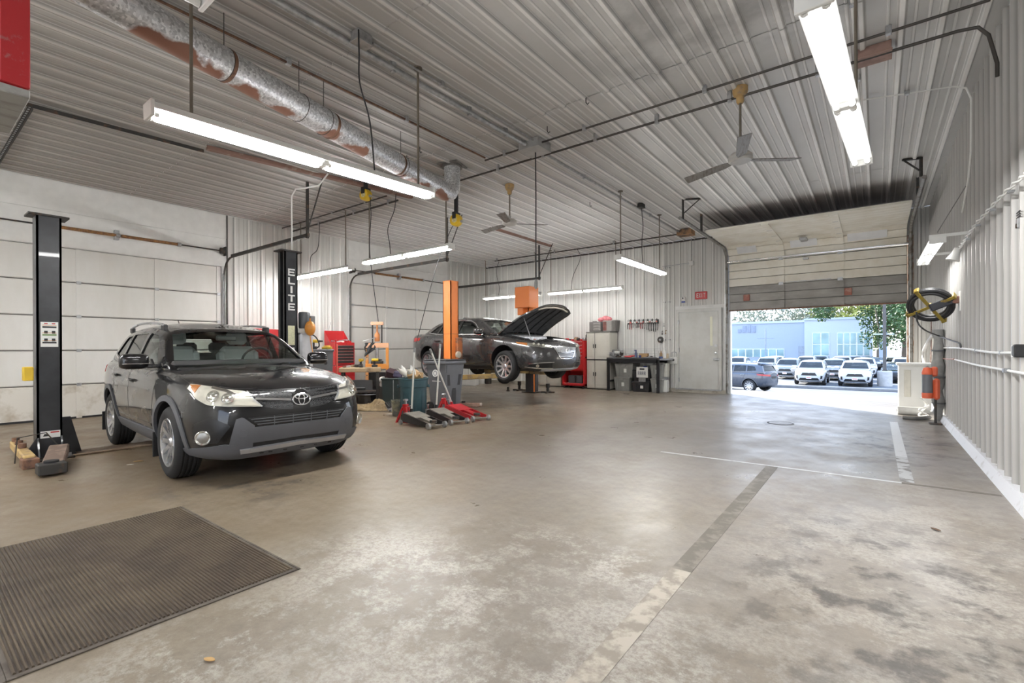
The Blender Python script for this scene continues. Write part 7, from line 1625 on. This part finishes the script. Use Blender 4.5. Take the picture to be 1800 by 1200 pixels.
wd = thing('wall_dispenser', 'grey plastic dispenser on the wall at the right of the beige cabinet', 'dispenser', (AY(1082, 580, 13.8).x, 13.80, AY(1082, 582, 13.8).z)); MB().prism([(-.09, 0), (.09, 0), (.12, .30), (-.12, .30)], 'y', -.14, .06).build('hopper', cg, wd); MB().bbox(-.13, .13, -.15, .06, .29, .34, b=.01).build('lid', cg, wd); MB().box(-.05, .05, .0, .06, -.55, .02).build('wall_strip', cg2, wd)
# workbench
WX0, WX1, WY0, WY1, WT = -6.37, -4.86, 13.05, 13.78, .985
wk = thing('workbench', 'black steel workbench along the back wall left of the exit door', 'workbench', ((WX0+WX1)/2, (WY0+WY1)/2, 0)); hx = (WX1-WX0)/2; hy = (WY1-WY0)/2
MB().bbox(-hx-.03, hx+.03, -hy-.03, hy, WT-.05, WT, b=.008).build('bench_top', mat('bench_top', (.05, .05, .052), .35, var=.2), wk)
MB().box(-hx, hx, -hy, -hy+.03, WT-.15, WT-.05).build('front_rail', black_metal, wk); MB().box(-hx, hx, hy-.03, hy, WT-.15, WT-.05).build('back_rail', black_metal, wk)
for sx in (-1, 1):
    for sy in (-1, 1): MB().box(sx*hx-.035, sx*hx+.035, sy*(hy-.035)-.035, sy*(hy-.035)+.035, 0, WT-.05).build('leg', black_metal, wk)
    MB().box(sx*hx-.02, sx*hx+.02, -hy, hy, .26, .31).build('side_rail', black_metal, wk)
MB().bbox(hx-.02, hx+.20, -hy+.08, hy, WT-.07, WT-.02, b=.008).build('side_leaf', mat('leaf_grey_blue', (.42, .43, .47), .4), wk)
# wire rack at the back of the bench
wrk = thing('wire_rack', 'low wire rack standing at the back of the workbench', 'rack', ((WX0+WX1)/2, WY1-.12, WT))
for z in (.05, .12, .19, .25): MB().cyl((-.62, 0, z), (.62, 0, z), .005, n=5).build('wire', galv, wrk)
for x in (-.62, -.2, .2, .62): MB().cyl((x, 0, 0), (x, 0, .26), .006, n=5).build('upright', galv, wrk)
# things on the bench
def onb(u, dy=.25): return AY(u, 625, WY0+dy).x, WY0+dy, WT
def small(name, label, cat, pos, builder, mt, rot=0, group=None): return tag(builder(MB()).build(name, mt, None, pos, (0, 0, rot)), label, cat, group)
def bottle(q, r=.035, h=.2): return q.lathe([(0, 0), (r, 0), (r, h*.62), (r*.4, h*.8), (r*.4, h), (0, h)], 12)
hg = thing('grinder_head', 'bench grinder with twin wheels at the left end of the workbench', 'machine', onb(1086, .3)); MB().bbox(-.10, .10, -.05, .05, 0, .04, b=.01).build('base', dark_iron, hg); MB().cyl((-.09, 0, .13), (.09, 0, .13), .06, n=16).build('motor', mat('grinder_body', (.42, .42, .40), .5, .2, var=.3, scale=20), hg)
for s in (-1, 1): MB().cyl((s*.11, 0, .13), (s*.14, 0, .13), .085, n=18).build('wheel', dark_iron, hg); MB().bbox(s*.125-.03, s*.125+.03, -.07, .07, .14, .23, b=.012).build('guard', galv, hg)
MB().box(-.03, .03, -.04, .04, .04, .09).build('pedestal', dark_iron, hg)
vs_ = thing('bench_vise', 'grey bench vise at the left front corner of the workbench', 'vise', onb(1077, .12)); MB().bbox(-.06, .06, -.08, .08, 0, .05, b=.01).build('base', galv, vs_); MB().bbox(-.04, .04, -.10, .10, .05, .12, b=.01).build('body', mat('vise_grey', (.36, .36, .34), .5, .3), vs_); MB().bbox(-.055, .055, -.12, -.09, .06, .16, b=.006).build('jaw', galv, vs_); MB().bbox(-.055, .055, -.05, -.02, .06, .16, b=.006).build('jaw', galv, vs_); MB().cyl((-.07, -.17, .09), (.07, -.17, .09), .007, n=6).cyl((0, -.10, .09), (0, -.17, .09), .014, n=8).build('screw_handle', chrome, vs_)
small('red_tool', 'red power tool lying on the workbench', 'power tool', onb(1104), lambda q: q.bbox(-.11, .11, -.05, .05, 0, .05, b=.02).cyl((.05, 0, .04), (.20, 0, .05), .022, n=10), mat('tool_red', (.55, .06, .06), .4), .2)
small('spray_bottle', 'dark blue spray bottle in the middle of the workbench', 'bottle', onb(1118), lambda q: q.lathe([(0, 0), (.04, 0), (.042, .12), (.018, .16), (.018, .2), (0, .2)], 12).bbox(-.05, .02, -.012, .012, .19, .225, b=.006), mat('bottle_blue', (.05, .07, .16), .35))
small('blue_cup', 'small dark blue pot right of the spray bottle on the workbench', 'pot', onb(1125, .15), lambda q: q.lathe([(0, 0), (.03, 0), (.035, .07), (.03, .07), (.026, .01), (0, .008)], 12), mat('pot_blue', (.04, .05, .2), .35))
small('cardboard_box', 'open cardboard box on the workbench', 'box', onb(1132, .42), lambda q: q.box(-.12, .12, -.08, .08, 0, .01).box(-.12, .12, -.08, -.075, 0, .12).box(-.12, .12, .075, .08, 0, .12).box(-.12, -.115, -.08, .08, 0, .12).box(.115, .12, -.08, .08, 0, .12), tan_c, .1)
small('metal_tray', 'flat metal tray with small parts on the workbench', 'tray', onb(1143, .22), lambda q: q.box(-.16, .16, -.09, .09, 0, .006).box(-.16, .16, -.09, -.085, 0, .025).box(-.16, .16, .085, .09, 0, .025), galv, -.05)
for k in range(4): small('small_part', ['rusty', 'galvanised', 'dark iron', 'chromed'][k]+' small part in the tray on the workbench', 'part', (onb(1138+3*k, .22)[0], WY0+.2+.02*k, WT+.006), lambda q: q.bbox(-.02, .02, -.03, .03, 0, .035, b=.008), [rust, galv, dark_iron, chrome][k], k, 'parts in the bench tray')
small('clear_bottle', 'clear-looking bottle near the right end of the workbench', 'bottle', onb(1157, .2), lambda q: bottle(q, .035, .2), mat('bottle_pale', (.60, .60, .58), .25)); small('brown_bottle', 'brown bottle near the right end of the workbench', 'bottle', onb(1162, .3), lambda q: bottle(q, .04, .19), mat('bottle_brown', (.36, .23, .12), .35))
small('white_bottle', 'tall white spray bottle at the right corner of the workbench', 'bottle', onb(1168.5, .12), lambda q: q.lathe([(0, 0), (.042, 0), (.045, .17), (.02, .22), (.02, .25), (0, .25)], 14).bbox(-.055, .025, -.013, .013, .24, .28, b=.008), sign_white)
small('blue_tin', 'low blue tin on the leaf at the right end of the workbench', 'tin', (WX1+.02, 13.25, WT-.02), lambda q: q.lathe([(0, 0), (.055, 0), (.055, .055), (0, .06)], 16), mat('tin_blue', (.06, .10, .25), .4)); small('beige_box', 'small beige box on the leaf at the right end of the workbench', 'box', (WX1+.11, 13.4, WT-.02), lambda q: q.bbox(-.07, .07, -.05, .05, 0, .14, b=.006), mat('box_beige', (.70, .58, .40), .6))
# totes below the bench
tote = mat('tote_grey', (.25, .25, .235), .35, var=.12); tote_k = mat('tote_black', (.03, .03, .032), .4)
def make_tote(label, u0, u1, z, h, y, mt, group='totes under the workbench', lid=True):
    x0 = AY(u0, 660, y).x; x1 = AY(u1, 660, y).x; t = thing('storage_tote', label, 'storage tote', ((x0+x1)/2, y+.26, z), 0, group); a = (x1-x0)/2
    V8 = []
    for zz_, s in ((0, .86), (h-.05, 1.0)): V8 += [(-a*s, -.25*s, zz_), (a*s, -.25*s, zz_), (a*s, .25*s, zz_), (-a*s, .25*s, zz_)]
    MB().add(V8, [(0, 1, 5, 4), (1, 2, 6, 5), (2, 3, 7, 6), (3, 0, 4, 7), (0, 3, 2, 1), (4, 5, 6, 7)]).build('tub', mt, t)
    if lid: MB().bbox(-a-.015, a+.015, -.265, .265, h-.05, h, b=.012).build('lid', mt, t); MB().bbox(-.06, .06, -.275, -.25, h-.10, h-.02, b=.008).build('latch', mt, t)
    for k in (-.55, .55): MB().box(a*k-.012, a*k+.012, -.252, -.215, .03, h-.06).build('rib', mt, t)
    MB().box(a*.1-.03, a*.1+.05, -.248, -.236, h*.35, h*.62).build('paper_label', sign_white, t); return t
make_tote('grey storage tote at the bottom left under the workbench', 1079, 1106, 0, .41, 13.12, tote); make_tote('wider grey storage tote on top at the left under the workbench', 1081, 1112, .41, .40, 13.12, tote)
make_tote('black low tote at the bottom middle under the workbench', 1110, 1141, 0, .30, 13.12, tote_k); mt_ = make_tote('black tote standing in the middle under the workbench', 1112, 1142, .30, .34, 13.14, tote_k)
make_tote('grey storage tote at the bottom right under the workbench', 1143.5, 1163, 0, .40, 13.12, tote); make_tote('grey storage tote on top at the right under the workbench', 1143, 1163.5, .40, .40, 13.12, tote)
cr = thing('letter_crate', 'white crate front with blue-grey lettering in the middle under the workbench', 'crate', (AY(1129, 650, 13.1).x, 13.09, .42)); MB().bbox(-.17, .17, -.012, .012, 0, .30, b=.006).build('crate_panel', sign_white, cr); MB().bbox(-.07, .07, -.016, -.005, .22, .265, b=.004).build('hand_hole', ink, cr)
for k in range(4):
    q = MB(); x = -.12+.06*k; q.box(x, x+.012, -.016, -.011, .07, .17).box(x+.03, x+.042, -.016, -.011, .07, .17).box(x, x+.042, -.016, -.011, .16, .172).box(x, x+.042, -.016, -.011, .112, .124); q.build('crate_letter', mat('letter_slate', (.12, .13, .18), .5), cr)
MB().box(-.10, .10, -.01, .01, -.12, .01).build('support_foot', galv, cr)
small('blue_pot', 'bright blue pot on top of the black totes under the workbench', 'pot', (AY(1133, 640, 13.2).x, 13.25, .64), lambda q: q.lathe([(0, 0), (.07, 0), (.07, .05), (.045, .10), (0, .10)], 14), mat('cap_blue', (.04, .07, .40), .35))
MB_ = thing('white_canister', 'white canister on the floor at the right end of the workbench', 'canister', (WX1+.10, 13.42, 0)); MB().bbox(-.065, .065, -.12, .12, 0, .36, b=.03).build('body', sign_white, MB_); MB().cyl((0, -.04, .36), (0, -.04, .42), .03, n=12).build('cap', sign_white, MB_)
wcn = thing('white_canister', 'taller white panel box above the canister at the right end of the workbench', 'canister', (WX1+.10, 13.45, .37)); MB().bbox(-.06, .06, -.11, .11, 0.06, .46, b=.02).build('body', mat('canister_ivory', (.62, .62, .56), .5), wcn); MB().box(-.05, .05, -.1, .1, -.01, .07).build('foot', galv, wcn)
# pliers rack on the wall
rk = thing('plier_rack', 'wall rail for pliers and snips above the workbench', 'rack', (AY(1130, 570, 13.83).x, 13.83, AY(1130, 566, 13.83).z)); MB().box(-.48, .48, -.03, .0, -.05, -.035).build('lower_rail', black_metal, rk); MB().box(-.48, .48, -.02, .0, .05, .065).build('upper_rail', black_metal, rk)
for s in (-.47, .47): MB().box(s-.01, s+.01, -.03, .03, -.06, .07).build('bracket', black_metal, rk)
rx, rz_ = rk.location.x, rk.location.z; rnd = random.Random(21)
for k in range(14):
    x = rx-.44+.068*k; L_ = [.20, .22, .16, .18, .17, .16, .2, .2, .17, .24, .28, .27, .30, .26][k]; t = thing('pliers', 'pliers with '+(['black', 'red', 'black', 'white', 'black'][k % 5] if k < 9 else 'long black')+' handles, '+ORD[k]+' from the left on the wall rail', 'pliers', (x, 13.785, rz_), 0, 'pliers on the wall rail')
    hd_ = MB(); hd_.prism([(-.022, 0), (.022, 0), (.012, .09), (-.012, .09)], 'y', -.012, .012).build('jaws', [galv, dark_iron][k % 2], t); MB().cyl((0, -.016, .005), (0, .016, .005), .02, n=12).build('pivot', [sign_white, mat('pivot_red', (.55, .12, .10), .5)][k % 3 == 1], t)
    for s in (-1, 1): q = MB(); q.tube(smooth_path([(s*.01, 0, 0), (s*.035, 0, -L_*.4), (s*.026, 0, -L_)], 4), [.010]*9, 6); q.build('handle', [black_plastic, mat('grip_red', (.50, .08, .08), .5), black_plastic, sign_white, black_plastic][k % 5] if k < 9 else black_plastic, t)
# bits on the wall between bench and door
xw = lambda u, v: (AY(u, v, 13.86).x, 13.86, AY(u, v, 13.86).z)
gd = thing('grinding_disc', 'dark round disc hung on the wall above the right end of the workbench', 'disc', xw(1161, 597)); MB().lathe([(.03, -.03), (.095, -.03), (.095, .0), (.03, .0), (.03, -.03)], 22, Matrix.Rotation(R_(90), 4, 'X')).build('disc', dark_iron, gd); MB().cyl((0, -.05, 0), (0, .03, 0), .03, n=10).build('hook', galv, gd)
for k, (u, v) in enumerate(((1165, 584), (1171, 583), (1168, 570))):
    q = MB(); q.cyl((0, .03, .04), (0, -.05, .04), .008, n=6).cyl((0, -.05, .045), (0, -.05, -.05), .010, n=6).sphere((0, -.05, -.05), .022, 8, 6); tag(q.build('wall_hook', [dark_iron, brown_wood, galv][k], None, xw(u, v)), ['dark small tool on a hook left of the exit door', 'brown small tool on a hook left of the exit door', 'pale hook above two small tools left of the exit door'][k], 'hook')
bx1 = thing('towel_box', 'white box with a dark knob on the wall left of the exit door', 'box', xw(1186, 634)); MB().bbox(-.10, .10, -.10, .03, -.09, .12, b=.01).build('case', sign_white, bx1); MB().lathe([(0, 0), (.03, 0), (.03, .02), (0, .02)], 12, Matrix.Translation((.0, -.10, .03)) @ Matrix.Rotation(R_(90), 4, 'X')).build('knob', dark_iron, bx1); q = MB(); q.tube(smooth_path([(-.08, -.04, .12), (-.07, -.05, .24), (.06, -.05, .24), (.09, -.04, .12)], 5), .012, 6); q.build('wire_loop', galv, bx1)
# electrical pipes on the back wall
for k, (u, lb) in enumerate(((1168, 'pale conduit running up the back wall from the bench, left one of two'), (1176, 'pale conduit running up the back wall from the bench, right one of two'))):
    x = AY(u, 600, 13.84).x; t = thing('wall_conduit', lb, 'pipe', (x, 13.84, 0)); MB().cyl((0, 0, .6 if k else 1.0), (0, 0, ZC-.06), .016, n=8).build('pipe_run', white_metal, t)
    for z in (1.5, 2.6, 3.6): MB().box(-.03, .03, -.012, .05, z-.012, z+.012).build('clamp', galv, t)
q = MB(); a = Vector(xw(1165, 469)); b = Vector(xw(1214, 462)); t = thing('wall_conduit', 'thin level conduit high on the back wall running to a small white box', 'pipe', a); MB().tube([(0, -.03, 0), tuple(b-a+Vector((0, -.03, 0)))], .009, 6).build('pipe_run', galv, t); MB().bbox((b-a).x-.03, (b-a).x+.09, -.07, .03, (b-a).z-.08, (b-a).z+.05, b=.01).build('white_box', sign_white, t); MB().tube([((b-a).x+.03, -.03, (b-a).z+.05), ((b-a).x+.03, -.03, (b-a).z+.85)], .009, 6).build('riser', galv, t)
# exit sign: raised white letters on red
ex = thing('exit_sign', 'red EXIT sign with white letters above the steel exit door', 'sign', xw(1232.5, 519)); ew, eh = .135, .095
MB().bbox(-.16, .16, -.03, .03, -.105, .105, b=.006).build('plate', mat('exit_red', (.55, .045, .045), .4, var=.05), ex)
def glyph(ch_, x0, w, h, th, d0, d1, nm, mt, par):
    q = MB(); s = w*.26
    if ch_ in 'ELIT':
        for (a, b, c, d) in GLY[ch_]: q.box(x0+a*w, x0+c*w, d0, d1, -h+2*h*b, -h+2*h*d)
    elif ch_ == 'X':
        q.prism([(x0, -h), (x0+s, -h), (x0+w, h), (x0+w-s, h)], 'y', d0, d1); q.prism([(x0+w-s, -h), (x0+w, -h), (x0+s, h), (x0, h)], 'y', d0-.0005, d1)
    q.build(nm, mt, par)
for k, ch_ in enumerate('EXIT'): glyph(ch_, -.115+.062*k-(.005 if k == 2 else 0), .048, .062, .01, -.035, -.029, 'letter', letter_white, ex)
al = thing('door_alarm', 'white round door alarm with a blue label above the exit door', 'alarm', xw(1202, 526)); MB().bbox(-.06, .06, -.05, .03, -.10, .06, b=.015).build('case', sign_white, al); MB().lathe([(0, 0), (.06, 0), (.06, .03), (.045, .05), (0, .055)], 20, Matrix.Translation((0, -.04, .03)) @ Matrix.Rotation(R_(90), 4, 'X')).build('dome', white_metal, al); MB().lathe([(0, 0), (.022, 0), (.02, .012), (0, .012)], 12, Matrix.Translation((0, -.094, .025)) @ Matrix.Rotation(R_(90), 4, 'X')).build('lens', ink, al); MB().box(-.05, .05, -.055, -.048, -.10, -.055).build('blue_label', mat('label_blue', (.06, .10, .35), .5), al)

# ================================================================ ALONG THE RIGHT WALL
# hose reel on its swing arm
hub = Vector((.62, 9.20, 1.865)); hr_ = thing('hose_reel', 'yellow spoked hose reel with a black hose on an arm from the right wall', 'hose reel', hub)
ax_ = Vector((-.12, -.80, -.58)).normalized(); M4 = ax_.to_track_quat('Z', 'Y').to_matrix().to_4x4()
for rr_, zz_, r in ((.235, -.02, .030), (.245, .03, .030), (.205, .01, .028), (.215, .055, .024)):
    q = MB(); q.tube([M4 @ Vector((rr_*math.cos(t_), rr_*math.sin(t_), zz_-.03)) for t_ in [2*math.pi*i/36 for i in range(36)]], r, 8, closed=True); q.build('hose_coil', black_rubber_hose, hr_)
yel = worn('reel_spoke_yellow', (.36, .26, .04), (.24, .17, .06), .6, 9, .5)

for k in range(4):
    a = R_(28+90*k)
    q = MB(); q.bbox(.0, .31, -.022, .022, .035, .05, b=.004, rot=Matrix.Rotation(a, 3, 'Z')); q.bbox(.285, .31, -.03, .03, -.05, .05, b=.004, rot=Matrix.Rotation(a, 3, 'Z')); q.v = [tuple(M4 @ Vector(p)) for p in q.v]; q.build('spoke', yel, hr_)
q = MB(); q.lathe([(0, .052), (.028, .052), (.034, .04), (.034, -.02), (0, -.02)], 16, M4); q.build('hub', yel, hr_)
a_ = MB(); arm(a_, M4 @ Vector((0, 0, .075)), (.23, -.05, .06), .10, .11); a_.build('arm', mat('arm_black', (.03, .032, .04), .4), hr_); MB().bbox(.21, .31, -.10, .0, .01, .11, b=.01).build('arm_socket', worn('socket_rust', (.30, .13, .09), (.2, .1, .07), .5, 8, .6), hr_); MB().bbox(.30, .325, -.14, .06, -.10, .18, b=.006).build('wall_plate', white_metal, hr_)
hose_pts = [AY(1611, 548, 9.15), AY(1613, 566, 9.15), AY(1626, 580, 9.2), AX(1650, 590, .80), AX(1672, 598, .86), AX(1686, 603, .89), AX(1689, 610, .895)]
q = MB(); q.tube(smooth_path([p-hub for p in hose_pts], 6), .011, 7); q.build('hose_tail', black_rubber_hose, hr_)
# white pipes at waist height
def wpipe(label, px, r, mt, extra=None):
    P = [AX(u, v, XR-.05) for u, v in px]; t = thing('wall_pipe', label, 'pipe', P[0], 0, 'white pipes on the right wall'); MB().tube(smooth_path([p-P[0] for p in P], 5), r, 8).build('pipe_run', mt, t); return t, P[0]
t, b0 = wpipe('upper white pipe along the right wall ending at a black socket box', [(1655, 611.5), (1690, 612), (1740, 619), (1782, 620)], .012, white_metal)
for (u, v) in ((1668, 611.5), (1716, 615.5), (1760, 619.5)): p = AX(u, v, XR-.05)-b0; MB().box(p.x-.015, p.x+.045, p.y-.012, p.y+.012, p.z-.02, p.z+.02).build('clamp', galv, t)
t2, b1 = wpipe('lower white pipe along the right wall with a copper bend at its far end', [(1676, 631), (1716, 641), (1765, 650), (1800, 656.5), (1850, 664)], .012, white_metal)
p0 = [AX(u, v, XR-.06)-b1 for u, v in ((1638, 600), (1640, 616), (1650, 627), (1662, 630.5), (1677, 631))]; MB().tube(smooth_path(p0, 5), .011, 7).build('copper_bend', mat('copper_pipe', (.35, .15, .09), .4, .5, var=.2), t2)
p = AX(1771, 651, XR-.05)-b1; MB().bbox(p.x-.03, p.x+.045, p.y-.04, p.y+.04, p.z-.02, p.z+.02, b=.005).build('joint', galv, t2)
so = AX(1789, 617, XR-.06); sb = thing('socket_box', 'black socket box at the near end of the upper white pipe on the right wall', 'socket', so); MB().bbox(-.025, .045, -.036, .036, -.05, .055, b=.01).build('case', black_plastic, sb); MB().bbox(-.032, -.022, -.028, .028, -.038, .042, b=.004).build('cover', grey_plastic, sb); MB().box(-.03, .055, .036, .055, -.045, .045).build('back_plate', sign_white, sb)
# twisted white cable with a lamp holder
P = [AX(u, v, XR-.10) for u, v in ((1812, 300), (1800, 308), (1765, 340), (1735, 372), (1712, 398), (1696, 422), (1686, 436))]; tw = thing('twisted_cable', 'twisted white cable sloping down the right wall to a white lamp holder', 'cable', P[0]); S_ = smooth_path([p-P[0] for p in P], 8)
for ph in (0, math.pi):
    MB().tube([p+Vector((-.012*math.cos(i*1.1+ph), 0, .012*math.sin(i*1.1+ph))) for i, p in enumerate(S_)], .008, 6).build('strand', white_metal, tw)
p = P[-1]-P[0]; MB().lathe([(0, .03), (.04, .03), (.045, -.04), (.075, -.13), (.07, -.13), (.04, -.05), (0, -.02)], 16, Matrix.Translation(p+Vector((-.02, 0, -.03))) @ Matrix.Rotation(.35, 4, 'Y')).build('lamp_holder', sign_white, tw)
for k in range(5): q = S_[6+8*k]; MB().box(q.x-.01, q.x+.03, q.y-.03, q.y+.03, q.z-.035, q.z-.02).build('cable_bracket', galv, tw)
sm = thing('small_fitting', 'small dark electrical fitting high on the near right wall', 'fitting', AX(1793, 392, XR-.04)); MB().bbox(-.02, .04, -.03, .03, -.04, .04, b=.006).build('case', galv, sm)
for z in (.05, .07, .09): MB().cyl((-.01, -.06, z), (-.01, .05, z), .005, n=5).build('wire', dark_iron, sm)
MB().cyl((-.025, 0, -.02), (.0, 0, -.02), .02, n=10).build('knob', dark_iron, sm)
# bundle in the corner: padded column, sprayer, hoses, tub
pcx = thing('padded_column', 'tall grey padded column standing against the right wall near the big door', 'column', (.84, 10.95, 0)); q = MB(); rnd = random.Random(4); rows = 18; nn = 14; vs = []
for j in range(rows+1):
    z = 1.56*j/rows; r = .075+.012*math.sin(j*1.9)+.008*math.sin(j*.7) if j > 2 else .05
    for i in range(nn): a = 2*math.pi*i/nn; vs.append(((r+.006*math.sin(3*a+j))*math.cos(a), (r+.006*math.sin(3*a+j))*math.sin(a), z))
q.add(vs, [(j*nn+i, j*nn+(i+1) % nn, (j+1)*nn+(i+1) % nn, (j+1)*nn+i) for j in range(rows) for i in range(nn)]+[tuple(range(nn-1, -1, -1)), tuple(range(rows*nn, rows*nn+nn))], True); q.build('padding', worn('pad_grey', (.27, .27, .26), (.18, .18, .175), .55, 7, .8, soft=.15), pcx)
for z in (.3, .75, 1.2): MB().lathe([(.083, -.012), (.092, -.012), (.092, .012), (.083, .012), (.083, -.012)], 16, Matrix.Translation((0, 0, z))).build('strap', grey_plastic, pcx)
tb = thing('laundry_tub', 'white plastic tub standing in the sun beside the big door', 'tub', (.56, 12.25, 0), R_(0))
MB().box(-.20, .24, -.22, .22, .0, .06).build('foot', sign_white, tb); MB().box(-.22, -.19, -.25, .25, .06, .93).box(.23, .26, -.25, .25, .06, .93).box(-.19, .23, .22, .249, .06, .93).box(-.19, .23, -.249, -.22, .06, .93).build('tub_wall', sign_white, tb); MB().bbox(-.25, .29, -.28, .28, .90, .95, b=.012).build('rim', sign_white, tb); MB().bbox(-.14, -.04, -.262, -.245, .30, .82, b=.01).build('molded_panel', mat('tub_cream', (.66, .64, .56), .5), tb)
wr_ = thing('paper_roll', 'pale grey roll lying on the sunlit floor in front of the white tub', 'roll', (.42, 11.55, .075), R_(8)); MB().cyl((-.12, 0, 0), (.24, 0, 0), .075, n=20).build('roll_body', mat('roll_grey', (.50, .50, .48), .7), wr_); MB().cyl((-.125, 0, 0), (-.12, 0, 0), .03, n=12).build('core', ink, wr_)
sp = thing('pressure_sprayer', 'grey and orange-red sprayer canister hanging in the right corner', 'sprayer', (AX(1630, 690, .66).x, AX(1630, 690, .66).y, 0)); zb_ = .42
orr = mat('sprayer_orange', (.66, .12, .05), .4, var=.1)
MB().lathe([(0, zb_), (.07, zb_), (.075, zb_+.08), (.072, zb_+.09)], 20).build('lower_cap', orr, sp); MB().cyl((0, 0, zb_+.085), (0, 0, zb_+.40), .07, n=20).build('tank', mat('tank_grey', (.14, .145, .16), .35), sp); MB().lathe([(.072, zb_+.39), (.074, zb_+.42), (.05, zb_+.50), (0, zb_+.51)], 20).build('upper_cap', orr, sp)
MB().bbox(.07, .155, -.045, .045, zb_-.02, zb_+.33, b=.03).build('second_body', orr, sp); MB().bbox(.05, .13, -.04, .04, zb_+.36, zb_+.52, b=.02).build('pump_head', orr, sp); MB().cyl((.1, 0, 0), (.1, 0, zb_), .018, n=8).bbox(.02, .18, -.08, .08, 0, .02, b=.005).build('stand', dark_iron, sp)
def loose(label, pts, r, mt, name='hose', cat='hose', sm_=7): P = [Vector(p) for p in pts]; return tag(MB().tube(smooth_path([p-P[0] for p in P], sm_), r, 7).build(name, mt, None, P[0]), label, cat)
gy = mat('hose_grey', (.36, .36, .35), .5, var=.2)
loose('thick grey hose looping down the right corner wall to the sprayer', [AX(1640, 588, .86), AX(1630, 603, .80), AX(1623, 620, .78), AX(1625, 638, .78), AX(1632, 648, .76)], .028, gy)
loose('chain hanging beside the padded column in the right corner', [AX(1637, 560, .86), AX(1637, 600, .86), AX(1636, 640, .86), AX(1636, 680, .85)], .012, worn('chain_rust', (.30, .22, .19), (.18, .12, .10), .5, 20, .6), 'chain', 'chain')
loose('white cord tangled at the foot of the right corner', [(.62, 11.3, .35), (.74, 11.28, .22), (.60, 11.22, .14), (.72, 11.2, .05), (.60, 11.3, .03), (.7, 11.35, .2), (.64, 11.28, .36)], .014, sign_white, 'cord', 'cord')
loose('dark grey hose lying on the sunlit floor at the foot of the padded column', [(.36, 10.75, .035), (.50, 10.72, .035), (.62, 10.85, .035), (.73, 11.05, .035)], .032, mat('hose_dark', (.12, .12, .115), .6))
cv = thing('air_line', 'pale vertical cord on the corner wall above the sprayer', 'cord', AX(1639, 545, .90)); MB().tube([(0, 0, 0), (0, 0, -.5), (-.01, 0, -.9)], .012, 6).build('cord_run', sign_white, cv)

# ================================================================ ON THE FLOOR IN FRONT
mtg = thing('floor_mat', 'large dark brown ribbed rubber mat lying on the floor at lower left', 'mat', (-3.56, .855, 0)); rib_mat = worn('mat_brown', (.060, .042, .027), (.115, .085, .052), .52, 2.6, .85, soft=.14)
MB().bbox(-.91, .91, -.58, .58, .001, .008, b=.003).build('backing', worn('mat_edge', (.075, .06, .048), (.12, .10, .08), .5, 6, .8), mtg)
for k in range(64):
    y = -.555+1.11*k/63; q = MB(); q.prism([(y-.0055, .008), (y+.0055, .008), (y+.003, .015), (y-.003, .015)], 'x', -.885, .885); q.build('rib', rib_mat, mtg)
for s in (-1, 1): MB().prism([(s*.58, .001), (s*.60, .001), (s*.58, .009)], 'x', -.91, .91).build('edge', MATS['mat_edge'], mtg)
def leaf(label, u, v, s, mt, rot):
    p = AZ(u, v, 0.003); q = MB(); n = 8; vs = []
    for i in range(n+1):
        t_ = -1+2*i/n; w_ = .42*(1-t_*t_)**.7
        for j in (-1, 0, 1): vs.append((t_*s, j*w_*s, .004+.10*s*abs(j)*(1-abs(t_))+.05*s*t_*t_))
    fs = [(i*3+j, i*3+j+1, i*3+j+4, i*3+j+3) for i in range(n) for j in range(2)]
    q.add(vs, fs, True); o = q.build('leaf', mt, None, p, (0, 0, rot)); sd = o.modifiers.new('s', 'SOLIDIFY'); sd.thickness = .002; tag(o, label, 'leaf'); return o
lf = mat('leaf_tan', (.52, .32, .12), .6); lf2 = mat('leaf_brown', (.12, .07, .04), .7)
leaf('yellow-brown dry leaf on the floor near the bottom edge of the photo', 368, 1160, .028, lf, .4); leaf('dark brown curled leaf on the floor near the right wall', 1645, 931, .035, lf2, 2.4); leaf('orange-brown dry leaf on the floor left of the SUV front wheel', 243, 811, .05, lf, 1.0); leaf('orange-brown dry leaf on the floor behind the first black lift post', 37, 776, .06, lf, 2.0)
leaf('tiny white scrap of paper on the floor near the cover plate', 249, 784, .05, sign_white, .2); leaf('tiny white scrap on the floor beside the orange leaf by the SUV', 229, 817, .035, sign_white, .9)
cvd = thing('floor_drain', 'round drain cover in the floor in front of the big door', 'drain', vec(AZ(1372, 743.5, .001))); MB().lathe([(0, 0), (.17, 0), (.17, .004), (0, .004)], 28).build('cover', worn('drain_iron', (.30, .29, .28), (.20, .19, .18), .5, 9, .45, .3), cvd); MB().lathe([(.172, 0), (.20, 0), (.20, .003), (.172, .003)], 28).build('ring', dark_iron, cvd)
